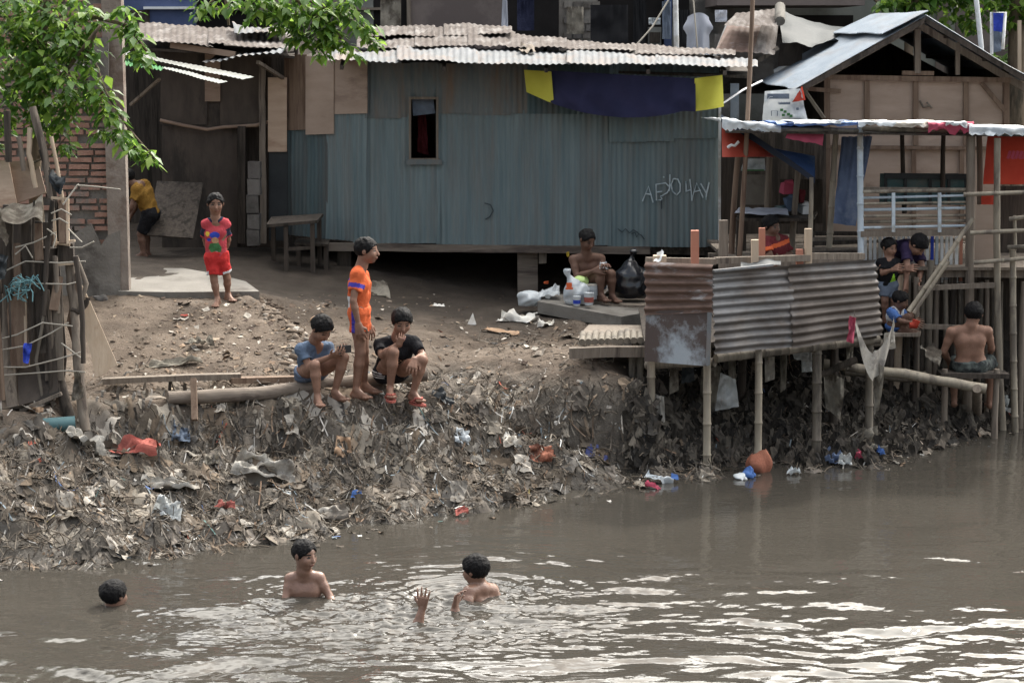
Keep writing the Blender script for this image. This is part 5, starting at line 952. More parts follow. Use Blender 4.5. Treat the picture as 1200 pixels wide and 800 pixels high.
far_tree('tree with a grey trunk rising behind the gabled house at right', 1189, 31, -40, [(1150, 2, 40, 90, 31), (1195, 10, 34, 90, 31), (1120, -8, 30, 70, 31), (1105, 22, 8, 10, 30.6), (1140, 26, 8, 8, 30.6), (1200, 60, 26, 60, 31.8), (1175, 75, 22, 40, 32.2), (1160, -60, 80, 260, 31), (1230, -30, 60, 140, 31)], .17)
far_tree('smaller tree just left of the gabled house ridge', 1062, 30.5, -30, [(1045, 5, 20, 50, 30.4), (1068, 2, 22, 60, 30.5), (1090, -6, 22, 60, 30.5), (1040, 22, 7, 8, 30.4), (1085, -60, 50, 140, 30.5)], .09)
mb = MB(); mb.beam(P(1194.5, 84, 30), P(1194.5, 24, 30), .05, .05); single('plank', 'sunlit narrow plank upright beside the grey tree trunk', 'plank', mb, M['wood_pale'])
# ================================================================ people (one continuous skin surface each, grown from a distance field)
class SDF:
    def __init__(s, lo, hi, h):
        s.h = h; s.lo = np.array(lo, float); n = np.ceil((np.array(hi) - s.lo) / h).astype(int) + 1; s.n = n
        s.f = np.full(n, .25, np.float32); s.ax = [s.lo[i] + h * np.arange(n[i]) for i in range(3)]
    def reg(s, mn, mx, pad):
        sl = []
        for i in range(3):
            a = int(np.clip(math.floor((mn[i] - pad - s.lo[i]) / s.h), 0, s.n[i] - 1)); b = int(np.clip(math.ceil((mx[i] + pad - s.lo[i]) / s.h) + 1, a + 1, s.n[i])); sl.append(slice(a, b))
        x = s.ax[0][sl[0]][:, None, None]; y = s.ax[1][sl[1]][None, :, None]; z = s.ax[2][sl[2]][None, None, :]
        return tuple(sl), x, y, z
    def _put(s, sl, d, k, op='u'):
        f = s.f[sl]
        if op == 'u':
            if k > 0: h = np.maximum(k - np.abs(f - d), 0) / k; s.f[sl] = np.minimum(f, d) - h * h * k * .25
            else: s.f[sl] = np.minimum(f, d)
        else:
            d = -d; h = np.maximum(k - np.abs(f - d), 0) / max(k, 1e-6); s.f[sl] = np.maximum(f, d) + h * h * k * .25
    def cone(s, a, b, ra, rb, k=.02, cuts=(), op='u'):
        a = np.array(a, float); b = np.array(b, float); sl, x, y, z = s.reg(np.minimum(a, b), np.maximum(a, b), max(ra, rb) + k + .03)
        d = b - a; L = max(d @ d, 1e-9); t = np.clip(((x - a[0]) * d[0] + (y - a[1]) * d[1] + (z - a[2]) * d[2]) / L, 0, 1)
        D = np.sqrt((x - a[0] - t * d[0]) ** 2 + (y - a[1] - t * d[1]) ** 2 + (z - a[2] - t * d[2]) ** 2) - (ra + (rb - ra) * t)
        for p, n in cuts: D = np.maximum(D, (x - p[0]) * n[0] + (y - p[1]) * n[1] + (z - p[2]) * n[2])
        s._put(sl, D, k, op)
    def ell(s, c, r, ax, k=.01, op='u'):
        c = np.array(c, float); R_ = max(r); sl, x, y, z = s.reg(c, c, R_ + k + .03); q0 = 0; q1 = 0
        for a, ri in zip(ax, r):
            u = (x - c[0]) * a[0] + (y - c[1]) * a[1] + (z - c[2]) * a[2]; q0 = q0 + (u / ri) ** 2; q1 = q1 + (u / ri ** 2) ** 2
        k0 = np.sqrt(q0); s._put(sl, k0 * (k0 - 1) / np.maximum(np.sqrt(q1), 1e-6), k, op)
    def cut(s, p, n):
        x = s.ax[0][:, None, None]; y = s.ax[1][None, :, None]; z = s.ax[2][None, None, :]; s.f = np.maximum(s.f, ((x - p[0]) * n[0] + (y - p[1]) * n[1] + (z - p[2]) * n[2]).astype(np.float32))
    def wrinkle(s, amp, fr, seed):
        rg = np.random.default_rng(seed); x = s.ax[0][:, None, None]; y = s.ax[1][None, :, None]; z = s.ax[2][None, None, :]; w = 0
        for i in range(7):
            d = rg.normal(0, 1, 3); d /= np.linalg.norm(d); f = fr * rg.uniform(.5, 1.8); q = (x * d[0] + y * d[1] + z * d[2]) * f; w = w + np.sin(q + rg.uniform(0, 6) + 1.3 * np.sin((x + y - z) * f * .6 + i))
        s.f = s.f + (amp * w / 3.0).astype(np.float32)
    def mesh(s):
        f = s.f; ins = f < 0
        cs = [(i, j, k) for i in (0, 1) for j in (0, 1) for k in (0, 1)]; N = s.n - 1
        sub = lambda a, c: a[c[0]:c[0] + N[0], c[1]:c[1] + N[1], c[2]:c[2] + N[2]]
        cnt = sum(sub(ins, c).astype(np.int8) for c in cs); act = (cnt > 0) & (cnt < 8); ijk = np.argwhere(act); idx = np.full(N, -1, np.int64); idx[act] = np.arange(len(ijk))
        vals = {c: sub(f, c)[act] for c in cs}; acc = np.zeros((len(ijk), 3)); num = np.zeros(len(ijk))
        for c in cs:
            for a in range(3):
                if c[a] == 0:
                    e = list(c); e[a] = 1; e = tuple(e); va, vb = vals[c], vals[e]; m_ = (va < 0) != (vb < 0); t = np.where(m_, va / np.where(m_, va - vb, 1), 0)
                    p = np.array(c, float)[None, :].repeat(len(ijk), 0); p[:, a] += t; acc += p * m_[:, None]; num += m_
        v = s.lo + s.h * (ijk + acc / np.maximum(num, 1)[:, None]); Q = []
        for a in range(3):
            b, c = (a + 1) % 3, (a + 2) % 3; s0 = [slice(None)] * 3; s1 = [slice(None)] * 3; s0[a] = slice(0, -1); s1[a] = slice(1, None)
            df = ins[tuple(s0)] != ins[tuple(s1)]; w = np.argwhere(df); w = w[(w[:, b] > 0) & (w[:, c] > 0) & (w[:, b] < s.n[b] - 1) & (w[:, c] < s.n[c] - 1)]
            flip = ins[tuple(s0)][tuple(w.T)]; qs = []
            for db, dc in ((1, 1), (0, 1), (0, 0), (1, 0)):
                u = w.copy(); u[:, b] -= db; u[:, c] -= dc; qs.append(idx[tuple(u.T)])
            q = np.stack(qs, 1); q[~flip] = q[~flip][:, ::-1]; Q.append(q)
        q = np.concatenate(Q); q = q[(q >= 0).all(1)]
        return v, q
def lerp(a, b, t): return a + (b - a) * t
def nz(a): return a / max(np.linalg.norm(a), 1e-9)
def hand(S, wr, d, n, L, curl=.3, k=.004, spread=.18):
    """palm, four unequal fingers and a thumb; d = finger direction, n = out of the back of the hand (fingers curl away from n)"""
    d = nz(np.array(d, float)); n = np.array(n, float); n = nz(n - d * (n @ d)); s = np.cross(d, n); pl = L * .5
    for o in (-.16, 0, .16): S.cone(wr + s * o * L * .5, wr + d * pl + s * o * L * 1.1, L * .12, L * .10, .008)
    for i, (o, fl) in enumerate(((-.24, .40), (-.085, .48), (.075, .45), (.22, .34))):
        b = wr + d * pl * .95 + s * o * L; dd = nz(d + s * o * spread * 4 - n * curl * .35); m_ = b + dd * L * fl * .45; d2 = nz(dd - n * curl * .9); m2 = m_ + d2 * L * fl * .35; d3 = nz(d2 - n * curl * .8); e = m2 + d3 * L * fl * .3
        r = L * .058; S.cone(b, m_, r, r * .95, k); S.cone(m_, m2, r * .95, r * .85, k * .7); S.cone(m2, e, r * .85, r * .7, k * .7)
    t0 = wr + d * pl * .3 - s * L * .13; t1 = t0 + nz(d * .6 - s * .9 - n * .3) * L * .25; t2 = t1 + nz(d * .95 - s * .35 - n * .4 * curl) * L * .22
    S.cone(t0, t1, L * .085, L * .065, .008); S.cone(t1, t2, L * .062, L * .048, .004)
def foot(S, an, d, L, k=.012):
    d = np.array(d, float); d[2] = 0; d = nz(d); u = np.array((0, 0, 1.)); s = np.cross(d, u); g = an - u * (L * .24)
    S.cone(an, g - d * L * .12 + u * L * .06, L * .115, L * .13, .02); S.cone(an + d * .01, g + d * L * .45, L * .13, L * .10, .02); S.cone(g - d * L * .12 + u * L * .02, g + d * L * .5, L * .12, L * .12, .02)
    for i, o in enumerate((-.15, -.07, .0, .07, .14)):
        b = g + d * L * (.5 - abs(o) * .3) + s * o * L; S.cone(b, b + d * L * (.24 - .05 * abs(i - 1)), L * .05, L * .045, .006)
def person(label, J, h, s, yaw, pitch=0.0, roll=0.0, skin='skin', cat='boy', shirt=None, shorts=None, vox=.006, hands=None, feet=None, hair=None, Y=18.0, flops=None, group=None, nofeet=False, thin=1.0, extra=None):
    W_ = {k: np.array(P(v[0], v[1], Y + (v[2] if len(v) > 2 else 0))) if not isinstance(v, V) else np.array(v) for k, v in J.items()}
    pts = np.array(list(W_.values())); lo = pts.min(0) - .2; hi = pts.max(0) + .2; lo[2] -= .02
    S = SDF(lo, hi, vox); g = lambda k: W_[k]; has = lambda k: k in W_
    up = np.array((0, 0, 1.)); c = g('head') if has('head') else None
    ya, pa, ro = math.radians(yaw), math.radians(pitch), math.radians(roll)
    f = np.array((math.sin(ya) * math.cos(pa), -math.cos(ya) * math.cos(pa), -math.sin(pa))); r_ = nz(np.cross(f, up)); u_ = np.cross(r_, f); r_, u_ = r_ * math.cos(ro) + u_ * math.sin(ro), u_ * math.cos(ro) - r_ * math.sin(ro)
    AX = (r_, f, u_)
    if has('sha'):
        A, B = g('sha'), g('shb'); ha, hb_ = g('hipa'), g('hipb'); hc, sc = (ha + hb_) / 2, (A + B) / 2; lat = nz(B - A); sp = nz(sc - hc); TL = np.linalg.norm(sc - hc); hl = nz(hb_ - ha)
        wa = lerp(hc, sc, .42); ri = lerp(hc, sc, .74); q = s * thin; fw = np.cross(lat, sp); fw = fw if fw @ f > 0 else -fw
        def torso(gr, cuts=()):
            gr = gr * .75
            for sg in (-1, 1):
                S.cone(hc + hl * sg * .055 * q, wa + lat * sg * .045 * q, .083 * q + gr, .072 * q + gr, .03, cuts); S.cone(wa + lat * sg * .045 * q, ri + lat * sg * .062 * q, .072 * q + gr, .082 * q + gr, .03, cuts)
                S.cone(ri + lat * sg * .062 * q, lerp(sc, (A, B)[(sg + 1) // 2], .62), .080 * q + gr, .05 * q + gr, .03, cuts)
            S.cone(wa, ri, .075 * q + gr, .085 * q + gr, .03, cuts)
            for sh in (A, B): S.cone(lerp(sc, sh, .35) + sp * .022 * s, sh, .042 * s + gr, .045 * s + gr, .03, cuts)
        torso(0)
        if has('head'): S.cone(sc + sp * .02 * s, g('neck') if has('neck') else lerp(sc, c, .5), .062 * s, .052 * s, .03)
    if c is not None:
        nk = g('neck') if has('neck') else c - up * h * .6
        S.cone(nk, c - u_ * .12 * h - f * .1 * h, .235 * h, .25 * h, .02)
        S.ell(c + u_ * .13 * h - f * .05 * h, (.385 * h, .45 * h, .37 * h), AX, .01); S.ell(c - u_ * .16 * h + f * .10 * h, (.30 * h, .31 * h, .30 * h), AX, .03); S.ell(c - u_ * .38 * h + f * .22 * h, (.11 * h, .10 * h, .09 * h), AX, .03)
        for sg in (-1, 1):
            S.ell(c + r_ * sg * .17 * h + u_ * .0 * h + f * .44 * h, (.07 * h, .05 * h, .05 * h), AX, .012, 'd'); S.ell(c + r_ * sg * .392 * h - u_ * .0 * h - f * .03 * h, (.035 * h, .085 * h, .135 * h), AX, .006); S.ell(c + r_ * sg * .18 * h - u_ * .14 * h + f * .29 * h, (.09 * h, .07 * h, .09 * h), AX, .03)
        S.cone(c + f * .40 * h + u_ * .03 * h, c + f * .475 * h - u_ * .14 * h, .035 * h, .06 * h, .015); S.ell(c + f * .40 * h - u_ * .28 * h, (.10 * h, .045 * h, .045 * h), AX, .012)
    for x in 'ab':
        if has('el' + x):
            sh_, e, w = (g('sh' + x) if has('sh' + x) else g('el' + x)), g('el' + x), g('wr' + x)
            S.cone(sh_, lerp(sh_, e, .45), .046 * s, .038 * s, .02); S.cone(lerp(sh_, e, .45), e, .038 * s, .030 * s, .015); m_ = lerp(e, w, .3); S.cone(e, m_, .030 * s, .033 * s, .012); S.cone(m_, w, .033 * s, .021 * s, .012)
            hd = (hands or {}).get(x, {}); d = np.array(hd['d'], float) if 'd' in hd else nz(w - e); n = np.array(hd.get('n', nz(np.cross(d, (0.3, .5, 1)))), float)
            hand(S, w, d, n, hd.get('L', .78 * h), hd.get('curl', .45), spread=hd.get('spread', .12))
        if has('kn' + x):
            hp_, k_, a_ = g('hip' + x), g('kn' + x), g('an' + x)
            S.cone(hp_, lerp(hp_, k_, .5), .080 * s, .064 * s, .03); S.cone(lerp(hp_, k_, .5), k_, .064 * s, .046 * s, .02); bk = np.cross(nz(a_ - k_), nz(np.cross(k_ - hp_, a_ - k_) + 1e-6)); m_ = lerp(k_, a_, .32)
            S.cone(k_, m_, .046 * s, .048 * s, .02); S.cone(m_, a_, .048 * s, .027 * s, .015)
            if not nofeet: foot(S, a_, (feet or {}).get(x, (f[0], f[1], 0)), 1.05 * h)
    if extra: extra(S, W_)
    v, qd = S.mesh(); fc = v[qd].mean(1); mi = np.zeros(len(qd), int)
    if c is not None:
        rel = fc - c; X, Yf, Z = rel @ r_ / h, rel @ f / h, rel @ u_ / h
        for sg in (-1, 1): mi[(((X - sg * .165) / .075) ** 2 + ((Z - .015) / .032) ** 2 < 1) & (Yf > .2)] = 1; mi[(np.abs(X - sg * .175) < .10) & (np.abs(Z - .115 + .03 * np.abs(X)) < .02) & (Yf > .2)] = 1
        mi[((X / .13) ** 2 + ((Z + .285) / .035) ** 2 < 1) & (Yf > .2)] = 2
    bz = min(W_['ana'][2] if has('ana') else lo[2] + .2, v[:, 2].min() + 2); loc = V((float(pts[:, 0].mean()), float(pts[:, 1].mean()), float(v[:, 2].min())))
    o = np_mesh('person', v, qd, [M[skin], M['eye'], M['lip']], None, loc, mi); tag(o, label, cat, group)
    # hair
    if c is not None:
        S2 = SDF(c - .62 * h, c + .62 * h, vox * .8); hr = dict(th=.03, line=.1, back=-.25, tuft=.3); hr.update(hair or {}); hr['th'] = min(hr['th'], .05)
        S2.ell(c + u_ * .14 * h - f * .06 * h, ((.39 + hr['th']) * h, (.465 + hr['th']) * h, (.385 + hr['th'] * 1.5) * h), AX, 0)
        rg = np.random.default_rng(int(abs(c[0]) * 1000) % 999)
        for _ in range(44):
            d = nz(rg.normal(0, 1, 3)); 
            if d @ u_ < -.2: continue
            b = c + u_ * .14 * h - f * .06 * h + (r_ * (d @ r_) * .36 + f * (d @ f) * .43 + u_ * (d @ u_) * .38) * h; tg = nz(f * .7 - u_ * .9 + rg.normal(0, .35, 3)); tg = nz(tg - d * (tg @ d)); e = b + (d * .03 + tg * .20) * h * (.4 + hr['tuft']); S2.cone(b + d * .015 * h, e, .045 * h, .012 * h, .02)
        S2.ell(c + f * .52 * h + u_ * (hr['line'] - .20) * h, (.31 * h, .42 * h, .36 * h), AX, .01, 'd'); S2.cut(c + u_ * hr['back'] * h, -u_)
        S2.cut(c + u_ * -.08 * h + f * .10 * h, nz(f * .75 - u_ * .66))
        S2.wrinkle(.0024 * h / .2, 150, 5); v, qd = S2.mesh()
        if len(qd): np_mesh('hair', v, qd, M['hair'], o)
    # clothes
    def arr(t): return [M['fab_' + x] for x in t]
    if shirt:
        S = SDF(lo, hi, vox * 1.15); hem = hc + sp * TL * shirt.get('hem', -.12); torso(.016 * s, [(hem, -sp)])
        for x in 'ab':
            sh_, e = g('sh' + x), g('el' + x); t = shirt.get('sleeve', .62)
            if t: en = lerp(sh_, e, t); S.cone(lerp(sh_, e, .06) - sp * .006, lerp(sh_, e, t + .15), .048 * s, .058 * s, .03, [(en, nz(e - sh_))])
        nk = g('neck') if has('neck') else sc + sp * .06; S.cone(nk - sp * .0, nk + sp * .12, .058 * s, .085 * s, .008, op='d')
        S.wrinkle(.008, 40, 3); v, qd = S.mesh(); fc = v[qd].mean(1); mi = np.zeros(len(qd), int)
        if shirt.get('paint'): mi = shirt['paint'](fc, dict(A=A, B=B, hc=hc, sc=sc, lat=lat, sp=sp, fw=fw, TL=TL, ela=g('ela'), elb=g('elb'), s=s, neck=nk))
        np_mesh('shirt', v, qd, arr(shirt['m']), o, None, mi)
    if shorts:
        S = SDF(lo, hi, vox * 1.15); top = hc + sp * TL * shorts.get('top', .2); cuts = [(top, sp)]; gr = .016 * s
        for sg in (-1, 1): S.cone(hc + hl * sg * .055 * q, lerp(hc, wa, .9) + hl * sg * .045 * q, .086 * q + gr, .076 * q + gr, .03, cuts)
        for x in 'ab':
            hp_, k_ = g('hip' + x), g('kn' + x); t = shorts.get('len', .7); en = lerp(hp_, k_, t); fl = shorts.get('flare', .02); S.cone(hp_, lerp(hp_, k_, t + .12), .088 * s, (.082 - .03 * t + fl) * s, .03, [(en, nz(k_ - hp_))] + cuts)
        S.wrinkle(.006, 44, 8); v, qd = S.mesh(); fc = v[qd].mean(1); mi = np.zeros(len(qd), int)
        if shorts.get('paint'): mi = shorts['paint'](fc, dict(ha=ha, hb=hb_, hc=hc, hl=hl, kna=g('kna'), knb=g('knb'), sp=sp, s=s, fw=fw))
        np_mesh('shorts', v, qd, arr(shorts['m']), o, None, mi)
    if flops:
        for x in 'ab':
            a_ = g('an' + x); d = np.array(feet[x], float); d[2] = 0; d = nz(d); L = 1.05 * h; gz = a_ - up * (L * .24 + .115 * L + .004); sd = np.cross(d, up); mb = MB(); n = 14; ring = []
            for k in range(n):
                t = 2 * math.pi * k / n; ring.append(V(gz + d * (L * .3 + math.cos(t) * L * .56) + sd * math.sin(t) * L * (.2 + .03 * math.cos(t))))
            mb.plate(ring, .016, (0, 0, 1)); top = gz + up * .3 * L + d * L * .3
            for sg in (-1, 1): mb.tube([V(gz + d * L * .62 + up * L * .2), V(gz + d * L * .42 + sd * sg * .14 * L + up * L * .22), V(gz + d * L * .2 + sd * sg * .2 * L + up * .01)], .011, 6)
            mb.build('sandal', M[flops], o)
    return o
# --- standing boy in orange, profile to the right
def p_or(fc, d):
    mi = np.zeros(len(fc), int); t = (fc - d['A']) @ nz(d['ela'] - d['A']); t2 = (fc - d['B']) @ nz(d['elb'] - d['B']); ar = np.linalg.norm(fc - d['A'] - np.outer(t, nz(d['ela'] - d['A'])), axis=1) < .085
    mi[ar & (t > .085) & (t < .125)] = 1; bk = (fc - d['hc']) @ d['fw']; zz = (fc - d['hc']) @ d['sp']; mi[(zz > d['TL'] * .86) & (bk < -.03) & ~ar] = 1; mi[(zz > d['TL'] * .12) & (zz < d['TL'] * .45) & (bk < -.072)] = 2; return mi
def p_orsh(fc, d):
    mi = np.zeros(len(fc), int); side = (fc - d['hc']) @ d['hl']; bk = (fc - d['hc']) @ d['fw']; mi[(np.abs(side) > .098) & (np.abs(bk + .02) < .032)] = 1; return mi
yo = P(424, 460, 18.2)
person('boy standing in orange shirt and shorts looking to the right', dict(head=(430, 294), neck=(424, 311), sha=(419, 321, -.135), shb=(423, 321, .135), ela=(414, 352, -.19), elb=(424, 352, .18), wra=(420, 380, -.17), wrb=(431, 379, .17), hipa=(420, 366, -.075), hipb=(422, 366, .075), kna=(422, 413, -.085), knb=(426, 411, .06), ana=(417, 457, -.09), anb=(427, 451, .10)),
       .22, .98, 80, 0, shirt=dict(m=('orange', 'purple', 'white'), hem=-.02, paint=p_or), shorts=dict(m=('orange', 'purple'), len=.48, top=.16, paint=p_orsh), hands=dict(a=dict(d=(.15, 0, -1), n=(-.2, -1, 0), curl=.6), b=dict(curl=.5)), feet=dict(a=(.9, -.55, 0), b=(1, -.35, 0)), Y=18.2)
# --- small boy in red
def p_rd(fc, d):
    mi = np.zeros(len(fc), int); x = (fc - d['sc']) @ d['lat']; z = (fc - d['hc']) @ d['sp'] / d['TL']; fr_ = (fc - d['hc']) @ d['fw']
    for S0, E0 in ((d['A'], d['ela']), (d['B'], d['elb'])):
        t = (fc - S0) @ nz(E0 - S0); ar = (np.linalg.norm(fc - S0 - np.outer(t, nz(E0 - S0)), axis=1) < .075) & (t > .03); mi[ar] = 1; mi[ar & (t > .125)] = 0
    f_ = fr_ > .03; w = np.sin(fc[:, 0] * 90) * .02
    mi[f_ & (((x / .052) ** 2 + ((z - .68) / .10) ** 2) < 1)] = 4; mi[f_ & (((x / .065) ** 2 + ((z - .30 - w) / .17) ** 2) < 1)] = 2; mi[f_ & (((x / .036) ** 2 + ((z - .53) / .09) ** 2) < 1)] = 5; mi[f_ & (((x - .012) ** 2 / .02 ** 2 + ((z - .14) / .07) ** 2) < 1)] = 6; mi[f_ & (((x + .075) / .022) ** 2 + ((z - .72) / .07) ** 2 < 1)] = 7; mi[f_ & (((x + .06) / .02) ** 2 + ((z - .55) / .05) ** 2 < 1)] = 4
    mi[np.linalg.norm(fc - d['neck'], axis=1) < .082] = 1; return mi
def p_rdsh(fc, d):
    mi = np.zeros(len(fc), int)
    for H, K in ((d['ha'], d['kna']), (d['hb'], d['knb'])):
        t = (fc - H) @ nz(K - H); o = np.abs((fc - d['hc']) @ d['hl']) > .07; mi[(t > .135) & o & (np.linalg.norm(fc - H - np.outer(t, nz(K - H)), axis=1) < .1)] = 1
    return mi
person('small barefoot boy in red printed shirt standing on the path edge', dict(head=(252.5, 239), neck=(252.5, 254), sha=(241, 262), shb=(264.5, 262), ela=(240, 281, .08), elb=(268, 281, .08), wra=(246, 299, .13), wrb=(262, 299, .13), hipa=(248, 302), hipb=(259.5, 302), kna=(251, 329, -.03), knb=(266, 326, .03), ana=(255, 351, -.05), anb=(267, 345, .10)),
       .203, .78, 12, 6, skin='skin', shirt=dict(m=('pink', 'navy', 'green', 'skyblue', 'cobalt', 'tan', 'white', 'yellow'), hem=-.02, sleeve=.75, paint=p_rd), shorts=dict(m=('red', 'white'), len=.72, top=.18, paint=p_rdsh, flare=.03), feet=dict(a=(-.1, -1, 0), b=(.5, -.8, 0)), Y=20.72, hair=dict(th=.02, tuft=.1, line=.17))
# --- seated boy in blue with a phone
person('seated barefoot boy in blue-grey shirt bent over a phone', dict(head=(377, 385, -.06), neck=(369, 398, .02), sha=(353, 409, -.02), shb=(385, 407, .17), ela=(362, 428, -.10), elb=(390, 424, .05), wra=(389, 417, -.22), wrb=(398, 414, -.12), hipa=(356, 437, .12), hipb=(369, 437, .22), kna=(369, 428, -.22), knb=(403, 419, -.08), ana=(372, 465, -.22), anb=(392, 459, -.06)),
       .215, .95, 48, 38, shirt=dict(m=('skyblue', 'white'), hem=-.05, sleeve=.68, paint=lambda fc, d: (((fc - d['hc']) @ d['fw'] > .07) & (np.abs((fc - d['hc']) @ d['sp'] / d['TL'] - .55) < .12) & (np.abs((fc - d['sc']) @ d['lat']) < .06)).astype(int)), shorts=dict(m=('denim',), len=.78, top=.15), hands=dict(a=dict(d=(.6, -.5, .25), n=(0, -.5, -1), curl=.9), b=dict(d=(.3, -.6, .3), n=(.3, .2, -1), curl=.9)), feet=dict(a=(.3, -.95, 0), b=(.75, -.6, 0)), Y=18.12, hair=dict(th=.06, tuft=.5, line=.02))
mb = MB(); mb.box(P(403, 409, 17.88), .13, .02, .065, .4, 0); tag(mb.build('phone', M['rubber'], None, P(403, 412, 17.88)), 'black phone held by the seated boy in blue', 'phone')
# --- seated boy in black, hand at his chin
def p_bk(fc, d):
    mi = np.zeros(len(fc), int); x = (fc - d['sc']) @ d['lat']; z = (fc - d['hc']) @ d['sp'] / d['TL']; n = np.sin(fc[:, 0] * 190) * np.sin(fc[:, 2] * 230 + 1)
    mi[((fc - d['hc']) @ d['fw'] > .05) & (np.abs(x - .03) < .07) & (np.abs(z - .55) < .16) & (n > .15)] = 1; return mi
def p_bksh(fc, d):
    mi = np.zeros(len(fc), int); q = (fc - d['hc']) @ np.array((0, 0, 1.)); t = (fc - d['ha']) @ nz(d['kna'] - d['ha'])
    for o in (-.03, -.005, .02): mi[(np.abs(q - o + .1 * t) < .006) & ((fc - d['hc']) @ d['hl'] < -.06)] = 1
    return mi
person('seated boy in black t-shirt with hand at his chin and red sandals', dict(head=(471, 377, -.12), neck=(466, 394, -.02), sha=(446, 404, .0), shb=(486, 402, .04), ela=(447, 416, -.16), elb=(496, 417, -.10), wra=(467, 403, -.26), wrb=(486, 421, -.27), hipa=(449, 436, .14), hipb=(465, 436, .16), kna=(461, 413, -.26), knb=(495, 422, -.26), ana=(457, 455, -.22), anb=(484, 460, -.20)),
       .215, 1.0, 12, 22, shirt=dict(m=('black', 'tan'), hem=-.08, sleeve=.7, paint=p_bk), shorts=dict(m=('black', 'white'), len=.8, top=.15, paint=p_bksh), hands=dict(a=dict(d=(.45, -.25, .8), n=(.3, -1, 0), curl=1.6, L=.12), b=dict(d=(-.2, -.5, -.6), n=(0, -.7, .6), curl=.7)), feet=dict(a=(.15, -1, 0), b=(.62, -.85, 0)), flops='cloth_red', Y=18.2, hair=dict(th=.05, tuft=.3, line=.06))
# --- shirtless man sorting things under the shack
person('shirtless man seated under the shack edge sorting things', dict(head=(688, 281, -.02), neck=(687, 296, .04), sha=(672, 304, .02), shb=(704, 303, .12), ela=(676, 324, -.06), elb=(707, 320, .02), wra=(697, 317, -.24), wrb=(707, 312, -.2), hipa=(680, 338, .16), hipb=(694, 338, .24), kna=(703, 319, -.22), knb=(716, 321, -.12), ana=(704, 345, -.2), anb=(717, 346, -.1)),
       .215, 1.08, 38, 25, skin='skin_dark', cat='man', shorts=dict(m=('greyblue',), len=.7, top=.2), hands=dict(a=dict(d=(.7, -.5, .1), n=(0, -1, .3), curl=.8), b=dict(d=(.1, -.6, .2), n=(0, 0, 1), curl=.8)), feet=dict(a=(.5, -.8, 0), b=(.5, -.8, 0)), Y=22.5, vox=.007, hair=dict(th=.015, tuft=.0, line=.16))
mb = MB(); mb.cloth(P(702, 315, 22.2), P(713, 316, 22.2), P(711, 307, 22.25), P(703, 308, 22.25), 6, 6, amp=.03); single('white_rag', 'white packet in the hands of the man under the shack', 'packet', mb, M['plastic_white'])
# --- person in maroon behind the latrine
person('person in maroon shirt sitting on the stall deck behind the latrine', dict(head=(904, 265, -.02), neck=(903, 277), sha=(896, 283, -.08), shb=(919, 281, .14), ela=(903, 300, -.2), elb=(926, 298, .1), wra=(890, 305, -.35), wrb=(912, 303, -.15), hipa=(905, 315, .0), hipb=(918, 315, .1), kna=(894, 311, -.3), knb=(905, 310, -.28), ana=(894, 335, -.3), anb=(904, 335, -.28)),
       .2, 1.0, 45, 8, skin='skin_dark', cat='person', shirt=dict(m=('maroon', 'orange'), hem=-.1, sleeve=.75, paint=lambda fc, d: ((np.abs((fc - d['sc']) @ d['sp'] + .03) < .02) & ((fc - d['hc']) @ d['fw'] > .0)).astype(int)), shorts=dict(m=('navy',), len=.9), Y=21.2, vox=.008, hair=dict(th=.05, tuft=.3, line=.05, back=-.4))
# --- person in mustard in the alley
person('person in mustard yellow top bending beside the brick wall in the alley', dict(head=(149, 209), neck=(156, 216), sha=(160, 222, -.1), shb=(170, 216, .1), ela=(155, 240, -.15), elb=(160, 240, .12), wra=(148, 254, -.15), wrb=(152, 256, .1), hipa=(175, 252, -.08), hipb=(179, 250, .08), kna=(165, 274, -.08), knb=(171, 274, .08), ana=(168, 297, -.08), anb=(173, 296, .08)),
       .2, .95, -80, 25, skin='skin_dark', cat='person', shirt=dict(m=('mustard',), hem=-.02, sleeve=.7), shorts=dict(m=('black',), len=.95), Y=24.3, vox=.008)
# --- children and man on the right
person('toddler in black shirt standing behind the stakes', dict(head=(1042, 290), neck=(1042, 302), sha=(1033, 308, -.02), shb=(1051, 308, -.02), ela=(1034, 320, -.1), elb=(1055, 318, -.08), wra=(1046, 316, -.2), wrb=(1063, 316, -.15), hipa=(1037, 333), hipb=(1047, 333), kna=(1037, 352, -.04), knb=(1048, 352, -.04), ana=(1037, 372), anb=(1048, 372)),
       .18, .78, 35, 10, cat='toddler', shirt=dict(m=('black', 'lime'), hem=-.05, sleeve=.7, paint=lambda fc, d: (((fc - d['hc']) @ d['fw'] > .04) & (np.abs((fc - d['sc']) @ d['lat'] - .035) < .03 * np.clip(1 - ((fc - d['hc']) @ d['sp'] / d['TL'] - .15) * 2, .1, 1)) & (np.abs((fc - d['hc']) @ d['sp'] / d['TL'] - .35) < .2)).astype(int)), shorts=dict(m=('greyblue',), len=.8), Y=20.95, vox=.0065, hair=dict(th=.03, tuft=.1, line=.14))
person('person in dark purple shirt stooping over the toddler beside the pickets', dict(head=(1076, 287, -.12), neck=(1070, 287, -.02), sha=(1062, 290, -.05), shb=(1076, 292, .10), ela=(1063, 312, -.16), elb=(1080, 312, .0), wra=(1062, 330, -.2), wrb=(1077, 328, -.14), hipa=(1050, 292, .22), hipb=(1058, 294, .36), kna=(1053, 330, .2), knb=(1060, 330, .3), ana=(1050, 366, .22), anb=(1058, 366, .34)),
       .2, 1.02, 55, 55, cat='person', shirt=dict(m=('violet',), hem=-.1, sleeve=.7), shorts=dict(m=('navy',), len=.9), Y=21.0, vox=.007, hair=dict(th=.05, tuft=.3))
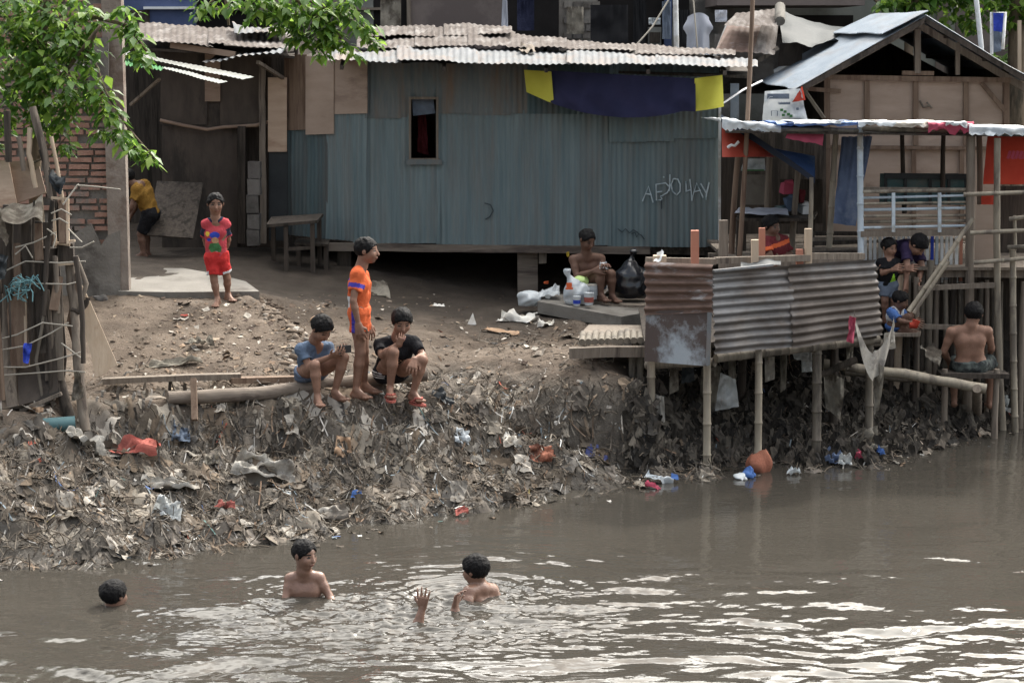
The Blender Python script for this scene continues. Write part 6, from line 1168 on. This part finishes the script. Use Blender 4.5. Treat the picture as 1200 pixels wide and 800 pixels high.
def p_bw(fc, d):
    mi = np.zeros(len(fc), int)
    for S0, E0 in ((d['A'], d['ela']), (d['B'], d['elb'])): mi[np.linalg.norm(fc - S0, axis=1) < .055] = 1; mi[np.linalg.norm(fc - lerp(S0, E0, .55), axis=1) < .075] = 1
    return mi
person('child in white shirt with blue sleeves squatting on a plank', dict(head=(1055, 352, -.05), neck=(1052, 360), sha=(1044, 365, -.10), shb=(1056, 365, .08), ela=(1055, 376, -.18), elb=(1064, 374, .02), wra=(1068, 378, -.22), wrb=(1071, 376, -.1), hipa=(1046, 382, -.02), hipb=(1051, 382, .10), kna=(1064, 371, -.12), knb=(1067, 370, .08), ana=(1058, 384, -.1), anb=(1062, 383, .06)),
       .18, .74, 70, 20, skin='skin_dark', cat='child', shirt=dict(m=('white', 'blue'), hem=-.05, sleeve=.75, paint=p_bw), shorts=dict(m=('blue',), len=.7), feet=dict(a=(1, -.3, 0), b=(1, -.3, 0)), Y=20.7, vox=.0065, hair=dict(th=.02, tuft=.1))
mb = MB(); mb.tube([P(1066, 381, 20.4), P(1072, 381, 20.4), P(1074, 375, 20.4)], [.03, .04, .04], 8); single('red_cup', 'red cup held by the squatting child', 'cup', mb, M['tarp_red'])
person('shirtless man seen from behind sitting on the plank bench', dict(head=(1141, 368, .02), neck=(1138, 381), sha=(1115, 389, .02), shb=(1157, 388, .02), ela=(1106, 412, .06), elb=(1162, 407, .1), wra=(1112, 424, .28), wrb=(1160, 413, .34), hipa=(1128, 427, .05), hipb=(1147, 427, .05), kna=(1118, 426, .46), knb=(1162, 424, .42), ana=(1118, 468, .44), anb=(1160, 470, .42)),
       .215, 1.12, 172, 12, skin='skin', cat='man', shorts=dict(m=('camo',), len=.85, top=.12), Y=20.4, vox=.0065, hair=dict(th=.05, tuft=.3, back=-.35), hands=dict(a=dict(curl=.6), b=dict(d=(.3, .6, .2), curl=.7)))
# --- swimmers
def under(c, dx=0, dy=.0): return c
w0 = PZ(133, 708, 0); Yw = w0.y
person('swimmer at left with only the dark head above water', dict(head=(134, 697), neck=(132, 712), sha=(119, 718, -.02), shb=(147, 719, .06), ela=(112, 745), elb=(154, 745), wra=(112, 770, -.1), wrb=(154, 770, -.1), hipa=(126, 785), hipb=(140, 785), kna=(126, 830), knb=(140, 830), ana=(126, 870), anb=(140, 870)), .205, .95, 140, 0, skin='skin_wet', Y=Yw, hair=dict(th=.04, tuft=.15, back=-.38))
w1 = PZ(358, 699, 0)
person('boy standing chest-deep in the river looking right', dict(head=(357, 650, -.01), neck=(356, 668), sha=(340.5, 678, .02), shb=(374, 677, .02), ela=(335, 700, -.04), elb=(386, 698, -.02), wra=(336, 722, -.12), wrb=(394, 718, -.12), hipa=(351, 730, .02), hipb=(366, 730, .02), kna=(350, 778), knb=(366, 778), ana=(350, 822), anb=(366, 822)), .2, .92, 52, 5, skin='skin_wet', Y=w1.y, vox=.0055, hair=dict(th=.025, tuft=.1, line=.15), thin=.92)
w2 = PZ(560, 699, 0)
person('swimmer turned away with wet black hair and bare shoulders', dict(head=(557, 668, -.02), neck=(561, 684), sha=(550, 693, -.10), shb=(577, 691, .06), ela=(547, 716, -.2), elb=(588, 712, .05), wra=(540, 736, -.25), wrb=(592, 736, 0), hipa=(556, 745, .05), hipb=(570, 745, .1), kna=(556, 795), knb=(570, 795), ana=(556, 835), anb=(570, 835)), .205, .95, -118, 8, skin='skin_wet', Y=w2.y, vox=.0055, hair=dict(th=.06, tuft=.3, back=-.42))
w3 = PZ(512, 728, 0)
person('submerged swimmer with only two raised forearms and hands showing', dict(head=(515, 772, .15), neck=(514, 760, .1), sha=(500, 764, .0), shb=(530, 760, .05), ela=(488, 738, -.04), elb=(533, 722, .22), wra=(495, 712, -.03), wrb=(533.5, 709, .22), hipa=(508, 815, .3), hipb=(522, 815, .3), kna=(508, 850, .4), knb=(522, 850, .4), ana=(508, 880, .5), anb=(522, 880, .5)), .19, 1.12, 20, -20, skin='skin_wet', Y=w3.y, vox=.005,
       hands=dict(a=dict(d=(.08, -.15, 1), n=(-.2, -1, 0), curl=.15, spread=.2, L=.15), b=dict(d=(.25, -.1, 1), n=(-.9, .45, .2), curl=.75, spread=.15, L=.145)))
# ================================================================ rubbish
COLS = [((.075, .064, .053), 40), ((.105, .09, .075), 30), ((.15, .132, .112), 16), ((.045, .04, .036), 20), ((.26, .24, .215), 8), ((.38, .36, .335), 3.4), ((.55, .55, .53), 1.6), ((.13, .095, .07), 9), ((.17, .115, .08), 3), ((.09, .13, .25), .35), ((.28, .085, .06), .4), ((.28, .23, .1), .2), ((.09, .14, .13), .5), ((.17, .2, .22), 2)]
CW = [w for _, w in COLS]
def scrap(mb, p, L, wd, n, ax, col, nu=3, nv=2, cr=.3):
    n = V(n).normalized(); ax = (V(ax) - n * V(ax).dot(n)).normalized(); b = n.cross(ax); vs = []; bend = U(-1.2, 1.2) * cr
    for j in range(nv + 1):
        for i in range(nu + 1):
            u, v = i / nu - .5, j / nv - .5; vs.append(p + ax * u * L * U(.85, 1.1) + b * v * wd * U(.7, 1.15) + n * (bend * u * u * L * 2 + U(-1, 1) * cr * wd * .5))
    fs = [[j * (nu + 1) + i, j * (nu + 1) + i + 1, (j + 1) * (nu + 1) + i + 1, (j + 1) * (nu + 1) + i] for j in range(nv) for i in range(nu)]
    mb.add(vs, fs, False); mb.col += [col] * len(fs)
def jc(c, k=.25): g = 1.15 * U(1 - k, 1 + k); return tuple(min(.8, x * g) for x in c)
def gdrape(q, l): return V((q.x, q.y, hz(q.x, q.y) + l))
MUDC = [(0.06, 0.053, 0.046), (0.096, 0.084, 0.072), (0.132, 0.116, 0.101), (0.078, 0.072, 0.066), (0.168, 0.144, 0.12), (0.204, 0.18, 0.15), (0.276, 0.252, 0.222), (0.144, 0.112, 0.084), (0.09, 0.074, 0.06), (0.108, 0.09, 0.072)]
mb = MB(); mb.col = []; cnt = 0
def slope(x, y, e=.06): return V((-(hz(x + e, y) - hz(x - e, y)) / (2 * e), -(hz(x, y + e) - hz(x, y - e)) / (2 * e), 1)).normalized()
while cnt < 19000:
    x = U(-5.3, 5.9); y = U(15.1, 21.8); z = hz(x, y)
    if z < -.03 or z > 1.0: continue
    pr = 1.0 if z < .62 else max(.06, 1 - (z - .62) * 5); 
    if x > 1.0 and y > 18.8: pr *= .25
    if float(vnoise(x * 1.3, y * 1.3)) < -.25: pr *= .45
    if R() > pr: continue
    n = slope(x, y); dn_ = V((n.x, n.y, 0)); dn_ = dn_.normalized() if dn_.length > .05 else V((0, -1, 0)); down = V((dn_.x, dn_.y, -.9 * (1 - n.z) - .1))
    q = R(); c = jc(random.choices(COLS, CW)[0][0]); p = V((x, y, z))
    if q < .40: L = .010 + .055 * R() ** 2.6; scrap(mb, p + V((0, 0, .006)), L, L * U(.35, .9), n + V((U(-.5, .5), U(-.5, .5), 0)), V((U(-1, 1), U(-1, 1), 0)), c)
    elif q < .76: L = U(.05, .26); scrap(mb, p + n * .012, L, U(.003, .016), n + V((U(-.5, .5), U(-.5, .5), 0)), down + V((U(-.9, .9), U(-.3, .3), U(-.2, .2))), jc(c, .1), 7, 1, .5)
    elif q < .955:
        o = len(mb.f); a = V((U(-1, 1), U(-1, 1), U(-.1, .5))).normalized() * U(.04, .19); mb.tube([p + V((0, 0, .006)), p + a * .5 + V((0, 0, .02)), p + a], U(.002, .006), 4, False); mb.col += [jc((.12, .1, .08))] * (len(mb.f) - o)
    else:
        L = .08 + .18 * R() ** 2.4; scrap(mb, p + n * .015, L, L * U(.35, .75), n, down, jc(random.choice(MUDC)), 5, 4, .28)
    cnt += 1
# rags and plastic hanging down the broken edge of the bank
for k in range(330):
    t = R(); px = 130 + 400 * t + U(-15, 15) if R() < .55 else U(0, 1180)
    py = (463 + 22 * t if px < 530 else 480) + U(-12, 70); p = G(px, py, .01)
    if p.z < .08 or p.y > 21.4: continue
    n = slope(p.x, p.y, .1); L = U(.06, .26); scrap(mb, p + n * .03 + V((0, -.02, -L * .3)), L, U(.008, .035), V((n.x + U(-.5, .5), n.y - .6, .25)), V((U(-.5, .5), -.35, -1)), jc(random.choice(MUDC), .3), 7, 1, .5)
for k in range(170):                              # bits floating along the water's edge
    i = random.randrange(1, len(EDGE) - 2); t = R(); e = PZ(lerp(EDGE[i][0], EDGE[i + 1][0], t), lerp(EDGE[i][1], EDGE[i + 1][1], t), 0); L = .012 + .06 * R() ** 2.5
    scrap(mb, V((e.x + U(-.1, .1), e.y - .45 * R() ** 2 + .03, .006)), L, L * U(.3, .8), (U(-.2, .2), U(-.2, .2), 1), (U(-1, 1), U(-.4, .4), 0), jc(random.choices(COLS, CW)[0][0]))
# larger sheets of muddy cloth and plastic slumped over the bank
for k in range(330):
    px = U(0, 1180) if R() < .35 else U(0, 620); py = U(455, 640); p = G(px, py, 0)
    if p.z < .03 or p.z > .95 or p.y > 21.5: continue
    n = slope(p.x, p.y, .15); dn_ = V((n.x, n.y - .1, -(1 - n.z) * 1.5)).normalized(); L = .07 + .22 * R() ** 1.8; wd = L * U(.4, 1.2); sdv = U(0, 99); e2 = dn_; e1 = n.cross(e2).normalized(); am = U(.10, .25) * L; nh = V((dn_.x, dn_.y, 0)).normalized() if V((dn_.x, dn_.y, 0)).length > .01 else V((0, -1, 0)); sh_ = V((-nh.y, nh.x, 0)); cs = max(.35, n.z); col = jc(random.choice(MUDC), .3); ff_ = U(1, 3)
    o = len(mb.f); mb.grid(lambda u, v: gdrape(p + sh_ * (u - .5) * wd * (1 + .45 * math.sin(v * 5 + sdv)) + nh * (v - .4) * L * cs * (1 + .4 * math.sin(u * 6 + sdv)), .008 + am * max(0, .25 + float(fbm(u * ff_ * 1.5 + sdv, v * 2.2 + sdv, 0, 3))) * .7 * (1 - (2 * u - 1) ** 4)), 9, 9); mb.col += [col] * (len(mb.f) - o)
# lumps of tangled rubbish under the stilts
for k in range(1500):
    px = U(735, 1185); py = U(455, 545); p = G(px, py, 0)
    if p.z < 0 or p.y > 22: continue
    L = U(.04, .2); scrap(mb, p + V((0, -.02, U(0, .08))), L, L * U(.15, .6), V((U(-.5, .5), -1, .4)), V((U(-.9, .9), -.2, -1)), jc(tuple(a_ * .42 for a_ in random.choice(MUDC[:6])), .4), 4, 3, .3)  # wet scraps, with the shade under the latrine floor put into their colour
tag(mb.build('rubbish', M['litter'], None, V((0, 17, 0))), 'matted rubbish of scraps, plastic and twigs covering the river bank', 'rubbish', None, 'stuff')
# dry crumbs and chips on the trodden earth
mb = MB(); mb.col = []
ICO = [V(v).normalized() for v in ((0, .52, .85), (0, -.52, .85), (0, .52, -.85), (0, -.52, -.85), (.85, 0, .52), (-.85, 0, .52), (.85, 0, -.52), (-.85, 0, -.52), (.52, .85, 0), (-.52, .85, 0), (.52, -.85, 0), (-.52, -.85, 0))]
ICF = [(0, 1, 4), (0, 5, 1), (0, 4, 8), (0, 9, 5), (0, 8, 9), (1, 10, 4), (1, 5, 11), (1, 11, 10), (2, 3, 7), (2, 6, 3), (2, 8, 6), (2, 7, 9), (2, 9, 8), (3, 6, 10), (3, 11, 7), (3, 10, 11), (4, 6, 8), (4, 10, 6), (5, 9, 7), (5, 7, 11)]
def clod(p, r):
    sq = V((U(.7, 1.4), U(.7, 1.3), U(.4, .8))); col = jc(random.choice(((.14, .108, .083), (.11, .085, .066), (.19, .155, .125), (.09, .07, .056), (.24, .21, .18))), .2); mb.add([p + V((a.x * sq.x, a.y * sq.y, a.z * sq.z)) * r * U(.75, 1.2) for a in ICO], ICF, True); mb.col += [col] * 20
for k in range(520):
    t = R() * (len(_ed) - 1); i = min(int(t), len(_ed) - 2); e = lerp(_ed[i], _ed[i + 1], t - i); x, y = e[0] + random.gauss(-.03, .12), e[1] + random.gauss(0, .08); clod(V((x, y, hz(x, y))), .006 + .05 * R() ** 2.6)
for k in range(1500):
    p = G(U(110, 420) if R() < .5 else U(130, 760), U(348, 462))
    if p.z > .6 and p.y < 24: clod(p, .004 + .024 * R() ** 3)
for k in range(900):
    if R() < .45: p = G(200 + 160 * R() * 1.2, U(355, 440))
    else: p = G(U(130, 760), U(345, 470))
    if p.y > 24.5 or p.z < .6: continue
    n = slope(p.x, p.y); L = .018 + .07 * R() ** 3; scrap(mb, p + V((0, 0, .008)), L, L * U(.4, 1), n + V((U(-.5, .5), U(-.5, .5), 0)), V((U(-1, 1), U(-1, 1), 0)), jc(random.choice(((.2, .15, .11), (.3, .24, .18), (.12, .09, .07), (.42, .38, .33), (.08, .06, .05), (.2, .145, .105)))), 2, 2, .25)
tag(mb.build('gravel', M['litter'], None, V((0, 19, 0))), 'chips, crumbs and dry scraps strewn on the trodden earth', 'debris', None, 'stuff')
# -------- single pieces one can point at
def lying(name, label, cat, px, py, w, hgt, mt, amp=.05, lift=.03, rot=0.0, up=.25, nu=12, nv=9):
    c = G(px, py, lift); Y = c.y; a = W(w, Y) / 2; L = W(hgt, Y) / 2; n = slope(c.x, c.y, .15); e1 = (V((math.cos(rot), 0, 0)) + V((0, math.sin(rot), 0))); e1 = (e1 - n * e1.dot(n)).normalized(); e2 = n.cross(e1); dz = V((0, 0, up)); mb = MB(); k = 1 / max(.35, abs((e2 * ST + V((0, 0, 0))).z * 0 + .5))
    e2 = (e2 + dz).normalized(); mb.cloth(c - e1 * a - e2 * L, c + e1 * a - e2 * L * .9, c + e1 * a * .8 + e2 * L, c - e1 * a * .7 + e2 * L * 1.1, nu, nv, amp=amp, freq=3.5); mb.v = [(a_, b_, max(c_, hz(a_, b_) + .014)) for a_, b_, c_ in mb.v]; return single(name, label, cat, mb, M[mt])
lying('red_cloth', 'torn red cloth lying on the rubbish bank at left', 'cloth', 160, 530, 62, 26, 'cloth_red', .06, .06, -.3)
lying('white_bag', 'small bright white plastic bag on the bank slope', 'bag', 541, 518, 20, 18, 'plastic_white', .06, .05, 0, .8)
lying('orange_cloth', 'crumpled orange-red cloth near the waterline', 'cloth', 633, 540, 32, 22, 'cloth_orange', .08, .06, .2, .5)
lying('blue_plastic', 'flat periwinkle blue plastic piece left of the latrine stilts', 'plastic', 694, 533, 18, 15, 'fab_periwinkle', .01, .04, 0, .8, 4, 4)
lying('blue_plastic', 'smaller blue plastic chip beside the flat periwinkle piece', 'plastic', 708, 540, 9, 6, 'fab_periwinkle', .01, .03, 0, .5, 4, 4)
lying('blue_wrapper', 'small blue wrapper on the lower bank below the sack', 'wrapper', 418, 584, 14, 11, 'fab_blue', .02, .04, 0, .4, 5, 5)
lying('white_sack', 'large dirty white sack half buried below the log', 'sack', 308, 556, 82, 34, 'sack_pale', .12, .05, .05, .3, 24, 14)
lying('white_sack', 'long flattened pale sack at the left of the bank', 'sack', 196, 576, 84, 24, 'sack_pale', .09, .05, 0, .2, 24, 12)
lying('pale_sack', 'pale rag sheet caught below the makeshift fence', 'sack', 98, 528, 58, 24, 'sack_pale', .10, .08, .2, .3, 18, 12)
lying('plastic_bag', 'crumpled translucent bag with a blue print low on the left bank', 'bag', 196, 604, 36, 26, 'plastic_clear', .10, .06, 0, .5, 16, 12)
lying('grey_sack', 'rounded grey sack lying at the waterline below the blue wrapper', 'sack', 384, 608, 54, 22, 'sack_pale', .06, .04, 0, .4, 16, 10)
lying('red_bag', 'dull red scrap near the long flattened sack', 'scrap', 264, 598, 26, 12, 'cloth_red', .04, .05)
lying('red_strip', 'thin red strip at the water edge below the orange cloth', 'scrap', 540, 604, 18, 10, 'cloth_red', .03, .04, .6)
lying('yellow_white_scrap', 'white and yellow scrap right of the white bag', 'scrap', 598, 524, 22, 16, 'paper', .06, .05, .3)
lying('grey_sheet', 'grey crumpled sheet among stones on the dirt mound', 'scrap', 236, 406, 32, 16, 'cloth_rag', .06, .04, .1, .3)
lying('pale_rag', 'pale flat rag strips at the left foot of the dirt mound', 'rag', 205, 428, 70, 14, 'cloth_rag', .05, .03)
lying('cardboard', 'flat brown cardboard sheet on the trodden earth', 'cardboard', 588, 391, 46, 12, 'cardboard', .03, .03, -.2, .05)
lying('white_debris', 'torn white packaging lying before the shack', 'packaging', 606, 377, 52, 14, 'paper', .08, .04, 0, .25, 18, 9)
lying('white_debris', 'small white crumpled packaging behind the cardboard sheet', 'packaging', 640, 382, 22, 10, 'paper', .06, .03)
lying('white_paper', 'thin white paper scrap near the shack post', 'paper', 632, 368, 12, 6, 'paper', .02, .02)
lying('white_paper', 'two-tone white paper scrap left of the yellow-white cone', 'paper', 514, 360, 16, 5, 'paper', .02, .02)
lying('white_plastic', 'crumpled white plastic piece at the waterline near the first stilt', 'plastic', 772, 566, 40, 12, 'plastic_white', .05, .04, 0, .4)
lying('blue_bit', 'bright blue bit at the waterline left of the front stilt', 'plastic', 790, 565, 10, 8, 'fab_blue', .02, .05, 0, .6, 4, 4)
lying('pink_bit', 'pinkish torn plastic beside the white piece at the waterline', 'plastic', 765, 573, 24, 8, 'cloth_pink', .03, .03)
lying('blue_bag', 'pale blue bag washed up between the dark stilts', 'bag', 975, 543, 24, 16, 'tarp_blue', .08, .06, 0, .6)
lying('grey_bag', 'grey bag beside the pale blue washed-up bag', 'bag', 990, 545, 18, 12, 'plastic_clear', .06, .05, 0, .6)
lying('white_wrapper', 'white wrapper at the water edge under the orange sack', 'wrapper', 930, 556, 18, 8, 'plastic_white', .05, .04)
lying('rag_heap', 'whitish rags heaped round the right latrine stilt at the waterline', 'rags', 1022, 528, 36, 26, 'cloth_rag', .14, .10, 0, .9, 18, 14)
lying('blue_rag', 'blue and white rag in the heap by the right stilt', 'rag', 1032, 540, 10, 10, 'fab_blue', .05, .10, 0, .9, 6, 6)
lying('pink_rag', 'pink rag at the waterline left of the rag heap', 'rag', 1008, 543, 14, 10, 'cloth_pink', .05, .08, 0, .8, 6, 6)
lying('white_rag', 'whitish-yellow torn plastic at the waterline beside the mooring post', 'plastic', 1174, 488, 16, 26, 'plastic_clear', .12, .12, 0, 1.4)
lying('red_scrap', 'small red and white scrap at the right waterline', 'scrap', 1181, 497, 10, 8, 'tarp_red', .03, .08, 0, .8, 5, 5)
lying('white_card', 'white card lying at the feet of the boy in orange', 'card', 439, 463, 24, 8, 'paper', .004, .03, .1, .0, 4, 4)
lying('red_chip', 'tiny red plastic chip on the dirt mound', 'chip', 216, 371, 9, 4, 'tarp_red', .01, .015, 0, 0, 4, 4)
lying('burlap', 'brown sack corner sticking out of the bank below the boys', 'sack', 402, 530, 22, 26, 'cardboard', .05, .04, 0, 1.2)
lying('dark_rag', 'dark blue-grey rag on the bank below the log end', 'rag', 212, 516, 24, 18, 'fab_greyblue', .06, .05, 0, .7)
lying('black_sheet', 'black tarpaulin strip hanging at the bank end by the boy in black', 'plastic', 520, 470, 30, 14, 'tarp_black', .05, .03, -.4)
lying('green_strip', 'yellow-green strip on the bank near the white sack', 'strip', 248, 545, 20, 14, 'cloth_rag', .05, .05, .4, .8)
mb = MB(); c = G(553, 380); mb.add([c + V((-.05, -.02, 0)), c + V((.05, -.03, 0)), c + V((.03, .05, .01)), c + V((.01, 0, .125))], [[0, 1, 3], [1, 2, 3], [2, 0, 3]]); single('paper_cone', 'small yellow-white folded cone standing on the earth', 'cone', mb, M['paper'])
# orange sack round a stilt
def blob(name, label, cat, c, r, mt, seed, k=.0, amp=.02, fr=22, tie=None, vox=.009, squash=None, par=None):
    c = np.array(c, float); R_ = max(r); S = SDF(c - R_ * 1.5, c + R_ * 1.9, vox); S.ell(c, r, ((1, 0, 0), (0, 1, 0), (0, 0, 1)), 0)
    if tie is not None: S.cone(c + np.array((0, 0, r[2] * .5)), c + np.array(tie), r[0] * .62, .02, .08); S.cone(c + np.array(tie), c + np.array(tie) * 1.2 + np.array((.01, 0, 0)), .018, .05, .02)
    S.wrinkle(amp, fr, seed); S.cut(c - np.array((0, 0, r[2] * .78)), np.array((0, 0, -1.))); v, q = S.mesh(); return tag(np_mesh(name, v, q, M[mt], par, V(tuple(c - np.array((0, 0, r[2] * .78))))), label, cat)
mb = MB(); cxy = P(889, 556, 18.77); mb.grid(lambda u, v: V((cxy.x, 18.77, -.03)) + V((math.sin(-2.2 + 4.4 * u) * (.07 + .05 * math.sin(3.1 * (1 - v)) + .014 * math.sin(17 * u + 3 * v)), -math.cos(-2.2 + 4.4 * u) * (.065 + .045 * math.sin(3.1 * (1 - v)) + .014 * math.sin(13 * u + 5 * v)), .22 * v * (1 - .12 * math.sin(5 * u + 1)) + .006 * math.sin(14 * u))), 36, 14); single('orange_sack', 'orange-red sack cloth wrapped round a latrine stilt at the waterline', 'sack', mb, M['cloth_orange'])
c = PZ(879, 560, 0); blob('blue_cloth', 'blue cloth end below the orange sack', 'cloth', (c.x, 18.5, .04), (.06, .04, .05), 'fab_blue', 6, amp=.025, fr=40, vox=.007)
c = PZ(868, 562, 0); blob('white_scrap', 'white scrap floating by the blue cloth end', 'scrap', (c.x, 18.42, .02), (.05, .04, .03), 'plastic_white', 9, amp=.022, fr=45, vox=.007)
# stone slab and things beside the man under the shack
mb = MB(); q = [P(632, 352, 22.6), P(660, 346, 22.9), P(756, 369, 21.9), P(752, 384, 21.5), P(728, 382, 21.45)]
mb.plate([P(630, 353, 22.2), P(728, 371, 21.5), P(757, 366, 21.7), P(752, 352, 22.9), P(650, 344, 22.9)], .13, (0, 0, 1)); slab = single('stone_slab', 'broken concrete slab beside the seated man', 'slab', mb, M['concrete'])
mb = MB(); mb.plate([P(690, 356, 22.3), P(757, 358, 22.2), P(757, 350, 22.9), P(700, 347, 23.0)], .03, (0, 0, 1)); single('flat_board', 'flat pale board under the black rubbish bag', 'board', mb, M['wood_grey'])
b0 = P(740, 350, 22.55); blob('rubbish_bag', 'big black tied rubbish bag beside the seated man', 'bag', (b0.x, 22.6, b0.z + .17), (.20, .18, .21), 'bag_black', 2, amp=.014, fr=26, tie=(-.0, 0, .29))
b1 = P(676, 356, 22.15); blob('shopping_bag', 'translucent white shopping bag full of bottles on the slab', 'bag', (b1.x, 22.15, b1.z + .10), (.15, .11, .13), 'plastic_white', 12, amp=.014, fr=28, tie=(-.10, 0, .22))
mb = MB(); mb.box(P(667, 334, 22.0), .06, .01, .05, .1); mb.box(P(667, 338, 21.99), .08, .01, .02, .1); single('orange_packet', 'orange printed packet showing through the shopping bag', 'packet', mb, M['fab_orange'])
b2 = P(684, 338, 22.2); blob('green_bag', 'pale green plastic bulge behind the shopping bag', 'bag', (b2.x - .03, 22.35, b2.z + .06), (.10, .08, .07), 'plastic_white', 15, amp=.01, fr=30).data.materials[0] = mat('plastic_green', (.42, .6, .2), (.55, .7, .3), rough=.5, bump=.2, trans=.15)
def tub(label, px, py, Y, r, h_, mt, lid='plastic_white'):
    c = P(px, py, Y); t = thing('plastic_tub', label, 'tub', c); mb = MB(); mb.tube([c, c + V((0, 0, h_ * .5)), c + V((0, 0, h_))], [r * .88, r * .95, r], 16); mb.build('body', M['plastic_white'], t)
    mb = MB(); mb.tube([c + V((0, 0, h_)), c + V((0, 0, h_ + .012))], r * 1.05, 16); mb.build('lid', M[lid], t); mb = MB(); mb.tube([c + V((0, 0, h_ * .25)), c + V((0, 0, h_ * .7))], [r * .94 + .002, r * .985 + .002], 16, False); mb.build('print_band', M[mt], t)
tub('white plastic tub with red print in front of the shopping bag', 690, 357, 21.95, .052, .12, 'cloth_red'); tub('small white plastic tub with blue print beside the red printed one', 676, 358, 21.95, .04, .09, 'fab_cobalt'); tub('larger white tub behind the two printed tubs', 693, 350, 22.3, .07, .15, 'plastic_white', 'paper')
b3 = P(620, 357, 22.4); blob('white_bag', 'crumpled white plastic bag beside the shack post', 'bag', (b3.x, 22.4, b3.z + .06), (.13, .10, .09), 'plastic_white', 21, amp=.02, fr=30)
mb = MB(); mb.cloth(P(618, 352, 22.3), P(655, 350, 22.4), P(656, 333, 22.7), P(640, 336, 22.6), 16, 10, amp=.07); single('white_sheet', 'white plastic sheet trailing from the bag to the slab', 'plastic', mb, M['plastic_white'])
lying('clutter', 'pile of small pale wrappers at the feet of the seated man', 'wrappers', 706, 346, 26, 10, 'paper', .08, .06, 0, .5)
mb = MB(); c = G(640, 333, 0); mb.box(P(640, 331, 23.4), .05, .03, .02, .3, .01); single('orange_scrap', 'tiny orange scrap shining in the dark under the shack', 'scrap', mb, M['fab_orange'])
mb = MB(); mb.box(P(665, 298, 23.9), .03, .02, .05, .5, .01); single('yellow_scrap', 'tiny yellow scrap behind the man under the shack', 'scrap', mb, M['fab_yellow'])
for i, (px, py, r, lb_) in enumerate(((444, 338, .05, 'grey stone under the shack right of the boy in orange'), (118, 352, .05, 'rough stone at the foot of the brick wall'), (348, 416, .05, 'stone on the right rim of the dirt mound'), (372, 378, .06, 'larger lump of earth at the mound corner'))):
    c = G(px, py); blob('stone', lb_, 'stone', (c.x, c.y, c.z + r * .4), (r * 1.3, r, r * .8), 'concrete_dark' if i != 3 else 'cardboard', 30 + i, amp=.012, fr=40, vox=.008)
mb = MB(); mb.cloth(G(430, 345, .02), G(458, 350, .02), G(452, 336, .08), G(436, 336, .06), 10, 8, amp=.035); single('grey_rag', 'greyish rag bundle in the shade behind the boy in orange', 'rag', mb, M['cloth_rag'])
# ================================================================ camera, sky, sun
cam = bpy.data.cameras.new('camera'); co = bpy.data.objects.new('camera', cam); C.objects.link(co); cam.sensor_width = 36; cam.lens = 72; cam.clip_end = 3000
co.location = (0, 0, CAMZ); co.rotation_euler = (math.pi / 2 - TH, 0, 0); bpy.context.scene.camera = co
SE, SA = math.radians(43), math.radians(26)      # sun elevation; azimuth measured from straight ahead (+Y) towards the right (+X)
sd = V((math.sin(SA) * math.cos(SE), math.cos(SA) * math.cos(SE), math.sin(SE)))
sl_ = bpy.data.lights.new('sun', 'SUN'); sl_.energy = 2.3; sl_.angle = math.radians(2.5); sl_.color = (1, .94, .85); so = bpy.data.objects.new('sun', sl_); C.objects.link(so); so.rotation_euler = (-sd).to_track_quat('-Z', 'Y').to_euler(); so.location = (20, 20, 30)
w = bpy.data.worlds.new('World'); bpy.context.scene.world = w; w.use_nodes = True; nt = w.node_tree; bg = nt.nodes['Background']
sky = nt.nodes.new('ShaderNodeTexSky'); sky.sky_type = 'NISHITA'; sky.sun_disc = False; sky.sun_elevation = SE; sky.sun_rotation = SA; sky.air_density = 1.6; sky.dust_density = 4.0; sky.ozone_density = 1.0
tc = nt.nodes.new('ShaderNodeTexCoord'); nz_ = nt.nodes.new('ShaderNodeTexNoise'); nz_.inputs['Scale'].default_value = 2.6; nz_.inputs['Detail'].default_value = 7; nz_.inputs['Roughness'].default_value = .55
mp_ = nt.nodes.new('ShaderNodeMapping'); mp_.inputs['Scale'].default_value = (1, 1, 2.2); nt.links.new(tc.outputs['Generated'], mp_.inputs[0]); nt.links.new(mp_.outputs[0], nz_.inputs['Vector'])
cr_ = nt.nodes.new('ShaderNodeValToRGB'); cr_.color_ramp.elements[0].position = .40; cr_.color_ramp.elements[1].position = .56; nt.links.new(nz_.outputs['Fac'], cr_.inputs['Fac'])
dt_ = nt.nodes.new('ShaderNodeVectorMath'); dt_.operation = 'DOT_PRODUCT'; nt.links.new(tc.outputs['Generated'], dt_.inputs[0]); dt_.inputs[1].default_value = tuple(sd)      # clouds near the sun are brighter
mr_ = nt.nodes.new('ShaderNodeMapRange'); mr_.interpolation_type = 'SMOOTHSTEP'; mr_.inputs['From Min'].default_value = .1; mr_.inputs['From Max'].default_value = 1.0; nt.links.new(dt_.outputs['Value'], mr_.inputs['Value'])
glow = nt.nodes.new('ShaderNodeMix'); glow.data_type = 'RGBA'; glow.inputs['A'].default_value = (3.3, 3.3, 3.4, 1); glow.inputs['B'].default_value = (40, 38.7, 36, 1); nt.links.new(mr_.outputs['Result'], glow.inputs['Factor'])
mx_ = nt.nodes.new('ShaderNodeMix'); mx_.data_type = 'RGBA'; nt.links.new(cr_.outputs['Color'], mx_.inputs['Factor']); nt.links.new(sky.outputs[0], mx_.inputs['A']); nt.links.new(glow.outputs['Result'], mx_.inputs['B'])
nt.links.new(mx_.outputs['Result'], bg.inputs[0]); bg.inputs[1].default_value = .14
sc = bpy.context.scene; sc.view_settings.view_transform = 'Standard'; sc.view_settings.look = 'None'; sc.view_settings.exposure = .95; sc.view_settings.gamma = 1
sc.cycles.max_bounces = 6; sc.cycles.transparent_max_bounces = 8
